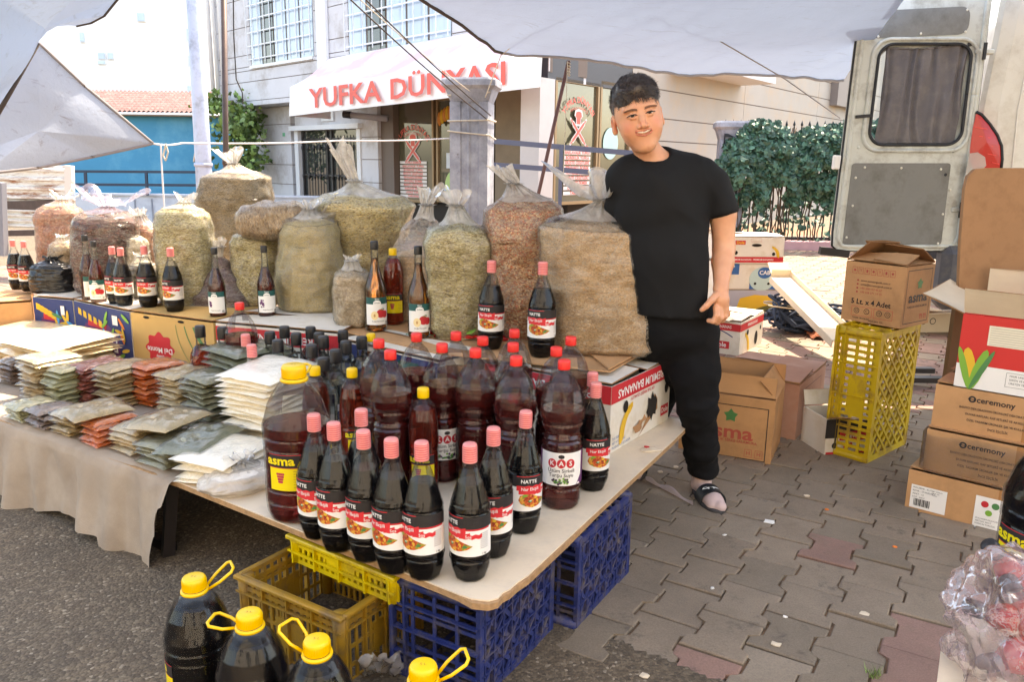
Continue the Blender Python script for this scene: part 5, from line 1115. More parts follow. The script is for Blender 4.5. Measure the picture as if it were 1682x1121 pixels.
b.build('label', t); b = MB(); rectp(b, f, -.075, .035, -.078, .045, M['white_ink']); disc(b, f2, -.045, .018, .012, M['red_ink']); disc(b, f2, -.012, .018, .012, M['green_ink']); disc(b, f2, -.03, -.012, .011, M['lime_ink']); para(b, f2, -.068, -.038, ['KULLANIM KILAVUZU', 'SERİ NO 20417', 'MADE IN TÜRKİYE'], .0075, K_); b.build('label', t); tapeX(t, .02)
for (lab_, ox, z_, oy) in (('middle brown carton of the stack wrapped in shiny cling film', .04, .168, .01), ('upper brown carton of the stack printed with a lifestyle brand word', .045, .335, .03)):
    t = stackbox('cardboard_box', lab_, (ox, oy), .62, .40, .160, z_, flaps={'f': (0, .2), 'b': (0, .2)}, group='stacked cartons beside the van')
    b = MB(); f = fmap(t, 'f', .0014); b.text('ceremony', .029, lambda x, y: f(-.118+x, .046+y), K_, .018); disc(b, f, -.190, .046, .012, K_); disc(b, off(f, .0005), -.190, .046, .006, M['card']); b.box((-.192, -.2025, .08+.046), (.022, .001, .003), K_)
    for k, s_ in enumerate(('BANYO DEKORASYON ÜRÜNLERİ DEKORATİF AYNALAR', 'DUVAR RAFLARI, RAF SETLERİ VE AKSESUARLAR', 'ÖZEL TASARIM ÜRÜNLER ŞIK VE KULLANIŞLI', 'İNCE İŞÇİLİK')): b.text(s_, .0115, lambda x, y, k=k: f(x*.85-.10, .012-.022*k+y), K_, .01)
    b.build('print', t); tapeX(t, .0)
wrap_m = film('cling_film', .0, gloss=.9, ws=(8, 8, 160), bstr=.8, rough=.08, hazevar=.05)
b = MB(); p = n0[:2]+d_*.345+ayS*.21; 
def wrp(i, j):
    a = i*2*math.pi; x = .32*max(-1, min(1, 1.35*math.cos(a))); y = .215*max(-1, min(1, 1.35*math.sin(a))); return (x*math.cos(rzS)-y*math.sin(rzS), x*math.sin(rzS)+y*math.cos(rzS), lerp(.165, .335, j)+.03*math.sin(a+1)*(j-.3)+.004*math.sin(a*9))
b.grid(wrp, 80, 16, wrap_m, cu=True); tag(b.build('cling_wrap', None, loc=(p[0], p[1], 0)), 'shiny cling film wound round the middle carton of the stack', 'film')
# red printed carton with flaps open
zr0 = .500; t = stackbox('printed_carton', 'open red and white carton printed with a corn cob on top of the stack', (.10, .03), .55, .38, .26, zr0, m=flat('red_carton', (206, 44, 40), .5), flaps={'f': (120, .10), 'l': (155, .15), 'b': (80, .12)}, mi=M['card_pale'], fm=M['card_pale'])
b = MB(); f = fmap(t, 'f', .0014); f2 = off(f, .0006); f3 = off(f, .0012); rectp(b, f, -.275, .275, -.13, -.045, M['white_ink']); rect_line(b, f2, -.12, .14, -.105, -.055, .001, K_)
para(b, f2, -.11, -.066, ['MISIR UNU VE TAHIL KARIŞIMI DOĞAL KATKISIZ', 'SERİN VE KURU YERDE SAKLAYINIZ', 'ÜRETİM YERİ KONYA TÜRKİYE'], .0095, K_); b.text('www.unal.com.tr', .016, lambda x, y: f2(.0+x, -.118+y), M['red_ink'], .015)
rectp(b, f, -.19, .02, .03, .10, flat('cream_panel', (226, 218, 196), .6)); 
for k in range(8): rectp(b, f2, -.185, .015, .035+k*.008, .0362+k*.008, flat('grey_line', (150, 144, 130), .7))
for k in range(4): disc(b, f, .08+k*.04, .055, .015, M['white_ink'], 14); disc(b, f2, .08+k*.04, .055, .010, M['red_ink'], 14)
for (x, w_, m_, a_) in ((-.235, .022, M['yellow_ink'], .12), (-.205, .018, M['lime_ink'], -.2), (-.25, .012, M['lime_ink'], .25), (-.195, .010, M['green_ink'], -.35)):
    b.add([off(f, .001+.0003*abs(a_)*10)(x+w_*math.cos(k*.52)-a_*.09*math.sin(k*.52), -.06+.075*math.sin(k*.52)) for k in range(12)], [tuple(range(12))], m_)
b.build('print', t)
# brown board behind
tb_ = thing('hardboard_panel', 'tall brown board with a rounded corner standing behind the red carton', 'board', tuple(gy(1640, 520, 3.2)*np.array([1, 1, 0]))); c0 = np.array(tb_.location); b = MB(); P = []
for (u, v) in ((1574, 500), (1578, 400), (1585, 310), (1590, 290), (1602, 278), (1620, 276), (1700, 276), (1900, 280), (1900, 520)): P.append(gy(u, v, 3.05)-c0)
n = len(P); b.add(P+[p+np.array([0, .02, 0]) for p in P], [tuple(range(n))[::-1], tuple(range(n, 2*n))]+[(i, n+i, n+(i+1) % n, (i+1) % n)[::-1] for i in range(n)], mat('hardboard', (150, 110, 74), .6, var=.1, vs=3, dirt=(136, 98, 64), dirts=14, bump=.08)); b.build('panel', tb_)
for x in (P[0][0]+.10, .45): b = MB(); b.box((x, .01, P[0][2]/2), (.05, .03, P[0][2]), flat('batten', (120, 90, 60), .8)); b.build('batten', tb_)
# ---------------------------------------------------------------- boxes on the tables
nb = gp(1000, 748, TZ); nr_ = gp(1097, 690, TZ); d_ = (nr_-nb)[:2]; Wb = np.linalg.norm(d_); rzT = math.atan2(d_[1], d_[0])-math.pi/2; dyT = d_/Wb; dxT = np.array([math.cos(rzT), math.sin(rzT)])
t = cbox('banana_box', 'white and red banana carton with a torn hole at the corner of the table', nb, rzT, .52, Wb+.0, .235, M['carton_white'], {'f': (0, .2), 'b': (0, .2)}, TZ+.001, group='cartons on the table carrying the sacks')
b = MB(); f = fmap(t, 'r', .0012); f2 = off(f, .0006); f3 = off(f, .0012); W_ = Wb; rectp(b, f, -W_/2, W_/2, .055, .1175, M['red_ink']); b.text('PREMIUM BANANAS', .042, lambda x, y: f2(x*1.0, .083+y), M['white_ink'], .015, rot180=True, squeeze=1.0); b.text('OF THE FINEST QUALITY', .017, lambda x, y: f2(x, .045+y), M['red_ink'], .01, rot180=True)
banana(b, f, -.12, -.02, .085, None, -1); b.add([f3(-.13+.018*math.cos(k*.52), .025+.022*math.sin(k*.52)) for k in range(12)], [tuple(range(12))], M['hole']); 
b.add([f3(.08+(.040+.010*math.sin(k*2.3))*math.cos(k*.393), -.025+(.045+.012*math.cos(k*3.1))*math.sin(k*.393)) for k in range(16)], [tuple(range(16))], M['hole'])
b.add([f2(x, y) for x, y in ((-.03, -.117), (.13, -.045), (.125, -.005), (.10, .02), (.07, -.02), (.04, -.06), (.0, -.10))], [tuple(range(7))], M['card_in']); b.add([f3(.20+.016*math.cos(k*.52), .02+.022*math.sin(k*.52)) for k in range(12)], [tuple(range(12))], M['hole'])
rectp(b, f2, .16, .225, -.085, -.045, M['red_ink']); b.text('Dole', .028, lambda x, y: f3(.192+x, -.065+y), M['white_ink'], .02); para(b, f2, -.22, -.07, ['THIS SIDE UP', 'NET WT 18.14 KG', 'PRODUCT OF ECUADOR'], .012, M['blue_ink']); b.build('print', t)
b = MB(); f = fmap(t, 'f', .0012); rectp(b, f, -.26, .26, .055, .1175, M['red_ink']); b.text('PREMIUM BANANAS', .042, lambda x, y: off(f, .0006)(x, .083+y), M['white_ink'], .015, rot180=True); b.build('print', t)
for k, pp in enumerate(((-.02, -.12), (.05, .1))):
    b = MB(); a_ = R(30+50*k); b.grid(lambda i, j: (.26+.012*j+.008*math.sin(i*6), -.02+(i-.5)*.09, .05+.03*i-.02*j), 6, 3, M['card_in']); b.build('torn_edge', t); break
# the row of cartons towards the left
def seg(u0, v0, u1, v1, name, label, m, Wd=.38, zt=Z2-.012, prints=None, fl={}):
    a, c_ = gp(u0, v0, Z2), gp(u1, v1, Z2); d_ = (c_-a)[:2]; L = np.linalg.norm(d_); t = cbox(name, label, c_, math.atan2(d_[1], d_[0]), L-.006, Wd, zt-TZ-.004, m, dict({'f': (0, .19), 'b': (0, .19)}, **fl), TZ+.005, group='cartons on the table carrying the sacks')
    if prints: b = MB(); prints(b, fmap(t, 'f', .0012), L, zt-TZ); b.build('print', t)
    return t
def pr_teal(b, f, L, H_):
    rectp(b, f, -L/2+.003, L/2-.003, -.02, H_/2-.006, M['navy_ink']); rectp(b, off(f, .0005), L*.1, L*.3, -.1, .1, M['teal_ink']); b.text('BANANA', .05, lambda x, y: off(f, .001)(x-.1, .04+y), M['white_ink'], .01)
seg(560, 552, 722, 588, 'banana_box', 'navy and teal printed carton half hidden behind the bottles', M['carton_white'], .36, Z2-.02, pr_teal)
def pr_red(b, f, L, H_):
    rectp(b, f, -L/2+.003, L/2-.003, H_/2-.075, H_/2-.012, M['red_ink']); b.text('PREMIUM BANANAS', .044, lambda x, y: off(f, .0006)(x*1.0, H_/2-.045+y), M['white_ink'], .012, rot180=True); rectp(b, f, -L*.12, L*.16, -.115, .02, M['yellow_ink']); rect_line(b, off(f, .0006), -L*.12, L*.16, -.115, .02, .003, K_)
    banana(b, off(f, .0008), .02, -.04, .06, K_)
seg(352, 530, 558, 548, 'banana_box', 'white carton with a red band and a yellow panel behind the small clear bottles', M['carton_white'], .38, Z2-.004, pr_red)
def pr_dm(b, f, L, H_):
    disc(b, f, -L*.16, -.02, .082, M['red_ink'], 48, .07, lobes=8); b.text('Del Monte', .036, lambda x, y: off(f, .0006)(-L*.16+x, -.025+y), M['white_ink'], .012, rot180=True); b.text('Quality', .017, lambda x, y: off(f, .0006)(-L*.16+x, -.055+y), M['white_ink'], .01, rot180=True)
    for k in range(3):
        pts = [(L*(.05+.10*k)+.13*t_*t_+.04*k*t_, .10-.22*t_) for t_ in np.linspace(0, 1, 10)]; w_ = (.003, .006, .022)[k]
        b.add([f(x, y) for x, y in pts]+[f(x+w_, y) for x, y in pts[::-1]], [(i, i+1, 18-i, 19-i) for i in range(9)], M['green_ink'])
    for (x, y) in ((-L*.3, H_/2-.012), (L*.12, H_/2-.012)): b.add([off(f, .0004)(x+.02*math.cos(k*.52), y-.004+.006*math.sin(k*.52)) for k in range(12)], [tuple(range(12))], M['hole'])
seg(213, 512, 350, 530, 'fruit_box', 'tan carton with an upside-down red fruit-brand shield and green leaves', mat('tan_carton', (196, 158, 96), .8, var=.06), .4, Z2-.004, pr_dm)
def pr_fav(b, f, L, H_):
    rectp(b, f, -L/2+.003, L/2-.003, -H_/2+.003, H_/2-.003, M['navy_ink']); f2 = off(f, .0006); f3 = off(f, .0012)
    b.add([f2(x, y) for x, y in ((-L*.5+.004, -.12), (L*.30, -.12), (L*.26, .0), (L*.1, .05), (-L*.3, .035), (-L*.36, .0))], [tuple(range(6))], M['purple_ink']); b.text('Favorita', .085, lambda x, y: f3(x-L*.03, -.045+y), M['white_ink'], .02, rot180=True)
    b.add([f3(x, y) for x, y in ((-L*.26, .025), (L*.06, .02), (L*.08, .045), (-L*.25, .055))], [(0, 1, 2, 3)], M['red_ink'])
    rnd = random.Random(int(L*1e4))
    for k in range(11): x, y = rnd.uniform(L*.05, L*.46), rnd.uniform(-.1, .1); c_ = rnd.choice([M['orange_ink'], M['lime_ink'], M['yellow_ink'], M['green_ink'], flat('sky_print', (60, 150, 200), .5)]); a_ = rnd.uniform(0, 3); b.add([off(f, .0014+.0003*k)(x+.035*math.cos(q)*math.cos(a_)-.009*math.sin(q)*math.sin(a_), y+.035*math.cos(q)*math.sin(a_)+.009*math.sin(q)*math.cos(a_)) for q in np.linspace(0, 5.7, 10)], [tuple(range(10))], c_)
    for k in range(5): b.add([off(f, .0014)(-L*.42+k*L*.09+x, .085+y-.01*k) for x, y in ((0, -.012), (.03, -.02), (.028, .012), (.002, .02))], [(0, 1, 2, 3)], M['yellow_ink'])
    rectp(b, off(f, .005), L*.20, L*.29, .055, .10, M['white_ink'])
seg(120, 493, 213, 512, 'fruit_box', 'blue carton with a colourful parrot-leaf print and upside-down white wordmark', M['carton_white'], .4, Z2-.004, pr_fav)
seg(52, 487, 119, 493, 'fruit_box', 'second, smaller-looking blue printed carton behind the pale packet piles', M['carton_white'], .4, Z2-.004, pr_fav)
seg(-70, 494, 50, 487, 'fruit_box', 'plain brown open carton at the far end of the carton row', M['card'], .4, Z2-.03, None)
# loose cardboard sheets under the sacks
for (pts, lab_) in ((((345, 525), (562, 543), (720, 580), (1002, 610), (1112, 547), (960, 520), (700, 505), (500, 505)), 'wide flattened cardboard sheet laid over the cartons under the large sacks'),):
    P = [gp(u, v, Z2) for u, v in pts]; c0 = sum(P)/len(P); b = MB(); n = len(P); b.add([p-c0+np.array([0, 0, -.001]) for p in P]+[p-c0-np.array([0, 0, .006]) for p in P], [tuple(range(n))[::-1], tuple(range(n, 2*n))]+[(i, n+i, n+(i+1) % n, (i+1) % n) for i in range(n)], M['card']); tag(b.build('cardboard_sheet', None, loc=tuple(c0)), lab_, 'cardboard')
b = MB(); P = [gp(u, v, z) for u, v, z in ((1000, 608, Z2+.004), (1090, 560, Z2+.004), (1112, 546, Z2+.02), (1060, 545, Z2+.006), (960, 575, Z2+.004))]; c0 = P[0]; n = 5; b.add([p-c0 for p in P]+[p-c0+np.array([0, 0, .005]) for p in P], [tuple(range(n))[::-1], tuple(range(n, 2*n))]+[(i, n+i, n+(i+1) % n, (i+1) % n) for i in range(n)], M['card']); tag(b.build('cardboard_flap', None, loc=tuple(c0)), 'curled cardboard flap sticking out by the boy beneath the biggest sack', 'cardboard')
# ---------------------------------------------------------------- bottles
pet = clear('clear_plastic', (.96, .96, .95), .055, .6, .004); glass_c = clear('clear_glass', (.92, .95, .94), .02, .9, .006); pet_n = clear('cloudy_neck_plastic', (.90, .90, .90), .10, 1.0, .16)
liq_black = flat('black_syrup', (13, 8, 8), .25, spec=.15); liq_wine = liquid('wine_vinegar', (.22, .022, .018), None, .75); liq_brown = liquid('brown_vinegar', (.30, .045, .02), None, .8)
liq_dark = liquid('dark_molasses', (.035, .006, .006), None, .35); liq_amber = liquid('amber_vinegar', (.88, .38, .10), None, .95); liq_red = liquid('red_vinegar', (.62, .06, .02), None, .9); liq_clear = liquid('clear_water', (.93, .95, .94), None, 1.0); liq_plum = liquid('plum_vinegar', (.28, .05, .04), None, .8)
cap_red = flat('red_cap', (228, 44, 40), .35); cap_yel = flat('yellow_cap', (236, 190, 20), .35); cap_blk = flat('black_cap', (28, 26, 27), .4)
cap_pnk = mat('wrapped_pink_cap', (226, 138, 132), .35, var=.12, vs=60); cap_rr = flat('cap_red_ring', (206, 60, 66), .35)
q = N('food_picture'); v = q.coord(); vo = q.n('ShaderNodeTexVoronoi'); vo.inputs['Scale'].default_value = 170; q.l(v, vo.inputs['Vector']); sp = q.n('ShaderNodeSeparateColor'); q.l(vo.outputs['Color'], sp.inputs[0]); q.l(q.ramp(sp.outputs[0], [(0, lin((120, 40, 20))), (.4, lin((190, 70, 34))), (.7, lin((206, 120, 50))), (.85, lin((224, 180, 70))), (1, lin((70, 110, 40)))]), q.b.inputs['Base Color']); food = q.m
WH, RD = M['white_ink'], M['red_ink']
def facet(n_, amt):
    def f(r, z, t): a = (t % (2*math.pi/n_))-math.pi/n_; return r*(1-amt+amt*math.cos(math.pi/n_)/math.cos(a))
    return f
def wrapmap(rf, z0, d=.0006, ang0=0.): 
    def g(x, y):
        z = z0+y; r0 = rf(z); t = -math.pi/2+ang0+x/r0; r_ = r0+d; return (r_*math.cos(t), r_*math.sin(t), z)
    return g
def cpoly(mb, fn, pts, m, dx=.005):
    xs = [p[0] for p in pts]; x = min(xs); x1 = max(xs); n_ = max(1, int(math.ceil((x1-x)/dx))); st_ = (x1-x)/n_
    def clip(P, c, sg):
        o = []
        for a, b_ in zip(P, P[1:]+P[:1]):
            ia, ib = sg*(a[0]-c) >= 0, sg*(b_[0]-c) >= 0
            if ia: o.append(a)
            if ia != ib: t = (c-a[0])/(b_[0]-a[0]); o.append((c, a[1]+(b_[1]-a[1])*t))
        return o
    for k in range(n_):
        P = clip(clip(list(pts), x+k*st_, 1), x+(k+1)*st_, -1)
        if len(P) > 2: mb.add([fn(*p) for p in P], [tuple(range(len(P)))], m)
def wband(mb, fn, x0, x1, y0, y1, m, n_=14): mb.grid(lambda i, j: fn(lerp(x0, x1, i), lerp(y0, y1, j)), n_, 2, m)
def cap(mb, r, z0, h, m, n_=24, ribs=0, m2=None):
    if not ribs: mb.lathe([(r*.98, z0), (r, z0+h*.08), (r, z0+h*.82), (r*.93, z0+h*.95), (r*.80, z0+h)], n_, m)
    else:
        pr = [(r*.96, z0)]
        for k in range(ribs): a = z0+h*.86*k/ribs; w_ = h*.86/ribs; pr += [(r*.95, a+w_*.1), (r, a+w_*.35), (r, a+w_*.75), (r*.95, a+w_*.95)]
        pr += [(r*.93, z0+h*.95), (r*.78, z0+h)]; mb.lathe(pr, n_, m)
        for k in range(ribs): a = z0+h*.86*(k+.95)/ribs; mb.lathe([(r*.96, a-h*.018), (r*.985, a), (r*.96, a+h*.022)], n_, m2, caps=(False, False))
def bottle(name, label, loc, prf, n_, fac, liq, level, capspec, shell_m, lab=None, group=None, neck_ring=None, r_in=.965):
    t = thing(name, label, 'bottle', loc, 0, group)
    b = MB(); b.lathe(prf, n_*2 if fac else n_, shell_m, fac, caps=(True, False), smooth=not fac); b.build('bottle_wall', t)
    inn = [(r*r_in-.0006, z+.002 if k == 0 else z) for k, (r, z) in enumerate(prf) if z < level]; rl = prof([(z, r) for r, z in prf], level)*r_in-.0006; inn.append((rl, level))
    b = MB(); b.lathe(inn, n_*2 if fac else n_, liq, fac, caps=(True, True), smooth=not fac); b.build('liquid', t)
    b = MB(); cap(b, *capspec); b.build('cap', t)
    if lab: b = MB(); lab(b); b.build('label', t)
    return t
def face_yaw(x, y, extra=0): return math.atan2(y-0, x-0)-math.pi/2+extra      # turn the label towards the aisle
def at_cap(u, v, zb, h): p = gp(u, v, zb+h); return (p[0], p[1], zb)
def fit(u, vb, vt, h, zb=Z2+.001):
    p = gp(u, vb, zb); lo, hi = 0, 1.
    for _ in range(40):
        m = (lo+hi)/2; q_ = p+np.array([0, .03, m])-CP
        if 560.5-FPX*(q_ @ _u)/(q_ @ _f) > vt: lo = m
        else: hi = m
    return (p[0], p[1]+.03, zb), lo/h
def far_k(u): return prof([(0, .80), (200, .84), (300, .89), (480, .92), (600, 1.)], u)
# pomegranate-style sauce, black liquid
NP = [(.034, 0), (.037, .004), (.0455, .028), (.0475, .036), (.0475, .050), (.0462, .053), (.0475, .057), (.0475, .066), (.0468, .069), (.0480, .074), (.0480, .168), (.0468, .171), (.0480, .176), (.0470, .186), (.0455, .190), (.0440, .196), (.030, .240), (.0205, .266), (.0178, .272), (.0172, .280), (.0165, .288)]
nr = lambda z: prof([(z_, r_) for r_, z_ in NP], z)
def natte_label(b):
    rf = lambda z: .0484; hw = .078
    f = wrapmap(rf, .120); f2 = wrapmap(rf, .120, .0010); f3 = wrapmap(rf, .120, .0014); f4 = wrapmap(rf, .120, .0018)
    wband(b, f, -hw, hw, -.048, .018, WH, 24); wband(b, f, -hw, hw, .018, .048, K_, 24); 
    b.grid(lambda i, j: f2(lerp(-.066, -.0, i), lerp(.0455, .0475, j)), 8, 2, RD); b.grid(lambda i, j: f2(lerp(-.01, .066, i), lerp(.0155-.0*i, .0195, j)), 8, 2, RD)
    b.text('NATTE', .0135, lambda x, y: f3(x-.034, .033+y), WH, .02)
    for (x0, x1, y0, y1) in ((-.066, .006, .008, .0215), (-.060, .016, -.002, .010), (-.010, .044, -.004, .006)): b.grid(lambda i, j: f3(lerp(x0, x1, i), lerp(y0, y1, j)+.0015*math.sin(i*20)), 8, 2, flat('label_red', (214, 46, 54), .5))
    b.text('Nar Ekşili', .0120, lambda x, y: f4(x-.030, .0125+y), WH, .01); b.text('Sos', .0105, lambda x, y: f4(x+.012, .0015+y), WH, .01)
    pts = [(-.060, -.018), (-.056, -.006), (-.040, .000), (-.024, -.002), (-.008, -.010), (.012, -.018), (.022, -.022), (.010, -.030), (-.008, -.036), (-.024, -.038), (-.040, -.034), (-.054, -.028)]
    cpoly(b, f3, [(x, y) for x, y in pts], food)
    for (x, y, r_, m_) in ((-.030, -.020, .0058, M['green_ink']), (-.029, -.019, .0030, WH), (-.044, -.005, .006, M['lime_ink']), (.004, -.024, .006, M['green_ink']), (-.014, -.012, .005, M['yellow_ink'])): cpoly(b, f4, [(x+r_*math.cos(k*.785), y+r_*.6*math.sin(k*.785)) for k in range(8)], m_)
    for k in range(9): wband(b, f2, .040, .062, .006-.0045*k, .0075-.0045*k, flat('tiny_print', (150, 146, 146), .6), 3)
    b.text('1 kg', .007, lambda x, y: f3(x+.050, -.043+y), K_, .02)
NSH = facet(8, .55)
def nfac(r, z, t): return NSH(r, z, t) if z > .176 or z < .05 else (lambda a: r*(1-.012*abs(math.cos(4*t))))(0)
def mk_natte(loc, label, yaw, group='sauce bottles with ribbed pink caps', level=.235):
    t = bottle('sauce_bottle', label, loc, NP, 32, nfac, liq_black, level, (.0172, .284, .044, cap_pnk, 20, 7, cap_rr), pet, natte_label, group)
    t.rotation_euler.z = yaw
    b = MB(); b.grid(lambda i, j: ((.0476+.0014*math.sin(j*3.1))*math.cos(i*6.283), (.0476+.0014*math.sin(j*3.1))*math.sin(i*6.283), .058+.0055*math.sin(i*6.283*3)+.003*j), 60, 3, liq_black); b.build('wavy_rib', t)
    return t
HN = .328
front = [(515, 680, 'leftmost front sauce bottle, next to the big yellow-capped jug', .25), (550, 695, 'front sauce bottle second from the big jug', .25), (600, 706, 'front sauce bottle third from the big jug, close before another', .3), (644, 720, 'front sauce bottle fourth from the big jug', .3), (695, 727, 'front sauce bottle just left of the gap at the table corner', .2), (773, 728, 'front sauce bottle nearest the chipped corner of the board', .25), (811, 702, 'sauce bottle right behind the one nearest the chipped corner', -.45), (861, 675, 'sauce bottle showing its side label, before the tall grape-label bottle', -1.1), (593, 672, 'sauce bottle in the second row behind the third front bottle', .5), (979, 628, 'sauce bottle by the banana carton at the end of the table', -.7), (976, 612, 'sauce bottle squeezed against the banana carton behind its twin', -.5)]
proto_n = None
for k, (u, v, lab_, dyaw) in enumerate(front):
    loc = at_cap(u, v, TZ+.001, HN); yaw = face_yaw(loc[0], loc[1], -dyaw)*1.0
    if proto_n is None: proto_n = mk_natte(loc, lab_, yaw, level=.236)
    else: dup(proto_n, loc, (R(random.uniform(-1.2, 1.2)), R(random.uniform(-1.2, 1.2)), yaw+random.uniform(-.22, .22)), lab_)
tier = [(806, 428, 'sauce bottle on the sheet before the reddish flower sack'), (889, 430, 'sauce bottle on the sheet before the biggest sack'), (283, 407, 'sauce bottle on the cartons before the green-grey sack'), (240, 404, 'sauce bottle on the cartons beside the cream sack'), (187, 405, 'first of two touching sauce bottles between the red vinegars and the cream sack'), (201, 407, 'second of two touching sauce bottles, nearer the cream sack'), (24, 394, 'outer sauce bottle of the pair at the far end of the cartons'), (42, 396, 'inner sauce bottle of the pair beside the black bag')]
TB = (575, 588, 516, 508, 503, 506, 477, 480)
for k, (u, v, lab_) in enumerate(tier):
    loc, s_ = fit(u, TB[k], v, HN); dup(proto_n, loc, face_yaw(loc[0], loc[1], random.uniform(-.35, .3) if k > 1 else .15), lab_, None, (s_,)*3)
loc = at_cap(413, 566, TZ+.001, HN); dup(proto_n, (loc[0], loc[1], TZ-.0+.001), .3, 'sauce bottle beside the pile of green packets, mostly hidden')
loc = at_cap(403, 549, TZ+.001, HN); dup(proto_n, (loc[0], loc[1], TZ+.001), .3, 'second sauce bottle behind the green packets, its cap just higher')
# tall three-litre grape vinegar bottle
KP = [(.046, 0), (.052, .006), (.056, .020), (.0565, .055), (.0545, .060), (.0565, .065), (.0565, .070), (.0570, .074), (.0570, .172), (.0560, .176), (.0575, .184), (.0560, .192), (.0520, .199), (.0550, .206), (.0505, .216), (.0495, .222), (.0545, .234), (.0575, .242), (.0560, .250), (.0620, .262), (.0635, .282), (.0600, .312), (.0500, .343), (.0350, .370), (.0205, .386), (.0175, .392), (.017, .400)]
FK = facet(12, .9)
def kfac(r, z, t): return FK(r, z, t) if z > .262 else r
def kas_label(b):
    rf = lambda z: .0572; f = wrapmap(rf, .123); f2 = wrapmap(rf, .123, .0010); f3 = wrapmap(rf, .123, .0014); f4 = wrapmap(rf, .123, .0018); hw = .066
    wband(b, f, -hw, hw, -.047, .049, WH, 20); wband(b, f, -.10, -hw, -.047, .049, M['purple_ink'], 5); wband(b, f, hw, .10, -.047, .049, M['purple_ink'], 5)
    for s_ in (-1, 1): b.add([f2(s_*(hw-x), y) for x, y in ((0, -.02), (.012, -.035), (.02, -.047), (0, -.047))], [(0, 1, 2, 3) if s_ < 0 else (3, 2, 1, 0)], M['purple_ink'])
    for k, ch in enumerate('KAS'): x0 = -.026+.026*k; cpoly(b, f2, [(x0+.0125*math.cos(q*.52), .018+.0135*math.sin(q*.52)) for q in range(12)], RD); b.text(ch, .020, lambda x, y: f3(x0+x, .018+y), WH, .02)
    cpoly(b, f2, [(.009*math.cos(q*.785), .038+.006*math.sin(q*.785)) for q in range(8)], K_)
    b.text('Üzüm Sirkeli', .0150, lambda x, y: f3(x, -.003+y), K_, .01); b.text('Turşu Suyu', .0150, lambda x, y: f3(x, -.0165+y), K_, .01)
    for k in range(34): a = random.uniform(0, 6.28); rr = random.random()**.5; cpoly(b, f4, [(.026*rr*math.cos(a)+.0035*math.cos(q*1.05), -.034+.009*rr*math.sin(a)+.0035*math.sin(q*1.05)) for q in range(6)], random.choice([M['purple_ink'], M['green_ink'], M['lime_ink'], flat('grape_black', (40, 20, 44), .5)]))
HK = .423
kas = [(927, 594, 'front grape-vinegar bottle with its white label showing, by the small ribbed cap bottle'), (848, 588, 'red-capped bottle next in from the front labelled one'), (781, 575, 'red-capped bottle in the middle row before the tray of chillies'), (726, 567, 'red-capped bottle with its label peeping out behind a small yellow-capped one'), (641, 578, 'front red-capped bottle behind the row of sauce bottles'), (622, 560, 'red-capped bottle at the left edge of the group, one back'), (684, 550, 'red-capped bottle in the back row below the apple-vinegar bottles'), (749, 548, 'red-capped bottle in the back row beside the chillies'), (793, 556, 'red-capped bottle in the back row below a sauce bottle on the sheet'), (845, 544, 'rearmost red-capped bottle below the sack of flowers'), (843, 566, 'red-capped bottle between the rearmost one and the front pair'), (914, 573, 'red-capped bottle just behind the front labelled one'), (938, 556, 'rearmost red-capped bottle on the side of the biggest sack')]
proto_k = None
for k, (u, v, lab_) in enumerate(kas):
    loc = at_cap(u, v-3, TZ+.001, HK); yaw = face_yaw(loc[0], loc[1], 0 if k == 0 else random.uniform(-.5, .9))
    if k == 3: yaw = face_yaw(loc[0], loc[1], .25)
    if proto_k is None:
        proto_k = bottle('vinegar_bottle', lab_, loc, KP, 36, kfac, liq_plum, .285, (.0175, .396, .027, cap_red), pet, kas_label, 'tall vinegar bottles with red caps'); proto_k.rotation_euler.z = yaw
        kb2 = bottle('vinegar_bottle', kas[1][2], (0, 0, 0), KP, 36, kfac, liq_wine, .300, (.0175, .396, .027, cap_red), pet, kas_label, 'tall vinegar bottles with red caps')
    elif k == 1: kb2.location = loc; kb2.rotation_euler.z = face_yaw(loc[0], loc[1], 2.4)
    else:
        if k not in (3,): yaw = face_yaw(loc[0], loc[1], random.uniform(2.0, 3.6))
        dup(kb2, loc, yaw, lab_)
loc = at_cap(393, 497, TZ+.001, HK); dup(kb2, loc, 2.8, 'lone red-capped bottle rising behind the green packets')
# swirl-shouldered vinegar, yellow cap
AP = [(.036, 0), (.041, .006), (.0425, .020), (.0410, .040), (.0422, .050), (.0422, .130), (.0405, .136), (.0425, .145), (.0435, .170), (.0435, .200), (.0410, .232), (.0340, .262), (.0225, .282), (.0165, .290), (.016, .296)]
def afac(r, z, t): s_ = max(0, min(1, (z-.138)/.02))*max(0, min(1, (.285-z)/.03)); return r*(1+.022*s_*math.sin(5*t+z*150))
def asma_panel(b, rf, zc, sc=1., hw=.036):
    f = wrapmap(rf, zc); f2 = wrapmap(rf, zc, .0010); f3 = wrapmap(rf, zc, .0014)
    wband(b, f, -hw, hw, .012*sc, .040*sc, K_, 14); wband(b, f, -hw, hw, -.040*sc, .012*sc, flat('label_yellow', (240, 216, 30), .45), 14); wband(b, f2, -hw, hw, .040*sc, .0415*sc, RD, 14); wband(b, f2, -hw, hw, .011*sc, .0125*sc, RD, 14)
    b.text('asma', .028*sc, lambda x, y: f2(x*1.15-hw*.35, .027*sc+y), flat('label_yellow2', (240, 216, 30), .45), .03)
    for k in range(16): cx = -hw*.35+(k % 4-1.5)*.0045*sc*(1-.18*(k//4)); cy = (-.002-.006*(k//4))*sc; cpoly(b, f3, [(cx+.0030*sc*math.cos(q*1.05), cy+.0030*sc*math.sin(q*1.05)) for q in range(6)], flat('grape_pink', (186, 50, 74), .5))
    for k in range(7): wband(b, f2, hw*.35, hw*.85, (.004-.006*k)*sc, (.0055-.006*k)*sc, flat('tiny_print_y', (190, 160, 40), .6), 3)
HA = .322
proto_a = None
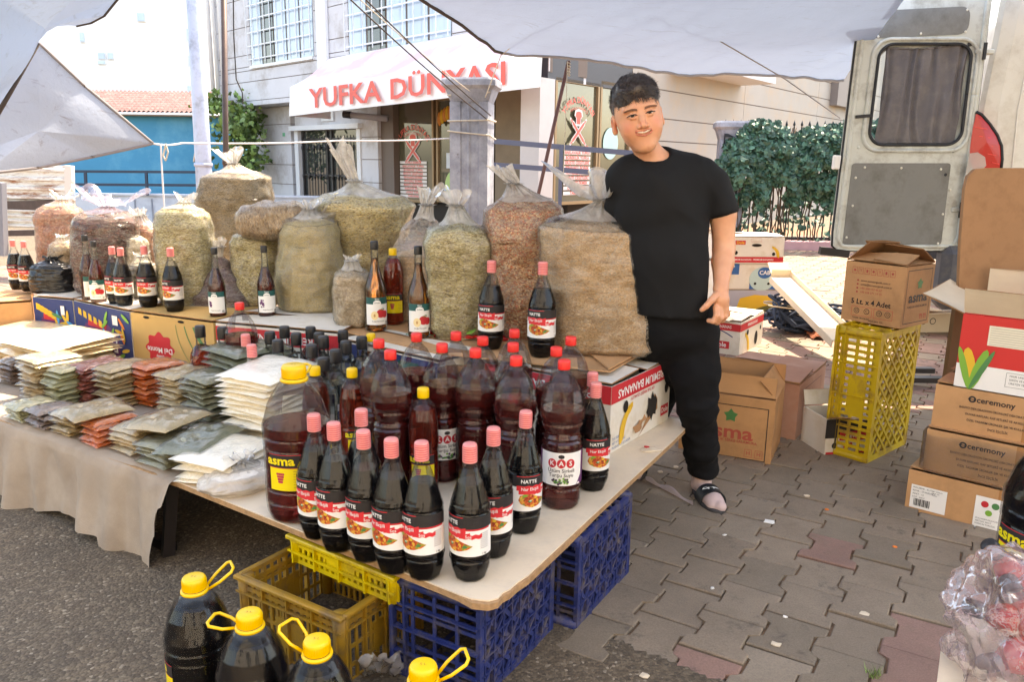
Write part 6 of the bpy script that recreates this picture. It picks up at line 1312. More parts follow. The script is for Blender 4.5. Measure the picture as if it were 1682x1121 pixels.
for k, (u, v, zb, lab_, lq) in enumerate(((695, 637, TZ, 'small yellow-capped bottle with a swirled shoulder in the middle of the front group', liq_red), (578, 605, TZ, 'small yellow-capped bottle behind the second-row sauce bottle', liq_red), (517, 602, TZ, 'small yellow-capped bottle just behind the big jug', liq_brown), (609, 548, TZ, 'small yellow-capped bottle at the back beside the red caps', liq_amber), (645, 408, Z2, 'red vinegar bottle with a yellow label between the two apple-vinegar bottles', liq_red))):
    hh_ = HA if k != 3 else .40
    loc = at_cap(u, v, zb+.001, HA if k != 3 else HA)
    lf_ = (lambda b: asma_panel(b, lambda z: .0424, .092))
    t = bottle('vinegar_bottle', lab_, loc, AP, 48, afac, lq, .262 if k != 4 else .28, (.0170, .293, .029, cap_yel), pet, lf_, 'vinegar bottles with yellow caps'); t.rotation_euler.z = face_yaw(loc[0], loc[1], (-.1, .4, 1.5, 2.0, .15)[k])
# five-litre jugs
JP = [(.070, 0), (.080, .006), (.087, .022), (.0885, .050), (.0862, .055), (.0885, .060), (.0885, .085), (.0862, .090), (.0885, .095), (.0880, .100), (.0880, .198), (.0862, .203), (.0890, .208), (.0890, .228), (.0865, .233), (.0895, .238), (.0895, .262), (.086, .280), (.076, .315), (.060, .345), (.042, .370), (.030, .382), (.027, .386), (.026, .392)]
FJ = facet(8, .45)
def jfac(r, z, t): return FJ(r, z, t) if z > .265 else (r if z > .03 else r*(1+.02*math.cos(6*t)))
def mk_jug(loc, label, yaw, h=.42, hang=0.0, level=.262, group='five-litre jugs with yellow caps and carrying loops', liq=None, tilt=0, wide=False):
    t = thing('vinegar_jug', label, 'jug', loc, yaw, group)
    b = MB(); b.lathe(JP, 96, pet, jfac, caps=(True, False), smooth=False); b.build('jug_wall', t); l_ = liq or liq_dark
    inn = [(r*.955, z+.002 if k == 0 else z) for k, (r, z) in enumerate(JP) if z < level]; inn.append((prof([(z, r) for r, z in JP], level)*.955, level)); b = MB(); b.lathe(inn, 96, l_, jfac, smooth=False); b.build('liquid', t)
    b = MB(); b.lathe([(.0305, .386), (.0315, .388), (.0315, .414), (.0285, .419), (.026, .420)], 32, cap_yel)
    for k in range(48): a = k*6.283/48; b.box((.0315*math.cos(a), .0315*math.sin(a), .400), (.0016, .0012, .022), cap_yel, rz=a)
    b.text('5 L', .012, lambda x, y: (x, y, .4206), flat('cap_ink', (150, 110, 20), .5), 0); b.build('cap', t)
    b = MB(); b.lathe([(.030, .374), (.036, .376), (.037, .380), (.036, .384), (.031, .385)], 32, cap_yel, caps=(False, False)); 
    ca, sa = math.cos(hang), math.sin(hang)
    pts = [(.034, -.012, .380), (.060, -.026, .384+.0), (.092, -.030, .392), (.100, -.020, .395), (.100, .020, .395), (.092, .030, .392), (.060, .026, .384), (.034, .012, .380)]
    if wide: pts = [(x*1.0, y, .380+(x-.034)*.75) for x, y, z in pts]
    b.tube([(x*ca-y*sa, x*sa+y*ca, z) for x, y, z in pts], .0042, cap_yel, 8); b.build('carrying_loop', t)
    b = MB(); asma_panel(b, lambda z: .0884, .148, 1.22, .050); b.build('label', t); return t
lj = at_cap(482, 599, TZ+.001, .42); mk_jug(lj, 'big jug with a yellow label standing on the table before the white packs', face_yaw(lj[0], lj[1], -.35), hang=R(100), level=.262, liq=liq_wine)
for (u, v, lab_, hg, yw, wd) in ((318, 948, 'jug on the ground nearest the cloth, its loop raised to one side', 30, 2.2, True), (409, 1006, 'second jug on the ground, its loop turned towards the cloth', 175, 3.0, False), (520, 1050, 'third jug on the ground before the open crate', 150, 3.2, True), (695, 1092, 'jug on the ground in front of the blue crate with only its cap in view', 15, 3.0, True)):
    lc_ = gp(u, v, .425*.82); yv = face_yaw(lc_[0], lc_[1], 0); mk_jug((lc_[0], lc_[1], .004), lab_, 0, hang=R(hg), liq=liq_black, level=.352, wide=wd)
for o in [o for o in bpy.data.objects if o.name.startswith('vinegar_jug')][1:]: o.rotation_euler.z = 0
tj = [o for o in bpy.data.objects if o.name.startswith('vinegar_jug')]
for o in tj[1:]:
    o.scale = (.82,)*3
    for c in o.children:
        if c.name.startswith('label'): c.rotation_euler.z = -1.1 
lc_ = gp(1700, 1012, .362); mk_jug((lc_[0], lc_[1], .362), 'large dark jug with a yellow label on the small white table beside the bagged bottles', face_yaw(lc_[0], lc_[1], -.55), hang=R(30), liq=liq_black, level=.36)
# apple and grape vinegar in long-necked glass
VP = [(.036, 0), (.041, .004), (.0440, .012), (.0445, .150), (.0440, .168), (.0400, .190), (.0300, .222), (.0210, .250), (.0165, .275), (.0150, .310), (.0145, .338)]
def vin_label(kind):
    def L_(b):
        rf = lambda z: .0447; f = wrapmap(rf, .085); f2 = wrapmap(rf, .085, .0010); f3 = wrapmap(rf, .085, .0014); f4 = wrapmap(rf, .085, .0018); hw = .052
        wband(b, f, -hw, hw, -.055, .030, WH, 16); wband(b, f, -hw, hw, .030, .058, M['teal_ink'], 16)
        cpoly(b, f2, [(.016*math.cos(q*.3927)-.003, .034+.013*math.sin(q*.3927)) for q in range(16)], WH); b.text('FERSAN' if 0 else 'Sirkesi', .0085, lambda x, y: f3(x-.003, .036+y), M['teal_ink'], .01)
        b.text('Elma' if kind == 'a' else 'Üzüm', .009, lambda x, y: f2(x-.003, .052+y), WH, .01)
        if kind == 'a':
            for (x, y, r_) in ((.012, -.008, .019), (.030, -.012, .016)): cpoly(b, f2, [(x+r_*math.cos(q*.45), y+r_*.95*math.sin(q*.45)) for q in range(14)], RD)
            cpoly(b, f3, [(-.014+.015*math.cos(q*.45), -.016+.018*math.sin(q*.45)) for q in range(14)], M['cream_ink']); cpoly(b, f4, [(-.014+.004*math.cos(q*.785), -.016+.007*math.sin(q*.785)) for q in range(8)], flat('core', (200, 150, 90), .6))
            b.add([f4(x, y) for x, y in ((.006, .008), (.020, .014), (.030, .010), (.016, .004))], [(0, 1, 2, 3)], M['green_ink'])
        else:
            for k in range(22): a = random.uniform(0, 6.28); rr = random.random()**.5; cpoly(b, f3, [(-.028+.011*rr*math.cos(a)+.004*math.cos(q*1.05), -.008+.022*rr*math.sin(a)+.004*math.sin(q*1.05)) for q in range(6)], M['purple_ink'])
        b.text('Doğal Fermente', .0075, lambda x, y: f2(x, -.040+y), K_, .01)
        for k in range(9): wband(b, f2, .034+.0016*k, .0348+.0016*k, -.052, -.040, K_, 2)
    return L_
HV_ = .367
for k, (u, v, zb, lab_, lq, kd, ya) in enumerate(((616, 396, Z2, 'amber apple-vinegar bottle with a black cap, beside the hanging yellow-green sack', liq_amber, 'a', .2), (687, 404, Z2, 'amber apple-vinegar bottle with a black cap, on the other side of the red one', liq_amber, 'a', .15), (436, 404, Z2, 'dark grape-vinegar bottle before the pale herb sack', liq_plum, 'g', .1), (355, 407, Z2, 'dark grape-vinegar bottle before the purple-brown sack', liq_plum, 'g', -.3), (144, 386, Z2, 'taller-looking red vinegar bottle by the dried-pepper sack', liq_brown, 'a', .5), (158, 396, Z2, 'red vinegar bottle nearer the two touching sauce bottles', liq_red, 'a', -.3))):
    loc, s_ = fit(u, (545, 557, 523, 524, 496, 500)[k], v, HV_); t = bottle('glass_bottle', lab_, loc, VP, 32, None, lq, .30 if k < 2 else .26, (.0165, .333, .034, cap_blk), glass_c, vin_label(kd), 'long-necked vinegar bottles with black caps', r_in=.93); t.scale = (s_,)*3; t.rotation_euler.z = face_yaw(loc[0], loc[1], ya)
# small square clear bottles with black caps
SP = [(.030, 0), (.032, .004), (.033, .150), (.031, .165), (.024, .182), (.015, .192), (.0140, .205), (.0140, .225)]
def sfac(r, z, t): s_ = 1 if z < .17 else max(0, 1-(z-.17)/.02); a = abs(math.cos(t))**6+abs(math.sin(t))**6; return r*((1-s_)+s_*(a**(-1/6.))*.94)
def s_label(b): f = lambda x, y: (x, -.0318, .08+y); rectp(b, f, -.022, .022, -.03, .03, WH); disc(b, off(f, .0005), 0, .0, .012, M['navy_ink']); b.text('Gül Suyu', .010, lambda x, y: off(f, .0005)(x, -.02+y), M['navy_ink'], .01)
small = [(443, 545), (456, 558), (467, 536), (486, 547), (524, 546), (531, 552), (512, 566), (531, 587), (551, 574), (568, 560), (563, 543)]
names = ['beside the yellow panel of the carton', 'in front of the yellow panel', 'at the back by the red band', 'second from the yellow panel', 'at the back beside the orange-filled one', 'behind the middle pair', 'in the middle of the group', 'nearest the big jug', 'between the big jug and the yellow cap', 'second row beside the navy carton', 'rearmost, against the navy carton']
ps_ = None
for k, (u, v) in enumerate(small):
    loc = at_cap(u, v, TZ+.001, .325); lab_ = 'small clear square bottle with a black cap '+names[k]
    if ps_ is None: ps_ = bottle('small_bottle', lab_, loc, SP, 32, sfac, liq_clear, .16, (.0155, .215, .035, cap_blk), glass_c, s_label, 'small clear bottles with black caps'); ps_.rotation_euler.z = .5; ps_.scale = (1.3,)*3
    else: dup(ps_, loc, .5+random.uniform(-.3, .3), lab_)
for (u, v, lab_) in ((510, 537, 'small black-capped bottle with orange-red liquid at the back of the clear ones'), (328, 535, 'small black-capped bottle with orange-red liquid before the tan carton'), (365, 537, 'small black-capped bottle beside the lone red-capped one'), (594, 553, 'small black-capped bottle half hidden by the yellow and red caps')):
    loc = at_cap(u, v, TZ+.001, .325); t = bottle('small_bottle', lab_, loc, SP, 32, sfac, liq_red if 'orange' in lab_ else liq_clear, .185, (.0155, .215, .035, cap_blk), glass_c, None, 'small bottles with black caps'); t.rotation_euler.z = .5; t.scale = (1.3,)*3
# chillies and their tray
p = gp(735, 566, Z2-.03); t = thing('chilli_bunch', 'string of red chilli peppers with green stalks lying behind the red caps', 'chillies', (p[0], p[1], Z2-.02), R(-22)); rnd = random.Random(2)
for k in range(16):
    b = MB(); x = rnd.uniform(-.16, .2); y = rnd.uniform(-.04, .04); a = rnd.uniform(-.5, .5); L = rnd.uniform(.06, .10); z = rnd.uniform(.01, .035)
    b.tube([(x, y, z), (x+L*.4*math.cos(a), y+L*.4*math.sin(a), z+.008), (x+L*.8*math.cos(a+.2), y+L*.8*math.sin(a+.2), z+.002), (x+L*math.cos(a+.3), y+L*math.sin(a+.3), z)], [.007, .0065, .004, .001], flat('chilli_red', (196, 24, 22), .25), 8); b.tube([(x, y, z), (x-.02*math.cos(a), y-.02*math.sin(a), z+.004)], .0022, M['green_ink'], 5); b.build('chilli', t)
b = MB(); [leaf(b, (rnd.uniform(-.02, .12), rnd.uniform(-.03, .03), .04+rnd.uniform(0, .03)), (0, -.6, 1), .05, leafmat('chilli_leaf', (70, 110, 40), (110, 150, 60)) if k == 0 else bpy.data.materials['chilli_leaf'], rnd) for k in range(7)]; b.build('leaf', t)
# ---------------------------------------------------------------- sacks of herbs
fb = film('sack_film', .0, col=(240, 230, 214), gloss=.8, ws=(14, 14, 44), bstr=.6, hazevar=.22, hs=9, streak=24, rough=.13); fn = film('gathered_film', .44, col=(242, 236, 226), gloss=1.1, ws=(60, 60, 12), bstr=.6, hazevar=.25, hs=14, rough=.18); fp = film('lilac_film', .35, col=(214, 206, 226), gloss=.8, ws=(25, 25, 25), bstr=.9, hazevar=.3)
G_ = {}
G_['oats'] = grains('brown_herb', [(186, 140, 92), (230, 190, 142), (244, 214, 174), (206, 164, 116)], 200, (1, 1, 2.2))
G_['flower'] = grains('red_flower_mix', [(140, 86, 58), (206, 152, 108), (238, 200, 156), (170, 108, 74), (222, 124, 84)], 140, (1, 1, 1.4))
G_['leafy'] = grains('green_yellow_leaf', [(166, 146, 76), (218, 204, 148), (236, 226, 184), (196, 182, 124), (130, 118, 76)], 120, (1, 1, 2.4))
G_['linden'] = grains('pale_linden', [(228, 202, 128), (242, 230, 184), (230, 216, 164), (150, 126, 74)], 120, (1, 1.2, 1.8))
G_['thyme'] = grains('yellow_green_grain', [(206, 178, 108), (230, 214, 164), (214, 198, 146)], 240, (1, 1, 2))
G_['grey'] = grains('grey_green_herb', [(126, 108, 80), (176, 156, 122), (204, 184, 150), (100, 88, 66)], 150, (1, 1, 4))
G_['peach'] = grains('peach_herb', [(214, 176, 136), (232, 200, 164), (200, 160, 120)], 130)
G_['pale'] = grains('pale_root', [(196, 176, 146), (220, 202, 174), (180, 158, 128)], 110)
G_['purple'] = grains('purple_brown_herb', [(110, 84, 84), (150, 120, 116), (90, 66, 68), (168, 140, 130)], 150, (1, 1, 3))
G_['pepper'] = grains('dried_dark_pepper', [(84, 44, 40), (120, 70, 60), (60, 34, 34), (150, 96, 84)], 70, (1, 1, 2.5))
G_['cream'] = grains('cream_grain', [(232, 216, 188), (240, 228, 206), (222, 204, 172)], 160)
G_['rose'] = grains('dried_rose', [(206, 140, 112), (226, 172, 146), (186, 120, 96)], 85)
G_['brown'] = grains('brown_bark', [(176, 146, 110), (206, 180, 146), (150, 120, 88)], 90, (1, 1, 2))
def sack(label, base, w_, d_, h_, mt, profile=None, sq=3.0, lean=(0, 0), knot=None, fill=.86, seed=0, yaw=0., amp=.06, group='clear sacks of dried herbs on the cartons', body_film=None, neck_film=None, tilt=None, nm='herb_sack', cat='sack'):
    """a stuffed clear sack; knot = (neck height, flare height, flare width, lean x, lean y)"""
    p_ = profile or [(0, .78), (.04, .93), (.12, 1.0), (.55, 1.02), (.8, .97), (.9, .86), (.97, .6), (1.0, .30)]
    t = thing(nm, label, cat, tuple(base), tilt if tilt is not None else yaw, group); sv = Vector((seed*3.7, seed*1.3, seed*.7))
    def ring(tt, th, k=1.0, big=True):
        r_ = smoothprof(p_, tt)*k; c, s_ = math.cos(th), math.sin(th); q = (abs(c)**sq+abs(s_)**sq)**(-1/sq)
        x, y = c*q*r_, s_*q*r_; z = tt*h_
        n1 = noise.noise(Vector((x*1.6, y*1.6, tt*2.2))+sv)*amp*1.4+noise.noise(Vector((x*4, y*4, tt*6))+sv)*amp*.45
        f_ = 1+n1*(min(1, tt*6))
        return np.array([x*f_*w_/2+lean[0]*tt*tt, y*f_*d_/2+lean[1]*tt*tt, z+h_*.03*noise.noise(Vector((c*1.5, s_*1.5, 7))+sv)*(1 if tt > .7 else 0)])
    def wr(p, tt, th):   # creases of the skin
        a = .0022*max(0, 1-abs(noise.noise(Vector((p[0]*12, p[1]*12, p[2]*48))+sv))*3.2)+.0045*max(0, 1-abs(noise.noise(Vector((p[0]*13, p[1]*13, p[2]*8))+sv))*3.4)+.005*noise.noise(Vector((p[0]*18, p[1]*18, p[2]*18))+sv)
        n_ = np.array([math.cos(th), math.sin(th), 0]); return p+n_*a
    NT = 110; b = MB(); b.grid(lambda i, j: wr(ring(j*fill, i*2*math.pi, .985), j*fill, i*2*math.pi)-np.array([0, 0, -.002]), NT, 46, mt, cu=True)
    topc = ring(fill, 0)*0; pr = [ring(fill, k*2*math.pi/NT, .985) for k in range(NT)]; cc = sum(pr)/NT; zt = cc[2]
    b.grid(lambda i, j: lerp(wr(pr[int(round(i*NT)) % NT], fill, i*2*math.pi)+np.array([0, 0, .002]), cc+np.array([0, 0, .04*h_]), j)+np.array([0, 0, .03*h_*math.sin(j*1.57)+.010*noise.noise(Vector((math.cos(i*6.28)*j*3, math.sin(i*6.28)*j*3, 0))+sv)]), NT, 9, mt, cu=True); b.build('contents', t)
    b = MB(); F_ = body_film or fb; FN_ = neck_film or fn
    b.grid(lambda i, j: (lambda tt, th: wr(ring(tt, th, 1.014)+np.array([math.cos(th), math.sin(th), 0])*(.0022+.010*max(0, tt-.7)*max(0, math.sin(th*17+seed*2+tt*9))), tt, th))(j*.97, i*2*math.pi), NT, 84, F_, cu=True); b.build('plastic_skin', t)
    kn, fl, fw, kx, ky = knot or (.03, .05, .05, 0, 0); kn = kn*1.7+.01; top = sum(ring(.97, k*2*math.pi/12) for k in range(12))/12; b = MB()
    def nk(i, j):
        th = i*2*math.pi; k_ = NT
        st = wr(ring(.97, th, 1.012), .97, th)
        pleat = 1+.30*math.sin(th*13+seed)+.16*math.sin(th*23+seed*2)
        neck = top+np.array([kx*.4, ky*.4, kn]); tipc = top+np.array([kx, ky, kn+fl])
        if j < .45: q = j/.45; rr = lerp(1, .0, q**.8); c_ = lerp(top, neck, q); o_ = (st-top)*np.array([1, 1, 1-q])*rr+np.array([math.cos(th), math.sin(th), 0])*.021*q*pleat; return c_+o_
        if j < .6: q = (j-.45)/.15; return neck+np.array([math.cos(th), math.sin(th), 0])*(.021+.010*math.sin(q*3.14))*pleat+np.array([kx, ky, fl])*.06*q
        q = (j-.6)/.4; rr = .021+(fw*1.35-.021)*q**.8; c_ = lerp(neck, tipc, .06+.94*q)
        fold = noise.noise(Vector((math.cos(th)*2.1, math.sin(th)*2.1, q*1.5))+sv)*fw*1.0*q
        return c_+np.array([math.cos(th)*(rr*(1+.25*math.sin(th*7+seed))+fold), (math.sin(th)*(rr*.45*(1+.3*math.sin(th*9+seed)))+fold*.4), fold*.9+fl*.15*q*math.sin(th*3+seed)])
    b.grid(nk, NT, 34, FN_, cu=True); b.build('tied_neck', t)
    b = MB(); neck = top+np.array([kx*.45, ky*.45, kn+.002]); b.tube([neck+np.array([.021*math.cos(k*.7), .019*math.sin(k*.7), .004*math.sin(k*.7)]) for k in range(10)], .005, FN_, 6); b.build('knot', t)
    return t
def from_px(u0, u1, vb, vt, dback=0., z=Z2):
    """base point and size of a sack from its outline: feet line at vb, spanning u0..u1, top at vt"""
    p = gp((u0+u1)/2, vb, z); zz = (p-CP) @ _f; sc = FPX/zz
    w_ = (u1-u0)/sc; 
    lo, hi = 0, 2.
    for _ in range(40):
        m = (lo+hi)/2; q = p+np.array([0, w_*.4, m])-CP; vv = 560.5-FPX*(q @ _u)/(q @ _f)
        if vv > vt: lo = m
        else: hi = m
    return p, w_, m
def put(label, u0, u1, vb, vt, mt, dep=.8, **k):
    e_ = (u1-u0)*.035; u0, u1 = u0-e_, u1+e_
    p, w_, h_ = from_px(u0, u1, vb, vt); d_ = w_*dep; base = (p[0], p[1]+d_/2, Z2+k.pop('dz', 0)); return sack(label, base, w_*k.pop('ws', 1.), d_, h_*k.pop('hs', 1.), mt, **k)
put('biggest sack, pale brown herb, crumpled neck flaring towards the boy', 912, 1090, 590, 352, G_['oats'], .85, profile=[(0, .86), (.05, .97), (.2, 1.0), (.7, 1.0), (.88, .95), (.95, .80), (1, .40)], sq=2.9, knot=(.03, .075, .12, .04, -.02), seed=1, lean=(-.045, 0), fill=.90, amp=.05, yaw=R(-14))
put('sack of reddish dried flowers with a short knotted top', 808, 925, 565, 322, G_['flower'], .85, dz=0, profile=[(0, .70), (.1, .86), (.4, .92), (.75, 1.10), (.9, 1.0), (.97, .7), (1, .35)], knot=(.03, .06, .025, -.10, 0), seed=2, lean=(-.02, .02), fill=.93)
put('sack of grey-green leaves with a bunched pale knot between the vinegar and the flowers', 700, 803, 562, 362, G_['leafy'], .85, profile=[(0, .72), (.1, .86), (.45, .92), (.8, 1.08), (.92, .95), (1, .4)], knot=(.035, .05, .05, -.03, 0), seed=3, fill=.9)
put('peach-coloured sack with a tall pale knot, squeezed behind the apple vinegar', 640, 748, 530, 355, G_['peach'], .7, profile=[(0, .9), (.3, 1.05), (.6, .95), (.85, .6), (1, .25)], knot=(.03, .07, .035, .03, 0), seed=4, fill=.62)
# the hanging-looking one: broad at the top, drawn to a point, leaning on its neighbours
put('broad pale linden-blossom sack tapering downwards with a long twisted tail', 514, 652, 508, 322, G_['linden'], .75, dz=.02, profile=[(0, .18), (.15, .42), (.4, .74), (.7, 1.06), (.88, 1.16), (.95, .95), (1, .5)], sq=2.4, knot=(.03, .17, .035, -.12, .02), seed=5, lean=(.03, .0), fill=.95, amp=.05)
put('small pale root sack standing below the linden sack', 548, 604, 540, 440, G_['pale'], .8, knot=(.015, .02, .02, 0, 0), seed=6)
put('upright sack of fine yellow-green herb with a soft bunched top', 452, 552, 519, 352, G_['thyme'], .9, sq=2.2, profile=[(0, .92), (.06, 1.02), (.3, 1.05), (.8, .90), (.93, .75), (1, .45)], knot=(.015, .035, .04, .0, 0), seed=7, fill=.9)
put('sack of pale green leaves beneath the lying brown one', 378, 452, 507, 376, G_['leafy'], .9, sq=2.4, knot=(.01, .02, .03, 0, 0), seed=8, fill=.92)
put('pointed sack of purple-brown herb beside the grape vinegar', 300, 402, 509, 418, G_['purple'], .7, profile=[(0, 1.0), (.15, .98), (.5, .66), (.8, .30), (1, .12)], knot=(.02, .04, .03, .0, .0), seed=9, fill=.9)
put('upright green-grey herb sack behind a sauce bottle', 252, 338, 508, 338, G_['leafy'], .9, sq=2.6, knot=(.01, .03, .03, .02, .02), seed=10, fill=.93)
# big grey-green one resting high on its neighbours
put('tall grey-green herb sack lifted above its neighbours with a flared film top', 318, 424, 470, 312, G_['grey'], .85, dz=.115, profile=[(0, .35), (.10, .70), (.3, .98), (.7, 1.06), (.9, .95), (1, .5)], sq=2.4, knot=(.02, .07, .05, -.05, 0), seed=11, lean=(.05, 0), fill=.92)
pp = gp(455, 440, Z2); b_ = from_px(382, 520, 440, 330)
t = sack('brown bark sack lying across the tops of the herb sacks', (gp(372, 516, Z2)[0]+.03, gp(372, 516, Z2)[1]+.14, Z2+.395), .17, .20, .34, G_['brown'], profile=[(0, .55), (.1, .85), (.4, 1.0), (.75, .95), (.92, .7), (1, .3)], sq=2.2, knot=(.02, .05, .05, 0, 0), seed=12, fill=.9, tilt=(0, R(86), R(4)))
put('purple-filmed sack of dark dried peppers with a crumpled lilac top', 113, 208, 490, 345, G_['pepper'], .9, sq=2.4, knot=(.01, .05, .10, .05, 0), seed=13, fill=.86, body_film=fb, neck_film=fp)
put('white-cream grain sack between the pepper sack and the rose sack', 172, 232, 488, 385, G_['cream'], .8, knot=(.01, .02, .03, 0, 0), seed=14, fill=.92)
put('cream sack standing beside the sauce bottle before the green-grey sack', 212, 250, 496, 428, G_['cream'], .8, knot=(.01, .012, .02, 0, 0), seed=15)
put('rose-coloured dried flower sack behind the single sauce bottle', 212, 258, 480, 372, G_['rose'], .8, dz=.02, knot=(.02, .03, .03, -.02, 0), seed=16)
put('orange-pink dried fruit sack at the far end of the row', 62, 128, 470, 345, G_['rose'], .8, dz=.04, knot=(.01, .03, .05, .04, 0), seed=17)
put('small brown-beige sack in front of the orange-pink one', 82, 122, 480, 396, G_['brown'], .8, knot=(.01, .01, .02, 0, 0), seed=18)
p = gp(80, 484, Z2); t = sack('shiny black plastic bag slumped at the far end of the cartons', (p[0], p[1]+.06, Z2), .20, .14, .16, flat('black_bag_inner', (20, 20, 22), .5), knot=(.005, .01, .03, 0, 0), seed=19, fill=.9, body_film=mat('black_bag_film', (24, 24, 26), .22, bump=.5, bs=30), neck_film=bpy.data.materials['black_bag_film'], nm='plastic_bag', cat='bag', group=None)
p = gp(72, 418, Z2); t = thing('fruit_packet_pile', 'little heap of yellow and green dried fruit packets above the black bag', 'packets', (p[0], p[1]+.12, Z2+.16)); rnd = random.Random(9)
for k in range(12): b = MB(); b.ell((rnd.uniform(-.05, .05), rnd.uniform(-.03, .03), .012+.014*k), (.05, .04, .012), [M['yellow_ink'], flat('dry_mango', (206, 180, 90), .5), flat('dry_green', (146, 160, 80), .5)][k % 3], 12, 6); b.build('packet', t)
# red bottles in a knotted bag on the white table corner, bottom right
wt_ = gp(1560, 1075, .42); 
t = thing('side_table', 'corner of a white-topped table with bagged bottles on it', 'table', (1.45, 1.25, 0)); c0 = np.array([1.45, 1.25, 0]); P = [gp(u, v, .36) for u, v in ((1548, 1050), (1538, 1130), (1530, 1260), (1900, 1300), (1800, 985), (1640, 985))]; b = MB(); n = len(P); b.add([p-c0 for p in P]+[p-c0-np.array([0, 0, .02]) for p in P], [tuple(range(n)), tuple(range(n, 2*n))[::-1]]+[(i, n+i, n+(i+1) % n, (i+1) % n)[::-1] for i in range(n)], lam); b.build('tabletop', t)
for (u, v) in ((1575, 1085), (1800, 1090)): b = MB(); p = gp(u, v, .34)-c0; b.bar((p[0], p[1], 0), p, .03, .03, st2); b.build('leg', t)
cb = gp(1650, 1075, .36); sauce_red = flat('pepper_sauce', (186, 26, 26), .2)
for (u0, v0, z0_, u1, v1, z1_, lab_) in ((1630, 903, .56, 1700, 985, .45, 'red sauce bottle with a black cap poking out of the knotted bag'), (1600, 1000, .47, 1735, 1045, .42, 'red sauce bottle lying inside the clear bag, upper'), (1625, 1090, .42, 1770, 1060, .40, 'red sauce bottle lying inside the clear bag, lower'), (1660, 960, .50, 1730, 1100, .40, 'red sauce bottle upended inside the clear bag')):
    p, q_ = gp(u0, v0, z0_), gp(u1, v1, z1_); t = bottle('hot_sauce_bottle', lab_, tuple(p), [(.030, -.20), (.034, -.19), (.034, -.08), (.028, -.055), (.016, -.03), (.013, -.01)], 24, None, sauce_red, -.035, (.016, -.014, .03, cap_blk), pet, None, 'red sauce bottles in the clear bag'); t.rotation_euler = Vector(p-q_).to_track_quat('Z', 'Y').to_euler()
clr = film('carrier_bag_film', .24, col=(232, 206, 206), gloss=.45, streak=9, ws=(16, 16, 16), bstr=.35, hazevar=.35, hs=7, rough=.12)
t = thing('plastic_bag', 'clear carrier bag crumpled round red sauce bottles on the white table corner', 'bag', tuple(gp(1640, 1075, .365))); c0 = np.array(t.location); b = MB(); ctr = gp(1690, 1040, .46)-c0
def bagf(i, j):
    th = i*2*math.pi; ph = j*math.pi; r_ = np.array([.125, .12, .13]); n_ = noise.noise(Vector((math.cos(th)*1.8*math.sin(ph), math.sin(th)*1.8*math.sin(ph), math.cos(ph)*1.8+4))); n2 = abs(noise.noise(Vector((math.cos(th)*5*math.sin(ph), math.sin(th)*5*math.sin(ph), math.cos(ph)*4))))
    k = 1+.35*n_+.22*n2; return ctr+np.array([math.cos(th)*math.sin(ph)*r_[0]*k, math.sin(th)*math.sin(ph)*r_[1]*k, max(-.10, math.cos(ph)*r_[2]*k)])
b.grid(bagf, 96, 60, clr, cu=True); b.build('film', t)
# ---------------------------------------------------------------- packets of spices and herbs
pk_film = film('packet_film', .0, gloss=.75, ws=(16, 16, 16), bstr=.45, hazevar=.10, hs=14, rough=.09)
PC = {'beige': [(212, 184, 132), (228, 204, 156)], 'cream': [(222, 200, 156), (232, 214, 178)], 'pale green': [(176, 170, 116), (198, 190, 142)], 'red-brown': [(160, 80, 60), (186, 108, 84)], 'tan': [(190, 160, 104), (206, 180, 128)], 'orange': [(222, 108, 40), (236, 130, 58)], 'green-grey': [(140, 136, 100), (172, 166, 128)], 'dark green': [(118, 122, 86), (150, 150, 114)], 'brown': [(120, 96, 80), (150, 124, 104)], 'white': [(240, 228, 204), (248, 240, 222)], 'milky': [(226, 218, 204), (238, 232, 222)]}
PM = {}
for k, cs in PC.items():
    q = N(k.replace(' ', '_')+'_powder'); v = q.coord(); c_ = q.ramp(q.noise(v, 30 if k not in ('white', 'milky') else 8, 6, .7), [(.3, lin(cs[0])), (.7, lin(cs[1]))]); q.l(c_, q.b.inputs['Base Color']); q.b.inputs['Roughness'].default_value = .28 if k not in ('milky',) else .35
    q.b.inputs['Coat Weight'].default_value = 1.0; q.b.inputs['Coat IOR'].default_value = 1.7; q.b.inputs['Coat Roughness'].default_value = .10
    if k in ('white', 'milky'): q.b.inputs['Subsurface Weight'].default_value = .3; q.b.inputs['Subsurface Radius'].default_value = (.03, .03, .03)
    q.l(q.bump(q.noise(q.coord((1, 1, 1)), 26, 6, .6, 1.5), .8, .006), q.b.inputs['Normal']); q.l(q.bump(q.noise(q.coord((1, 1, 1)), 30, 5, .65, 1.2), 1.0, .010), q.b.inputs['Coat Normal']); PM[k] = q.m
_pm = {}
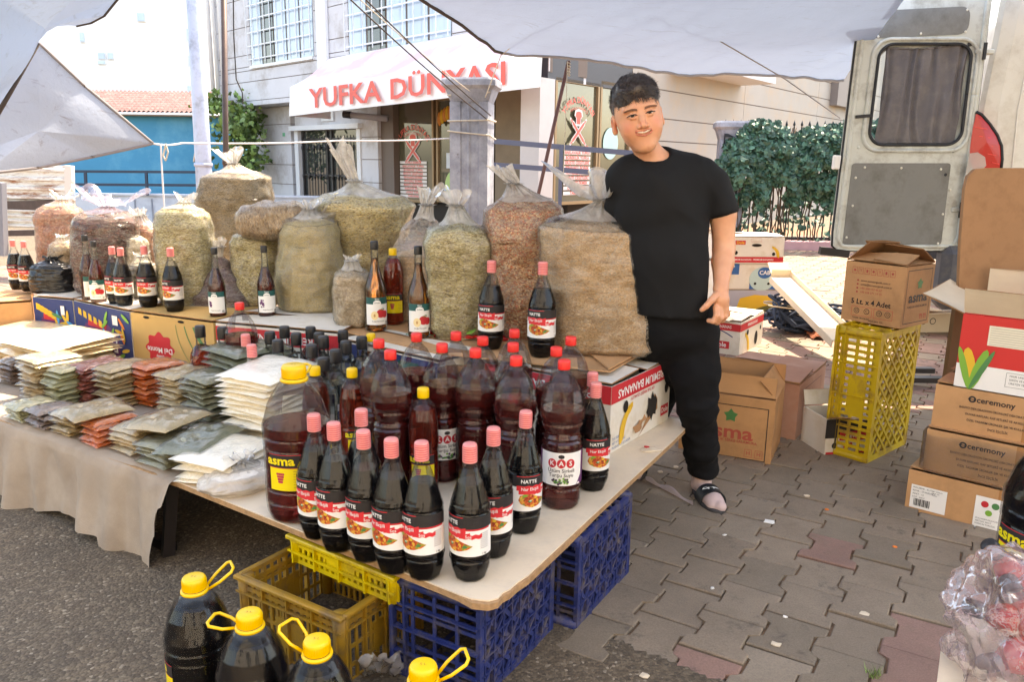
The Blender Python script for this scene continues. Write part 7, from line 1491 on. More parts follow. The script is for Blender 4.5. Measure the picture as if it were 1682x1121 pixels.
def packet_mesh(kind, var, L, W_, th, sag=.22):
    key = (kind, var, round(L, 3), round(W_, 3), round(th, 4))
    if key in _pm: return _pm[key]
    b = MB(); sv = Vector((var*5.1, var*2.3, 0)); m = PM[kind]
    def surf(i, j, s_):
        x, y = (i-.5)*2, (j-.5)*2; e = max(0, 1-abs(x)**5)*max(0, 1-abs(y)**5); n_ = noise.noise(Vector((x*2.2, y*2.2, s_))+sv)
        w1 = 1+.04*noise.noise(Vector((x*1.5, y*3, 3))+sv)
        z = th/2+s_*th/2*(e**.4)*(1+.25*n_)+.0025*noise.noise(Vector((x*4, y*4, 1))+sv)-th*sag*(abs(x)**3+abs(y)**3)*.5
        return (x*L/2*w1, y*W_/2*w1, z)
    n1, n2 = 13, 11; b.grid(lambda i, j: surf(i, j, 1), n1, n2, m); b.grid(lambda i, j: surf(1-i, j, -1), n1, n2, m)
    def flm(i, j):
        x, y, z = surf(i, j, 1); return (x*1.05, y*1.05, z+.0018+.0020*noise.noise(Vector((i*9, j*7, 4))+sv)*(1 if 0 < i < 1 else .4)+.0016*math.sin(i*23+3*math.sin(j*7+var)))
    if kind not in ('white', 'milky', 'cream'): b.grid(flm, 25, 19, pk_film)
    me = bpy.data.meshes.new('packet'); me.from_pydata(b.v, [], b.f); me.materials.append(m); me.materials.append(pk_film); me.polygons.foreach_set('material_index', b.m); me.polygons.foreach_set('use_smooth', [True]*len(b.f)); me.update(); _pm[key] = me; return me
ORD = ['topmost', 'second', 'third', 'fourth', 'fifth', 'sixth', 'seventh', 'eighth', 'ninth', 'tenth', 'eleventh', 'twelfth', 'thirteenth', 'fourteenth']
rk = random.Random(21)
PROT = math.atan2(dl2[1], dl2[0])-math.pi
def pile(kind, u, v, n_, L, W_, th, where, yaw=0, top=None, z0=TZ+.006, jit=.006, fan=(0, 0), desc='packet'):
    L *= .86 if n_ > 3 and desc == 'packet' and 'pack' not in where[:14] else 1; n_ += 1 if (n_ > 6 and desc == 'packet') else 0
    p = gp(u, v, z0); z = z0; dd = np.array([math.sin(-(PROT+yaw)), math.cos(-(PROT+yaw))])
    c = p[:2]+dd*L/2
    for k in range(n_):
        o = bpy.data.objects.new('packet', packet_mesh(kind, k % 4, L, W_, th)); COL.objects.link(o)
        o.location = (c[0]+rk.gauss(0, jit)+fan[0]*k, c[1]+rk.gauss(0, jit)+fan[1]*k, z); o.rotation_euler = (rk.gauss(0, .025), rk.gauss(0, .03), PROT+yaw+math.pi/2+rk.gauss(0, .05)+(math.pi if rk.random() < .5 else 0)); z += th*.80
        pos = n_-1-k; tag(o, f'{kind} {desc} {ORD[min(pos, 13)]} from the top in {where}' if pos else f'{kind} {desc} on top of {where}', 'packet', f'flat packets in {where}')
    return z
# back row (u, v = middle of the front foot of the pile)
pile('brown', 4, 632, 6, .24, .15, .020, 'the brown pile at the edge of the picture')
pile('beige', 48, 658, 10, .22, .145, .019, 'the tall cream pile next to the brown one')
pile('pale green', 86, 668, 8, .22, .11, .020, 'the pale green pile beside the red-brown one')
pile('red-brown', 128, 664, 9, .22, .12, .019, 'the red-brown pile beside the orange one')
pile('tan', 170, 672, 10, .22, .115, .018, 'the tan pile between the red-brown and orange ones')
pile('orange', 224, 668, 8, .21, .14, .022, 'the tall orange pile')
pile('beige', 276, 688, 9, .22, .13, .021, 'the beige pile between the orange and green ones')
pile('green-grey', 322, 706, 9, .25, .15, .024, 'the tall grey-green pile before the white packs')
pile('dark green', 366, 690, 11, .30, .22, .027, 'the large dark green pile at the back', yaw=-.1)
# front row along the table edge
pile('pale green', 18, 694, 4, .17, .12, .020, 'the low pale pile at the front edge')
pile('brown', 58, 706, 4, .17, .11, .021, 'the low brownish pile at the front edge')
pile('tan', 100, 718, 5, .17, .125, .020, 'the low tan pile at the front edge')
pile('orange', 150, 732, 5, .17, .115, .021, 'the low orange pile at the front edge')
pile('beige', 200, 745, 5, .19, .14, .021, 'the low beige pile at the front edge')
pile('green-grey', 246, 768, 4, .20, .16, .024, 'the low grey-green pile at the front edge')
pile('dark green', 290, 752, 1, .24, .17, .034, 'its own, bulky, across the front piles', z0=TZ+.075, yaw=.25)
pile('beige', 232, 716, 1, .24, .17, .034, 'its own, bulky and slantwise, over the front piles', z0=TZ+.095, yaw=.2)
pile('tan', 110, 690, 1, .20, .16, .030, 'the low tan pile, larger than those below', z0=TZ+.09, yaw=-.2)
# flat sheets at the far end
pile('cream', 30, 590, 4, .42, .34, .020, 'the wide cream packs at the far end', yaw=.1, z0=TZ+.13)
pile('cream', -20, 600, 8, .40, .34, .020, 'the wide pale packs under the far cream ones', yaw=.1)
pile('cream', 130, 600, 6, .26, .20, .020, 'the pale packs behind the red-brown pile', yaw=.0)
# white packs of thin pastry sheets
pile('white', 404, 742, 14, .26, .225, .0235, 'the tall white stack beside the jug', desc='pack', yaw=.12)
pile('white', 330, 800, 5, .24, .21, .0215, 'the low white stack at the table seam', desc='pack', yaw=.2)
t = sack('limp milky-white bag lying on the board before the jug', tuple(gp(386, 812, TZ)[:2]+np.array([0.0, .07]))+(TZ+.001,), .22, .17, .062, PM['milky'], profile=[(0, .9), (.3, 1.05), (.7, .85), (1, .5)], knot=(.004, .01, .03, 0, 0), seed=23, fill=.9, amp=.14, yaw=R(40), body_film=film('milky_film', .75, col=(238, 230, 220), gloss=.5, ws=(12, 12, 12), bstr=.5, hazevar=.3, hs=6), nm='white_bag', cat='bag', group=None)
# small litter
def bits(name, label, cat, u, v, z, m, r_, n_=9, seed=0, flatk=.004, grp=None):
    rnd = random.Random(seed); p = gp(u, v, z); b = MB(); P = [((r_*(.7+.5*rnd.random()))*math.cos(k*6.283/n_), (r_*(.5+.5*rnd.random()))*math.sin(k*6.283/n_)) for k in range(n_)]
    vs = [(x, y, .001+flatk*rnd.random()) for x, y in P]+[(x, y, 0) for x, y in P]+[(0, 0, flatk*1.3)]; b.add(vs, [(2*n_, i, (i+1) % n_) for i in range(n_)]+[(i, n_+i, n_+(i+1) % n_, (i+1) % n_) for i in range(n_)], m); o = b.build(name, None, loc=tuple(p)); tag(o, label, cat, grp)
bits('paper_scrap', 'white scrap of paper on the pavers before the sandal', 'litter', 1264, 858, .014, WH, .022, seed=1)
bits('torn_paper', 'torn red-lined label scrap lying on the board by the banana carton', 'litter', 1068, 740, TZ+.001, M['card_pale'], .035, 12, 2, .006)
bits('torn_paper', 'thin red strip of paper on the board by the banana carton', 'litter', 1062, 735, TZ+.006, RD, .012, 7, 3, .003)
LT = ['beige chip in a joint between red pavers near the bottom edge', 'white crumb on the pavers beyond the blue crate', 'beige chip on the pavers before the tall yellow crate', 'beige chip lying just beyond the table edge by the trouser leg', 'second beige chip beside the table edge, nearer the board', 'white crumb beside the sandal, smaller than the paper scrap', 'orange scrap on the asphalt below the cloth', 'white crumb near the middle of the grey pavers', 'orange scrap beside the stacked cartons', 'orange scrap halfway between the paper scrap and the stacked cartons', 'beige chip on a red paver near the stacked cartons', 'beige chip at the seam of asphalt and pavers']
for k, (u, v, c_) in enumerate(((1275, 1060, 1), (1170, 968, 0), (1325, 815, 1), (1110, 768, 1), (1085, 776, 1), (1190, 880, 0), (190, 1021, 2), (1290, 1015, 0), (1470, 900, 2), (1358, 838, 2), (1420, 1010, 1), (1060, 1112, 1))):
    bits('litter_scrap', LT[k], 'litter', u, v, .014 if u > 900 else .004, [WH, M['card_pale'], M['orange_ink']][c_], [.007, .014, .009][c_], 6, 10+k, .004, ['white crumbs on the ground', 'beige scraps on the ground', 'orange scraps on the ground'][c_])
b = MB(); p = gp(1090, 808, .02); fbm = film('paper_bag_film', .8, col=(230, 214, 214), gloss=.4, ws=(20, 20, 20), hazevar=.1); t = thing('plastic_strip', 'twisted whitish plastic bag strip lying beside the sandal', 'litter', tuple(gp(1062, 790, .014))); c0 = np.array(t.location)
pts = [gp(u, v, .02)-c0 for u, v in ((1060, 788), (1078, 797), (1095, 803), (1115, 815), (1138, 830))]
def strip(i, j): k = i*4; a = int(min(3, k)); p_ = lerp(pts[a], pts[a+1], k-a); w_ = [.008, .012, .03, .022, .004][a]*(1-(k-a))+[.008, .012, .03, .022, .004][a+1]*(k-a); return p_+np.array([0, (j-.5)*2*w_, .012*math.sin(j*3.14)*(1+.6*math.sin(i*13))])
b.grid(strip, 30, 7, fbm); b.build('film', t)
t = thing('plastic_scrap', 'crumpled clear plastic sheet on the ground between the jugs and the blue crate', 'litter', tuple(gp(622, 1112, .0))); c0 = np.array(t.location); b = MB(); P = [gp(588, 1100, .02), gp(664, 1095, .02), gp(600, 1075, .14), gp(655, 1078, .12)]
b.grid(lambda i, j: lerp(lerp(P[0], P[1], i), lerp(P[2], P[3], i), j)-c0+np.array([.02*noise.noise(Vector((i*5, j*5, 0))), .05*noise.noise(Vector((i*4, j*4, 3))), .02*noise.noise(Vector((i*6, j*6, 7)))-.03*(1-j)]), 24, 20, film('scrap_film', .45, col=(206, 196, 186), gloss=1.0, ws=(30, 30, 30), bstr=1.2, hazevar=.2)); b.build('film', t)
# grass tuft in a joint
b = MB(); p = gp(1436, 1112, .01); rnd = random.Random(6)
for k in range(60): a = rnd.uniform(0, 6.28); r_ = rnd.uniform(0, .02); x, y = r_*math.cos(a), r_*math.sin(a); b.add([(x-.0012, y, 0), (x+.0012, y, 0), (x+rnd.gauss(0, .008), y+rnd.gauss(0, .008), rnd.uniform(.01, .028))], [(0, 1, 2)], lf2)
tag(b.build('grass', None, loc=tuple(p)), 'small tuft of green grass in a joint of the pavers', 'grass', None, 'stuff')
# ---------------------------------------------------------------- the van
VY = 5.25
van = thing('van', 'white van with its rear door swung open and a curtained rear window', 'van', tuple(gy(1610, 400, VY)*np.array([1, 1, 0]))); c0 = np.array(van.location)
vw = mat('van_paint', (206, 206, 200), .35, var=.05, vs=2, coat=.4, dirt=(176, 172, 162), dirts=3); vin = mat('van_inner_paint', (196, 202, 198), .5, var=.06, vs=4, dirt=(150, 150, 144), dirts=6); gpnl = mat('grey_trim_panel', (126, 128, 126), .8, var=.1, vs=5, dirt=(104, 104, 100), dirts=5, bump=.2, bs=200); rubber = flat('door_seal', (30, 34, 40), .6); tail = flat('tail_light_red', (186, 8, 12), .3, coat=.25)
D0 = lambda u, v, dy=0: gy(u, v, VY+dy)-c0
def door_pt(s_, t_):   # s 0..1 across, t 0 (top, v=-70) .. 1 (bottom, v=418)
    return lerp(lerp(gy(1415, -70, VY), gy(1636, -70, VY-.05), s_), lerp(gy(1360, 412, VY), gy(1563, 440, VY-.05), s_), t_)-c0
dzx = door_pt(1, .5)-door_pt(0, .5); dzx /= np.linalg.norm(dzx); ndoor = np.cross(dzx, (0, 0, 1)); ndoor = ndoor if ndoor[1] < 0 else -ndoor; ndoor /= np.linalg.norm(ndoor)
def dp(u, v, o=0.): 
    h_ = hit(u, v, door_pt(0, .5)+c0, ndoor)-c0; return h_+ndoor*o
door = MB()
def rrect(u0, v0, u1, v1, r_, n_=6, sk=None):
    """rounded rectangle on the door measured from its corners; sk shears it with the door's lean"""
    pts = []; cs = [(u0, v0, 1), (u1, v0, 2), (u1, v1, 3), (u0, v1, 4)]
    for (u, v, q) in cs:
        cx = u+(r_ if q in (1, 4) else -r_); cy = v+(r_ if q in (1, 2) else -r_); a0 = {1: math.pi, 2: 1.5*math.pi, 3: 0, 4: .5*math.pi}[q]
        for k in range(n_+1): a = a0+k*(math.pi/2)/n_; pts.append((cx+r_*math.cos(a), cy+r_*math.sin(a)))
    return [(x-(y-250)*.122*(1 if sk is None else sk), y) for x, y in pts]
outer = rrect(1386, -70, 1598, 412, 14, 5); wino = rrect(1424, 72, 1576, 238, 24, 7)
def ringpts(P, o): return [dp(u, v, o) for u, v in P]
def resample(P, n_):
    P = [np.array(p, float) for p in P]; d = [0]; 
    for a, b_ in zip(P, P[1:]+[P[0]]): d.append(d[-1]+np.linalg.norm(b_-a))
    P2 = P+[P[0]]; out = []
    for k in range(n_):
        s_ = d[-1]*k/n_; i = max(j for j in range(len(d)) if d[j] <= s_+1e-9); i = min(i, len(P)-1); out.append(lerp(P2[i], P2[i+1], (s_-d[i])/max(1e-9, d[i+1]-d[i])))
    return out
def polar(P, c_, n_):   # sample by angle so outer and inner rings match
    out = []; 
    for k in range(n_):
        a = k*2*math.pi/n_+.01; dx, dy = math.cos(a), math.sin(a); best = None
        for p, q in zip(P, P[1:]+[P[0]]):
            ex, ey = q[0]-p[0], q[1]-p[1]; den = dx*ey-dy*ex
            if abs(den) < 1e-9: continue
            t_ = ((p[0]-c_[0])*ey-(p[1]-c_[1])*ex)/den; s_ = ((p[0]-c_[0])*dy-(p[1]-c_[1])*dx)/den
            if t_ > 0 and -1e-6 <= s_ <= 1+1e-6 and (best is None or t_ < best): best = t_
        out.append((c_[0]+dx*best, c_[1]+dy*best))
    return out
cw = (1500-(155-250)*.122, 155); NO = 160; Po, Pw = polar(outer, cw, NO), polar(wino, cw, NO)
b = MB(); vs = ringpts(Po, 0)+ringpts(Pw, 0)+ringpts(Pw, -.035)+ringpts(polar(rrect(1430, 78, 1570, 232, 20, 7), cw, NO), -.04)+ringpts(Po, -.06)
rg = lambda a, c: [(a*NO+i, a*NO+(i+1) % NO, c*NO+(i+1) % NO, c*NO+i) for i in range(NO)]
b.add(vs, rg(0, 1)+rg(1, 2)+rg(2, 3)+rg(4, 0), vin); b.add(ringpts(polar(outer, cw, NO), -.062)+ringpts(polar(rrect(1430, 78, 1570, 232, 20, 7), cw, NO), -.062), rg(0, 1), vw); dobj = b.build('rear_door', van)
b = MB(); P = polar(wino, cw, NO); b.tube([dp(u, v, .002) for u, v in P]+[dp(*P[0], .002)], .010, rubber, 6); b.build('window_gasket', dobj)
b = MB(); P = polar(outer, cw, NO); b.tube([dp(u, v, -.02) for u, v in P]+[dp(*P[0], -.02)], .011, rubber, 6); b.build('seal', dobj)
for (pn, pts, nm) in ((None, rrect(1404, 12, 1566, 58, 16, 5), 'trim_panel'), (None, rrect(1402, 268, 1564, 402, 5, 3), 'trim_panel')):
    if pts[0][1] < 60: pts = [(x, y+(1590-x)*.045-2) for x, y in pts]; pts = [(x+(14 if x < 1450 and y < 38 else 0), y) for x, y in pts]
    b = MB(); n = len(pts); b.add([dp(u, v, .004) for u, v in pts]+[dp(u, v, -.0) for u, v in pts], [tuple(range(n))]+[(i, n+i, n+(i+1) % n, (i+1) % n) for i in range(n)], gpnl); b.build(nm, dobj)
b = MB(); Pq = polar(rrect(1414, 64, 1586, 248, 28, 7), cw, NO); b.tube([dp(u, v, .004) for u, v in Pq]+[dp(*Pq[0], .004)], .012, vin, 8); Pq = polar(rrect(1393, -62, 1591, 405, 14, 5), cw, NO); b.tube([dp(u, v, .002) for u, v in Pq]+[dp(*Pq[0], .002)], .012, vin, 8); b.build('pressed_rib', dobj)
b = MB(); scr = flat('screw_head', (216, 214, 204), .4)
for (u, v) in ((1453, 27), (1588, 16), (1585, 52), (1512, 55), (1442, 60), (1400, 338), (1420, 275), (1480, 276), (1545, 278), (1560, 312), (1548, 352), (1390, 390), (1540, 400), (1405, 292)): b.ell(dp(u, v, .006), (.008, .004, .008), scr, 8, 5)
b.build('screw', dobj)['kind'] = 'stuff'
b = MB()
for (u, v, r_) in ((1593, 72, .016), (1415, 10, .02), (1553, 287, .012), (1410, 242, .010), (1565, 248, .012)): b.ell(dp(u, v, .002), (r_, .004, r_), rubber if r_ > .011 else vin, 12, 6)
b.build('bolt_hole', dobj)
b = MB(); b.bar(dp(1430, 90, -.02), dp(1418, 225, -.02), .03, .02, pvc, bev=.005); b.bar(dp(1405, 192, .0), dp(1430, 190, .01), .02, .02, rubber); b.build('window_latch', dobj)
b = MB(); P = [dp(u, v, -.045) for u, v in rrect(1426, 74, 1574, 236, 22, 5)]; b.add(P, [tuple(range(len(P)))], clear('van_window_glass', (.80, .86, .88), .02, 1.2, .02)); b.build('window_pane', dobj)
curt = mat('grey_curtain', (104, 102, 106), .85, var=.15, vs=8, bump=.15, bs=200, dirt=(120, 116, 116), dirts=7); b = MB()
def cur(i, j):
    v = lerp(77, 234, j)+3*math.sin(i*5)*(1-j); u = lerp(1436+4*j, 1572-4*j, i)-(v-250)*.122+(0 if i > .3 else 8*(.3-i)*math.sin(j*3.1))-5*(1-i)*j
    ph = i*20+2.6*noise.noise(Vector((i*5, j*1.6, 0))); am = .017*(.6+.5*noise.noise(Vector((i*8, 3, 0))))
    return dp(u, v, -.016+am*math.sin(ph*2)+.009*noise.noise(Vector((i*7, j*2.2, 5))))
b.grid(cur, 200, 26, curt); c_ = b.build('curtain', dobj)
b = MB()
for vv in (74, 236): b = MB(); b.tube([np.array(cur(k/60, 0 if vv < 100 else 1))+ndoor*.004*math.sin(k*1.7) for k in range(61)], .006, curt, 6); b.build('curtain_hem', dobj)
for (u, v) in ((1610, 84), (1572, 345)):
    b = MB(); p = dp(u, v, -.02); b.bar(p+np.array([-.04, 0, 0]), p+np.array([.09, .02, 0]), .07, .03, vin, bev=.006); b.bar(p+np.array([.02, -.03, -.05]), p+np.array([.02, -.03, .05]), .018, .018, rubber); b.build('hinge', dobj)
b = MB(); b.bar(dp(1375, 255, .0), dp(1372, 278, .0), .05, .04, pvc, bev=.006); b.build('lock_plate', dobj)
b = MB(); b.bar(dp(1348, 412, -.02), dp(1395, 418, -.02), .05, .05, flat('torn_seal', (48, 44, 42), .8)); b.build('bottom_seal', dobj)
# body pillar and side, receding
b = MB()
prv = [(1660, -140), (1645, -10), (1632, 60), (1617, 130), (1607, 180), (1600, 260), (1592, 330), (1585, 420), (1580, 470)]
L_ = 5.2; vs = []
for (u, v) in prv: p = gy(u, v, VY+.02)-c0; vs.append(p)
n = len(vs); right = [p*np.array([0, 1, 1])+np.array([2.0, 0, 0]) for p in vs]; back = [p+np.array([2.5, L_, 0]) for p in vs]; backr = [p+np.array([2.5, L_, 0]) for p in right]; mid = [p+np.array([.02, -.03, 0]) for p in vs]; mid2 = [p+np.array([.10, -.05, 0]) for p in vs]
allv = back+vs+mid+mid2+right+backr
b.add(allv, [(k*n+i, k*n+i+1, (k+1)*n+i+1, (k+1)*n+i) for k in range(5) for i in range(n-1)], vw, False)
tp = [k*n for k in range(6)]; b.add([allv[k] for k in tp], [(0, 1, 2, 3, 4, 5)], vw); b.build('body', van)
b = MB(); b.tube([mid2[i]+np.array([.12, -.004, 0]) for i in range(n)], .003, flat('seam_sealer', (226, 226, 220), .4), 6); b.build('body_seam', van)
b = MB(); P = [(1604, 184), (1612, 188), (1626, 204), (1638, 222), (1645, 240), (1646, 262), (1644, 278), (1600, 282), (1592, 262), (1594, 238), (1598, 210)]
o1 = [gy(u, v, VY-.07)-c0 for u, v in P]; o0 = [gy(u, v, VY+.0)-c0 for u, v in P]; n = len(P); cc_ = sum(o1)/n+np.array([0, -.02, 0]); b.add(o1+o0+[cc_], [(i, (i+1) % n, 2*n) for i in range(n)]+[(i, n+i, n+(i+1) % n, (i+1) % n) for i in range(n)], tail); tl_o = b.build('tail_light', van)
b = MB(); b.tube(o1[:7], .010, rubber, 6); b.build('light_gasket', tl_o)
b = MB(); 
for k in range(5): b.bar(lerp(o1[2], o1[5], k/4)+np.array([-.10+.008*k, -.012, -.02]), lerp(o1[2], o1[5], k/4)+np.array([-.02, -.012, -.03]), .004, .004, flat('light_rib', (236, 70, 70), .2))
b.build('lens_rib', tl_o)
b = MB(); P = [(1592, 252), (1606, 250), (1618, 258), (1620, 272), (1612, 280), (1588, 330), (1582, 360), (1580, 400), (1574, 400), (1582, 310)]; o1 = [gy(u, v, VY-.10)-c0 for u, v in P]; o0 = [gy(u, v, VY-.0)-c0 for u, v in P]; n = len(P); b.add(o1+o0, [tuple(range(n))]+[(i, n+i, n+(i+1) % n, (i+1) % n) for i in range(n)], clear('white_lens', (.8, .8, .8), .1, 1.2, .35)); b.build('reversing_light', van)
b = MB(); P = [gy(u, v, VY-.02)-c0 for u, v in ((1582, 356), (1590, 356), (1588, 400), (1578, 400))]; b.box(sum(P)/4, (.05, .04, .17), tail, bev=.005); b.build('reflector', van)
dg = mat('bumper_plastic', (70, 72, 80), .6, var=.1, vs=8, dirt=(96, 94, 92), dirts=9); b = MB(); p, q = gy(1575, 400, VY-.1)-c0, gy(1555, 505, VY-.1)-c0; b.box((p+q)/2+np.array([.9, .06, -.02]), (1.95, .16, p[2]-q[2]), dg, bev=.05); b.build('bumper', van)
for yy in (1.1, 4.2):
    for xx in (.22+yy*.48, 1.75+yy*.48): b = MB(); b.lathe([(.10, -.1), (.30, -.1), (.335, -.06), (.335, .06), (.30, .1), (.10, .1)], 32, flat('tyre', (34, 34, 36), .85)); w__ = b.build('wheel', van, loc=(xx, yy, .335), rot=(0, R(90), 0)); b = MB(); b.lathe([(.02, -.09), (.19, -.085), (.20, -.05)], 24, flat('wheel_rim', (150, 150, 152), .4, metal=.5)); b.build('rim', w__)
b = MB(); b.box((2.2, 2.6, .45), (1.6, 4.2, .25), flat('underbody', (36, 36, 38), .9)); b.build('underbody', van)
# boards and trays on the ground beside the van
t = cbox('open_carton', 'low open cardboard carton printed with round badges in front of the van', gp(1562, 548), R(8), .42, .3, .16, M['card_pale'], flaps={'f': (160, .1), 'l': (150, .1)}); b = MB(); f = fmap(t, 'f'); 
for k in range(3): b = MB(); disc(b, f, -.12+.08*k, .02, .026, K_, 14); disc(b, off(f, .0006), -.12+.08*k, .02, .020, M['card_pale'], 14); b.build('badge', t)
b = MB(); p = gp(1520, 640); t = thing('metal_step', 'black metal bar step lying between the tall crate and the stacked cartons', 'step', (p[0], p[1], 0)); b.box((0, 0, .06), (.3, .06, .03), st2); b.box((0, .22, .06), (.3, .05, .03), st2); b.box((-.12, .1, .03), (.03, .3, .05), st2); b.build('frame', t)
# ---------------------------------------------------------------- the boy
def build_boy():
    skin = N('skin'); v = skin.coord()
    c = skin.ramp(skin.noise(v, 9, 4), [(.35, lin((206, 146, 112))), (.65, lin((222, 164, 128)))])
    geo = skin.n('ShaderNodeNewGeometry'); SKC = [(c, geo, skin)]
    skin.l(c, skin.b.inputs['Base Color']); skin.b.inputs['Roughness'].default_value = .42
    skin.b.inputs['Subsurface Weight'].default_value = .25; skin.b.inputs['Subsurface Radius'].default_value = (.02, .007, .004); skin.b.inputs['Subsurface Scale'].default_value = .4
    skin.l(skin.bump(skin.noise(v, 350, 3), .12, .002), skin.b.inputs['Normal'])
    lip = mat('lips', (206, 124, 102), .38, var=.1, sss=.2)
    cheek = mat('cheek_skin', (214, 124, 96), .42, var=.08, sss=.25)
    P = gy
    # head frame
    tilt = R(12.5); zx = np.array([math.cos(tilt), 0, math.sin(tilt)]); zz = np.array([-math.sin(tilt), 0, math.cos(tilt)])
    pt = R(4); fy = np.array([0, 1., 0]); 
    zz2 = zz*math.cos(pt)-fy*math.sin(pt); fy2 = fy*math.cos(pt)+zz*math.sin(pt); Mh = np.stack([zx, fy2, zz2], 1)
    org = P(1062, 249, 2.69)-Mh @ np.array([0, -.078, .003])
    def H(x, y, z): return org+Mh @ np.array([x, y, z])
    sk = SKC[0][2]; cc_ = c
    for (x, y, z, r0, r1, col) in ((.042, -.07, .088, .008, .034, (212, 124, 98)), (-.042, -.07, .088, .008, .034, (212, 124, 98)), (0, -.10, .090, .004, .02, (208, 112, 86)), (.083, .01, .104, .01, .03, (206, 102, 76)), (-.083, .01, .104, .01, .03, (206, 102, 76))):
        vd = sk.n('ShaderNodeVectorMath', operation='DISTANCE'); sk.l(geo.outputs['Position'], vd.inputs[0]); vd.inputs[1].default_value = H(x, y, z)
        mr = sk.n('ShaderNodeMapRange'); mr.inputs['From Min'].default_value = r0; mr.inputs['From Max'].default_value = r1; mr.inputs['To Min'].default_value = .6; mr.inputs['To Max'].default_value = 0; sk.l(vd.outputs['Value'], mr.inputs[0]); cc_ = sk.mixc(mr.outputs[0], cc_, lin(col))
    sk.l(cc_, sk.b.inputs['Base Color'])
    foot1 = gp(1151, 806); foot2 = gp(1050, 775)
    base = np.array([(foot1[0]+foot2[0])/2, (foot1[1]+foot2[1])/2, 0])
    ax = P(1000, 300, 2.8)[0]-.12; bx = P(1215, 300, 2.8)[0]+.05
    hx0, hx1 = H(-.11, 0, .1)[0], H(.11, 0, .1)[0]
    X = axis([(.15, hx0, .008), (hx0, hx1, .0026), (hx1, .97, .0034)])
    Y = axis([(2.45, 2.50, .008), (2.50, 2.86, .0034), (2.86, 3.25, .009)])
    hz0 = H(0, 0, -.01)[2]
    zh0, zh1 = P(1180, 545, 2.7)[2], P(1180, 465, 2.7)[2]
    Z = axis([(-.01, zh0, .009), (zh0, zh1, .003), (zh1, hz0-.02, .008), (hz0-.02, hz0+.30, .0026)])
    s = SDF(X, Y, Z)
    # skull and face
    s.ell(H(0, .012, .152), (.078, .098, .092), .01, Mh)
    s.ell(H(.002, -.028, .094), (.0715, .062, .078), .03, Mh)
    s.ell(H(.005, -.036, .050), (.049, .044, .045), .025, Mh)
    s.ell(H(.005, -.056, .020), (.030, .028, .024), .02, Mh)          # chin
    for g in (-1, 1):
        s.ell(H(g*.037+.002, -.050, .080), (.027, .029, .028), .02, Mh)  # cheek
        s.ell(H(g*.037+.005, -.010, .055), (.020, .032, .026), .02, Mh)   # jaw
        s.ell(H(g*.029, -.077, .146), (.024, .011, .008), .018, Mh)     # brow ridge
        s.ell(H(g*.0290, -.098, .1245), (.0175, .014, .0095), .006, Mh, cut=True)   # socket
        s.chain([H(g*.0135, -.0865, .1240), H(g*.022, -.0915, .1305), H(g*.034, -.0890, .1305), H(g*.0445, -.080, .1235)], [.0016, .0020, .0020, .0016], .004)
        s.chain([H(g*.0135, -.0865, .1225), H(g*.023, -.0895, .1175), H(g*.034, -.0870, .1175), H(g*.0445, -.080, .1225)], [.0024, .0032, .0032, .0024], .005)
        # ear
        e = H(g*.081, .012, .104); s.ell(e, (.008, .019, .031), .006, Mh)
        s.ell(H(g*.087, .006, .106), (.004, .010, .018), .003, Mh, cut=True)
        s.ell(H(g*.080, .006, .082), (.009, .010, .013), .006, Mh)
    s.chain([H(0, -.086, .128), H(0, -.095, .108), H(0, -.106, .0895)], [.0075, .008, .0105], .009)     # nose
    for g in (-1, 1): s.ell(H(g*.0125, -.094, .0860), (.0085, .011, .0075), .005, Mh); s.ell(H(g*.006, -.103, .0795), (.0035, .004, .003), .002, Mh, cut=True)
    # smiling mouth: a shallow slot with lips round it
    mt = [(-.032, -.0790, .0775), (-.021, -.0875, .0685), (0, -.0935, .0645), (.021, -.0875, .0685), (.034, -.0780, .0785)]
    up = [H(x, y-.0005, z+.0060-(abs(x)/.033)**2*.005) for x, y, z in mt]; lo = [H(x, y, z-.0085+(abs(x)/.033)**2*.0075) for x, y, z in mt]
    s.chain(up, [.0008, .0016, .0018, .0016, .0008], .003); s.chain(lo, [.0010, .0024, .0030, .0024, .0010], .004)
    s.chain([H(x, y+.003, z-.001) for x, y, z in mt], [.0004, .0040, .0052, .0040, .0004], .0015, cut=True)
    # neck, torso, arms, legs
    nb = P(1080, 275, 2.825)
    s.cap(H(0, .028, .05), nb, .043, .050, .02)
    s.ell(H(0, -.012, .014), (.034, .036, .016), .015, Mh)
    sh1, sh2 = P(1154, 297, 2.83), P(1030, 295, 2.85)
    s.cap(sh1, sh2, .055, .055, .03); s.cap(nb, (sh1+nb)/2, .05, .05, .03)
    s.ell(P(1090, 340, 2.82), (.145, .095, .17), .04); s.ell(P(1100, 440, 2.82), (.135, .11, .15), .04); s.ell(P(1108, 525, 2.83), (.13, .10, .11), .04)
    el, wr = P(1189, 408, 2.80), P(1184, 474, 2.715)
    s.chain([P(1170, 302, 2.82), P(1187, 352, 2.81), el], [.052, .0445, .0385], .02)
    s.chain([el, lerp(el, wr, .35), wr], [.0385, .038, .0245], .012)
    # his left hand
    h = lambda u, v_, d: P(u, v_, 2.70+d)
    s.cap(wr, h(1185, 492, 0), .0235, .026, .012, flat=((0, 1, 0), 1.25))
    s.cap(h(1183, 492, 0), h(1187, 508, .004), .027, .024, .012, flat=((0, 1, 0), 1.3))
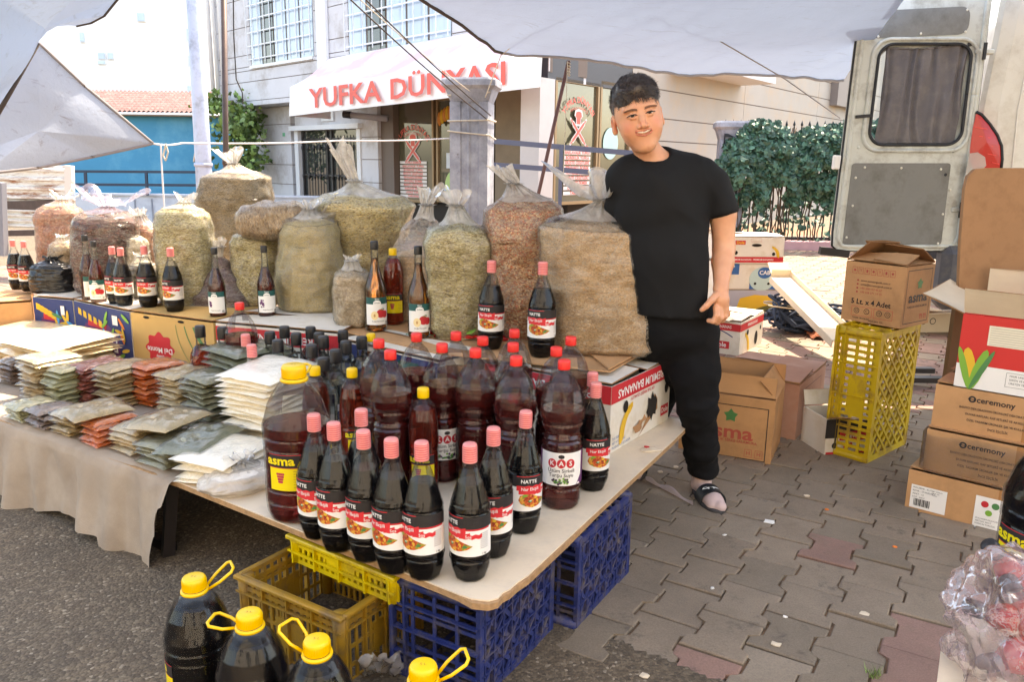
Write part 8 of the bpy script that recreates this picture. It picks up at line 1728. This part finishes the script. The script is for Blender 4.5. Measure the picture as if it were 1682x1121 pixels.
    for pts, rr in ((((1176, 505, -.014), (1177, 519, -.022), (1172, 528, -.020), (1164, 527, -.008)), (.0112, .0105, .0095, .0085)),
                    (((1182, 508, -.010), (1184, 522, -.016), (1178, 530, -.008), (1170, 528, .006)), (.0112, .0105, .0095, .0085)),
                    (((1188, 509, .000), (1191, 520, -.002), (1186, 527, .010), (1178, 524, .020)), (.0108, .010, .009, .008)),
                    (((1193, 507, .010), (1196, 516, .012), (1191, 521, .022), (1184, 518, .028)), (.0098, .009, .008, .0072)),
                    (((1177, 485, -.010), (1168, 494, -.026), (1160, 503, -.030), (1153, 509, -.028)), (.0135, .0118, .0105, .0088))):
        s.chain([h(*p) for p in pts], rr, .0035)
    # other arm, hanging behind the sacks, with a simple relaxed hand
    el2, wr2 = P(1020, 400, 2.94), P(1030, 490, 2.92)
    s.chain([P(1026, 302, 2.86), P(1020, 350, 2.90), el2], [.052, .0445, .0385], .02); s.chain([el2, wr2], [.038, .025], .012)
    h2 = P(1034, 512, 2.90); s.cap(wr2, h2, .024, .026, .012, flat=((0, 1, 0), 1.2))
    for q in range(4): s.chain([h2+np.array([-.018+.012*q, -.01, -.02]), h2+np.array([-.02+.013*q, -.02, -.055-.006*(q in (1, 2))]), h2+np.array([-.018+.012*q, -.008, -.085-.006*(q in (1, 2))])], [.010, .0092, .008], .003)
    s.chain([h2+np.array([.02, -.01, .0]), h2+np.array([.036, -.025, -.02]), h2+np.array([.038, -.03, -.042])], [.012, .0105, .009], .004)
    k1, k2 = P(1146, 668, 2.80), np.array([foot2[0]+.06, 2.98, .43]); hp1, hp2 = P(1136, 550, 2.84), P(1080, 555, 2.86)
    a1 = np.array([foot1[0]-.01, foot1[1]-.055, .085]); a2 = np.array([foot2[0], foot2[1]+.05, .085])
    s.chain([hp1, k1, a1], [.082, .05, .033], .02); s.chain([hp2, k2, a2], [.082, .05, .033], .02)
    def foot(a, d):
        d = np.array([*d, 0.]); n_ = np.array([-d[1], d[0], 0])
        s.cap(a, a-np.array([0, 0, .045])-d*.02, .033, .030, .02)
        s.cap(a+d*(-.02)+np.array([0, 0, -.045]), a+d*.13+np.array([0, 0, -.052]), .027, .026, .015)
        s.cap(a+d*.10+n_*.012+np.array([0, 0, -.055]), a+d*.165+n_*.010+np.array([0, 0, -.060]), .022, .017, .012)
        s.cap(a+d*.10-n_*.015+np.array([0, 0, -.057]), a+d*.15-n_*.016+np.array([0, 0, -.062]), .02, .014, .012)
    fd1 = np.array([.12, -1.]); fd1 /= np.linalg.norm(fd1); fd2 = np.array([-.25, -1.]); fd2 /= np.linalg.norm(fd2)
    foot(a1, fd1); foot(a2, fd2)
    V, Fq = s.mesh()
    ctr = V[Fq].mean(1); loc = (ctr-org) @ Mh
    idx = np.zeros(len(Fq), int)
    def near(chain_, rad):
        d = np.full(len(ctr), 9.)
        for a, b in zip(chain_, chain_[1:]):
            ab = b-a; t = np.clip(((ctr-a) @ ab)/(ab @ ab), 0, 1); d = np.minimum(d, np.linalg.norm(ctr-a-t[:, None]*ab, axis=1))
        return d < rad
    idx[(near(up, .0034) | near(lo, .0050)) & (np.abs(loc[:, 0]) < .028)] = 1
    root = thing('person', 'smiling boy in black T-shirt and black trousers standing behind the stall', 'person', base)
    body = mesh_np('body', V, Fq, [skin.m, lip], idx, root, base)
    # face pieces
    white = flat('eye_white', (226, 218, 212), .25); iris = flat('eye_iris', (34, 20, 14), .12); tooth = flat('teeth', (232, 222, 204), .3)
    lash = flat('eyelash', (30, 20, 17), .6); browm = flat('eyebrow_hair', (118, 82, 62), .7)
    for g in (-1, 1):
        b = MB(); e = H(g*.0290, -.0765, .1238)-base; b.ell(e, (.0140, .0125, .0090), white, 20, 14, Matrix(Mh.tolist()))
        e2 = H(g*.0288, -.0862, .1240)-base; b.ell(e2, (.0060, .0042, .0058), iris, 14, 8, Matrix(Mh.tolist())); b.build('eye', root)
        b = MB(); b.tube([H(g*.0135, -.0905, .1238)-base, H(g*.021, -.0945, .1275)-base, H(g*.032, -.0935, .1280)-base, H(g*.0465, -.0830, .1240)-base], [.0012, .0021, .0024, .0012], lash, 6); b.build('eyelash', root)
        b = MB()
        for k in range(260):
            t = random.random(); x = lerp(.012, .050, t); z = .1408+.0035*math.sin(t*2.2)-.003*t*t+random.uniform(-.0032, .0032)*(1-t*.5); y = -.0925+.012*max(0, (t-.25))**1.3*.85
            p = H(g*x, y, z)-base; q = H(g*(x+.006), y-.0012+.004*t, z+.0025-.003*t)-base; b.tube([p, q], [.0011, .0005], browm, 3, False)
        b.build('eyebrow', root)
    b = MB(); tp = [H(x, y, z) for x, y, z in [(-.022, -.0815, .0600), (-.012, -.0865, .0565), (0, -.0885, .0555), (.012, -.0865, .0565), (.022, -.0815, .0600)]]
    for k in range(9):
        t = k/8; x = -.0215+.043*t; y = -.0915+(x/.022)**2*.0065; z = .0678+(x/.022)**2*.0045
        b.ell(H(x, y, z)-base, (.0036, .0016, .0034), tooth, 10, 6, Matrix(Mh.tolist()))
    b.build('teeth', root)
    # hair: scalp cap plus locks
    hm = mat('hair', (54, 41, 35), .42, var=.5, vs=90, spec=.6)
    hs = SDF(axis([(hx0-.02, hx1+.02, .004)]), axis([(2.55, 2.95, .004)]), axis([(H(0, 0, .04)[2], H(0, 0, .3)[2]+.03, .004)]))
    hs.ell(H(0, .014, .160), (.0805, .100, .088), .01, Mh)
    hs.ell(H(0, -.02, .205), (.064, .072, .041), .03, Mh)
    hs.ell(H(.002, -.130, .078), (.072, .100, .113), .006, Mh, cut=True)
    hs.ell(H(0, .01, .022), (.12, .075, .062), .01, Mh, cut=True)
    for g in (-1, 1): hs.ell(H(g*.09, .012, .10), (.014, .024, .036), .004, Mh, cut=True)
    HV, HF = hs.mesh()
    HV = np.array([p+np.array(noise.noise_vector(Vector((p*30).tolist())))*.005 for p in HV])
    hair = mesh_np('hair', HV, HF, [hm], None, root, base)
    b = MB(); rnd = random.Random(3); cc = H(0, .014, .15)
    HC = HV[HF].mean(1); keep = [i for i in range(len(HC)) if ((HC[i]-cc) @ Mh @ np.array([0, 0, 1.])) > -.09]
    for k in range(7500):
        p = HC[rnd.choice(keep)]; l = (p-org) @ Mh; nrm = (p-cc); nrm /= np.linalg.norm(nrm)
        ln = rnd.uniform(.012, .024) if l[2] > .17 else rnd.uniform(.006, .011)
        d = np.array([.35+.5*l[0]*8, -.75, -.25 if l[2] < .2 else .05])+np.array([rnd.gauss(0, .12), rnd.gauss(0, .12), rnd.gauss(0, .12)])+1.3*np.array(noise.noise_vector(Vector((p*26).tolist())))
        if abs(l[0]) > .06 and l[2] < .17: d = np.array([0, -.25, -1.])+np.array([0, rnd.gauss(0, .3), 0])
        d = Mh @ d; d -= nrm*(d @ nrm)*.8; d /= np.linalg.norm(d)
        sd_ = np.cross(d, nrm); wv = rnd.uniform(.0004, .0010)
        a = p-nrm*.001; m_ = p+d*ln*.5+nrm*ln*.20; e = p+d*ln+nrm*ln*.10
        b.add([a-sd_*wv-base, a+sd_*wv-base, m_+sd_*wv*.8-base, m_-sd_*wv*.8-base, e-base], [(0, 1, 2, 3), (3, 2, 4)], hm)
    b.build('lock_of_hair', hair)['kind'] = 'stuff'
    # T-shirt
    black = mat('black_cotton', (21, 21, 22), .8, var=.25, vs=5, bump=.25, bs=500, sheen=.0, spec=.25)
    t = SDF(axis([(.15, 1.0, .0065)]), axis([(2.5, 3.15, .0075)]), axis([(P(0, 530, 2.8)[2], P(0, 215, 2.8)[2], .0065)]))
    t.cap(sh1+np.array([0, 0, -.005]), sh2, .068, .068, .03); t.cap(P(1084, 262, 2.815), P(1155, 283, 2.82), .045, .05, .03); t.cap(P(1078, 262, 2.815), P(1032, 283, 2.83), .045, .05, .03)
    t.ell(P(1090, 340, 2.82), (.166, .118, .18), .04); t.ell(P(1098, 430, 2.815), (.158, .133, .17), .05); t.ell(P(1106, 500, 2.82), (.155, .13, .13), .05)
    t.cap(P(1098, 420, 2.82), P(1108, 560, 2.82), .15, .155, .04, flat=((0, 1, 0), 1.2))
    t.chain([P(1168, 302, 2.82), P(1185, 350, 2.81), P(1189, 385, 2.805)], [.064, .054, .054], .012)
    t.chain([P(1027, 302, 2.85), P(1021, 350, 2.90), P(1019, 385, 2.93)], [.063, .056, .056], .02)
    t.ell(P(1086, 305, 2.805), (.12, .090, .080), .03)
    # neck opening
    t.cap(H(0, -.01, .05), P(1073, 238, 2.775), .056, .066, .004, cut=True)
    t.ell(P(1073, 247, 2.735), (.070, .08, .037), .006, cut=True)
    # sleeve openings, hem
    sd1 = P(1188, 366, 2.80)-P(1172, 302, 2.82); sd1 /= np.linalg.norm(sd1)
    e1_ = P(1187, 353, 2.80); Pm = np.meshgrid(t.X, t.Y, t.Z, indexing='ij')
    for e_, sgn in ((e1_, 1), (P(1020, 352, 2.90), -1)):
        dd = sd1 if sgn > 0 else np.array([-.15, .05, -.98]); cutd = sum((Pm[i]-e_[i])*dd[i] for i in range(3))
        side = (Pm[0]-P(1160, 360, 2.8)[0])*sgn if sgn > 0 else (P(1004, 360, 2.9)[0]-Pm[0])
        t.F = np.maximum(t.F, np.minimum(cutd, side))
    hem = P(1108, 512, 2.82)[2]
    t.F = np.maximum(t.F, hem-Pm[2])
    TV, TF = t.mesh()
    def folds(V, amp, f):
        out = []
        for p in V:
            q = Vector((p[0]*f[0], p[1]*f[1], p[2]*f[2])); n1 = noise.noise(q); n2 = noise.noise(q*2.3+Vector((3, 1, 7)))
            rr = (1-abs(n1))*amp+n2*amp*.4; c0 = np.array([p[0]*0+1, 0, 0])
            out.append(rr)
        return np.array(out)
    def normals(V, Fq):
        n_ = np.zeros_like(V); a = V[Fq[:, 2]]-V[Fq[:, 0]]; b_ = V[Fq[:, 3]]-V[Fq[:, 1]]; fn = np.cross(a, b_)
        for k in range(4): np.add.at(n_, Fq[:, k], fn)
        return n_/(np.linalg.norm(n_, axis=1)[:, None]+1e-12)
    rot = lambda V: np.stack([V[:, 0]*.9+V[:, 2]*.45, V[:, 1], V[:, 2]*.9-V[:, 0]*.45], 1)
    TV = TV+normals(TV, TF)*(folds(rot(TV), .016, (7, 7, 4))-.010)[:, None]
    mesh_np('t_shirt', TV, TF, [black], None, root, base)
    b = MB(); ring = []
    for k in range(37):
        a = 2*math.pi*k/36; ring.append(P(1074, 248, 2.775)+np.array([.066*math.cos(a), .062*math.sin(a), .002+.020*math.cos(a)*.55+.012*math.sin(a)])-base)
    # logo: a small dark crocodile patch on the chest
    # trousers
    tr = mat('black_trousers', (15, 15, 17), .85, var=.25, vs=6, bump=.25, bs=400, spec=.22)
    t = SDF(axis([(.15, 1.0, .007)]), axis([(2.5, 3.3, .0085)]), axis([(.03, hem+.05, .007)]))
    t.ell(P(1108, 540, 2.83), (.150, .122, .10), .03); t.ell(P(1107, 505, 2.825), (.145, .12, .10), .03)
    t.chain([hp1, lerp(hp1, k1, .5), k1, lerp(k1, a1, .6), a1+np.array([0, 0, .03])], [.098, .086, .068, .056, .054], .03)
    t.chain([hp2, lerp(hp2, k2, .5), k2, lerp(k2, a2, .6), a2+np.array([0, 0, .03])], [.098, .086, .068, .056, .054], .03)
    Pm = np.meshgrid(t.X, t.Y, t.Z, indexing='ij'); t.F = np.maximum(t.F, np.maximum(.088-Pm[2], Pm[2]-(hem+.04)))
    TV, TF = t.mesh()
    am = np.clip(1.35-TV[:, 2]*1.6, .25, 1)
    TV = TV+normals(TV, TF)*((folds(TV, .016, (9, 9, 16))-.009)*am)[:, None]
    mesh_np('trousers', TV, TF, [tr], None, root, base)
    # sock and sandal for each foot
    sock = mat('sock', (205, 180, 176), .9, var=.08, bump=.3, bs=400); rub = mat('sandal_rubber', (24, 27, 30), .55, var=.15, bump=.1); sole_m = mat('sandal_sole', (62, 60, 62), .7)
    wt = flat('sandal_emblem', (225, 228, 224), .5)
    for a, d in ((a1, fd1), (a2, fd2)):
        fs = SDF(axis([(a[0]-.12, a[0]+.16, .005)]), axis([(a[1]-.26, a[1]+.1, .005)]), axis([(-.01, .14, .005)]))
        d3 = np.array([*d, 0.]); n_ = np.array([-d[1], d[0], 0]); s_ = fs
        s_.cap(a, a-np.array([0, 0, .045])-d3*.02, .0385, .035, .02)
        s_.cap(a+d3*(-.02)+np.array([0, 0, -.042]), a+d3*.13+np.array([0, 0, -.048]), .032, .031, .015)
        s_.cap(a+d3*.10+n_*.012+np.array([0, 0, -.050]), a+d3*.168+n_*.010+np.array([0, 0, -.054]), .027, .022, .012)
        s_.cap(a+d3*.10-n_*.015+np.array([0, 0, -.052]), a+d3*.152-n_*.016+np.array([0, 0, -.056]), .025, .019, .012)
        SV, SF = fs.mesh(); SV = SV+np.array([0, 0, .0]); mesh_np('sock', SV, SF, [sock], None, root, base)
        b = MB(); sole = []
        for k in range(28):
            th = 2*math.pi*k/28; cx = math.cos(th); sy = math.sin(th)
            ln_ = .128 if cx > 0 else .118; wd = .049 if cx > 0 else .040
            q = a+d3*(.062+ln_*(abs(cx)**.85)*(1 if cx > 0 else -1))+n_*wd*(abs(sy)**.8)*(1 if sy > 0 else -1); sole.append(q)
        vs = []; 
        for z, k in ((.0015, .96), (.006, 1), (.022, 1.0), (.026, .95)):
            c0 = a+d3*.062
            for q in sole: vs.append(np.array([c0[0]+(q[0]-c0[0])*k, c0[1]+(q[1]-c0[1])*k, z])-base)
        nn = 28; fsx = [(j*nn+i, j*nn+(i+1) % nn, (j+1)*nn+(i+1) % nn, (j+1)*nn+i) for j in range(3) for i in range(nn)]+[tuple(range(nn))[::-1], tuple(3*nn+i for i in range(nn))]
        b.add(vs, fsx, sole_m, False); sand = b.build('sandal', root)
        b = MB()
        def st(u, w_, off=0, a=a, d3=d3, n_=n_):     # u along the foot, w_ across from -1 to 1
            ang = w_*math.pi/2*1.02; y = math.sin(ang)*(.046+off); z = .022+math.cos(ang)**.8*(.052+off-.10*(u-.055)) if abs(ang) < math.pi/2 else .022
            return a+d3*u+n_*y+np.array([0, 0, z-a[2]])-base
        b.grid(lambda i, j: st(lerp(.060, .122, j), lerp(-.98, .98, i), 0), 22, 6, rub); b.grid(lambda i, j: st(lerp(.122, .060, j), lerp(-.98, .98, i), .004), 22, 6, rub)
        for uu in (.060, .122): b.grid(lambda i, j: st(uu, lerp(-.98, .98, i), .004*j), 22, 2, rub)
        band = b.build('strap', sand)
        b = MB()     # reptile emblem: body, tail curl, jaws, legs
        def em(x, y): return st(.091-y, x/.05, .0052)
        for pts in ([(-.018, -.002), (-.010, -.006), (.004, -.006), (.010, -.002), (.006, .003), (-.008, .003)], [(.008, -.003), (.020, -.003), (.021, -.0005), (.010, .0015)], [(.008, .001), (.019, .0045), (.018, .0065), (.006, .004)],
                    [(-.018, -.002), (-.022, .004), (-.017, .010), (-.008, .009), (-.009, .0065), (-.015, .0065), (-.017, .003), (-.012, .001)], [(-.008, -.005), (-.010, -.010), (-.006, -.010), (-.004, -.006)], [(.003, -.006), (.003, -.010), (.007, -.010), (.007, -.005)]):
            b.poly(pts, wt, em)
        b.build('emblem', sand)
    return root
boy = build_boy()
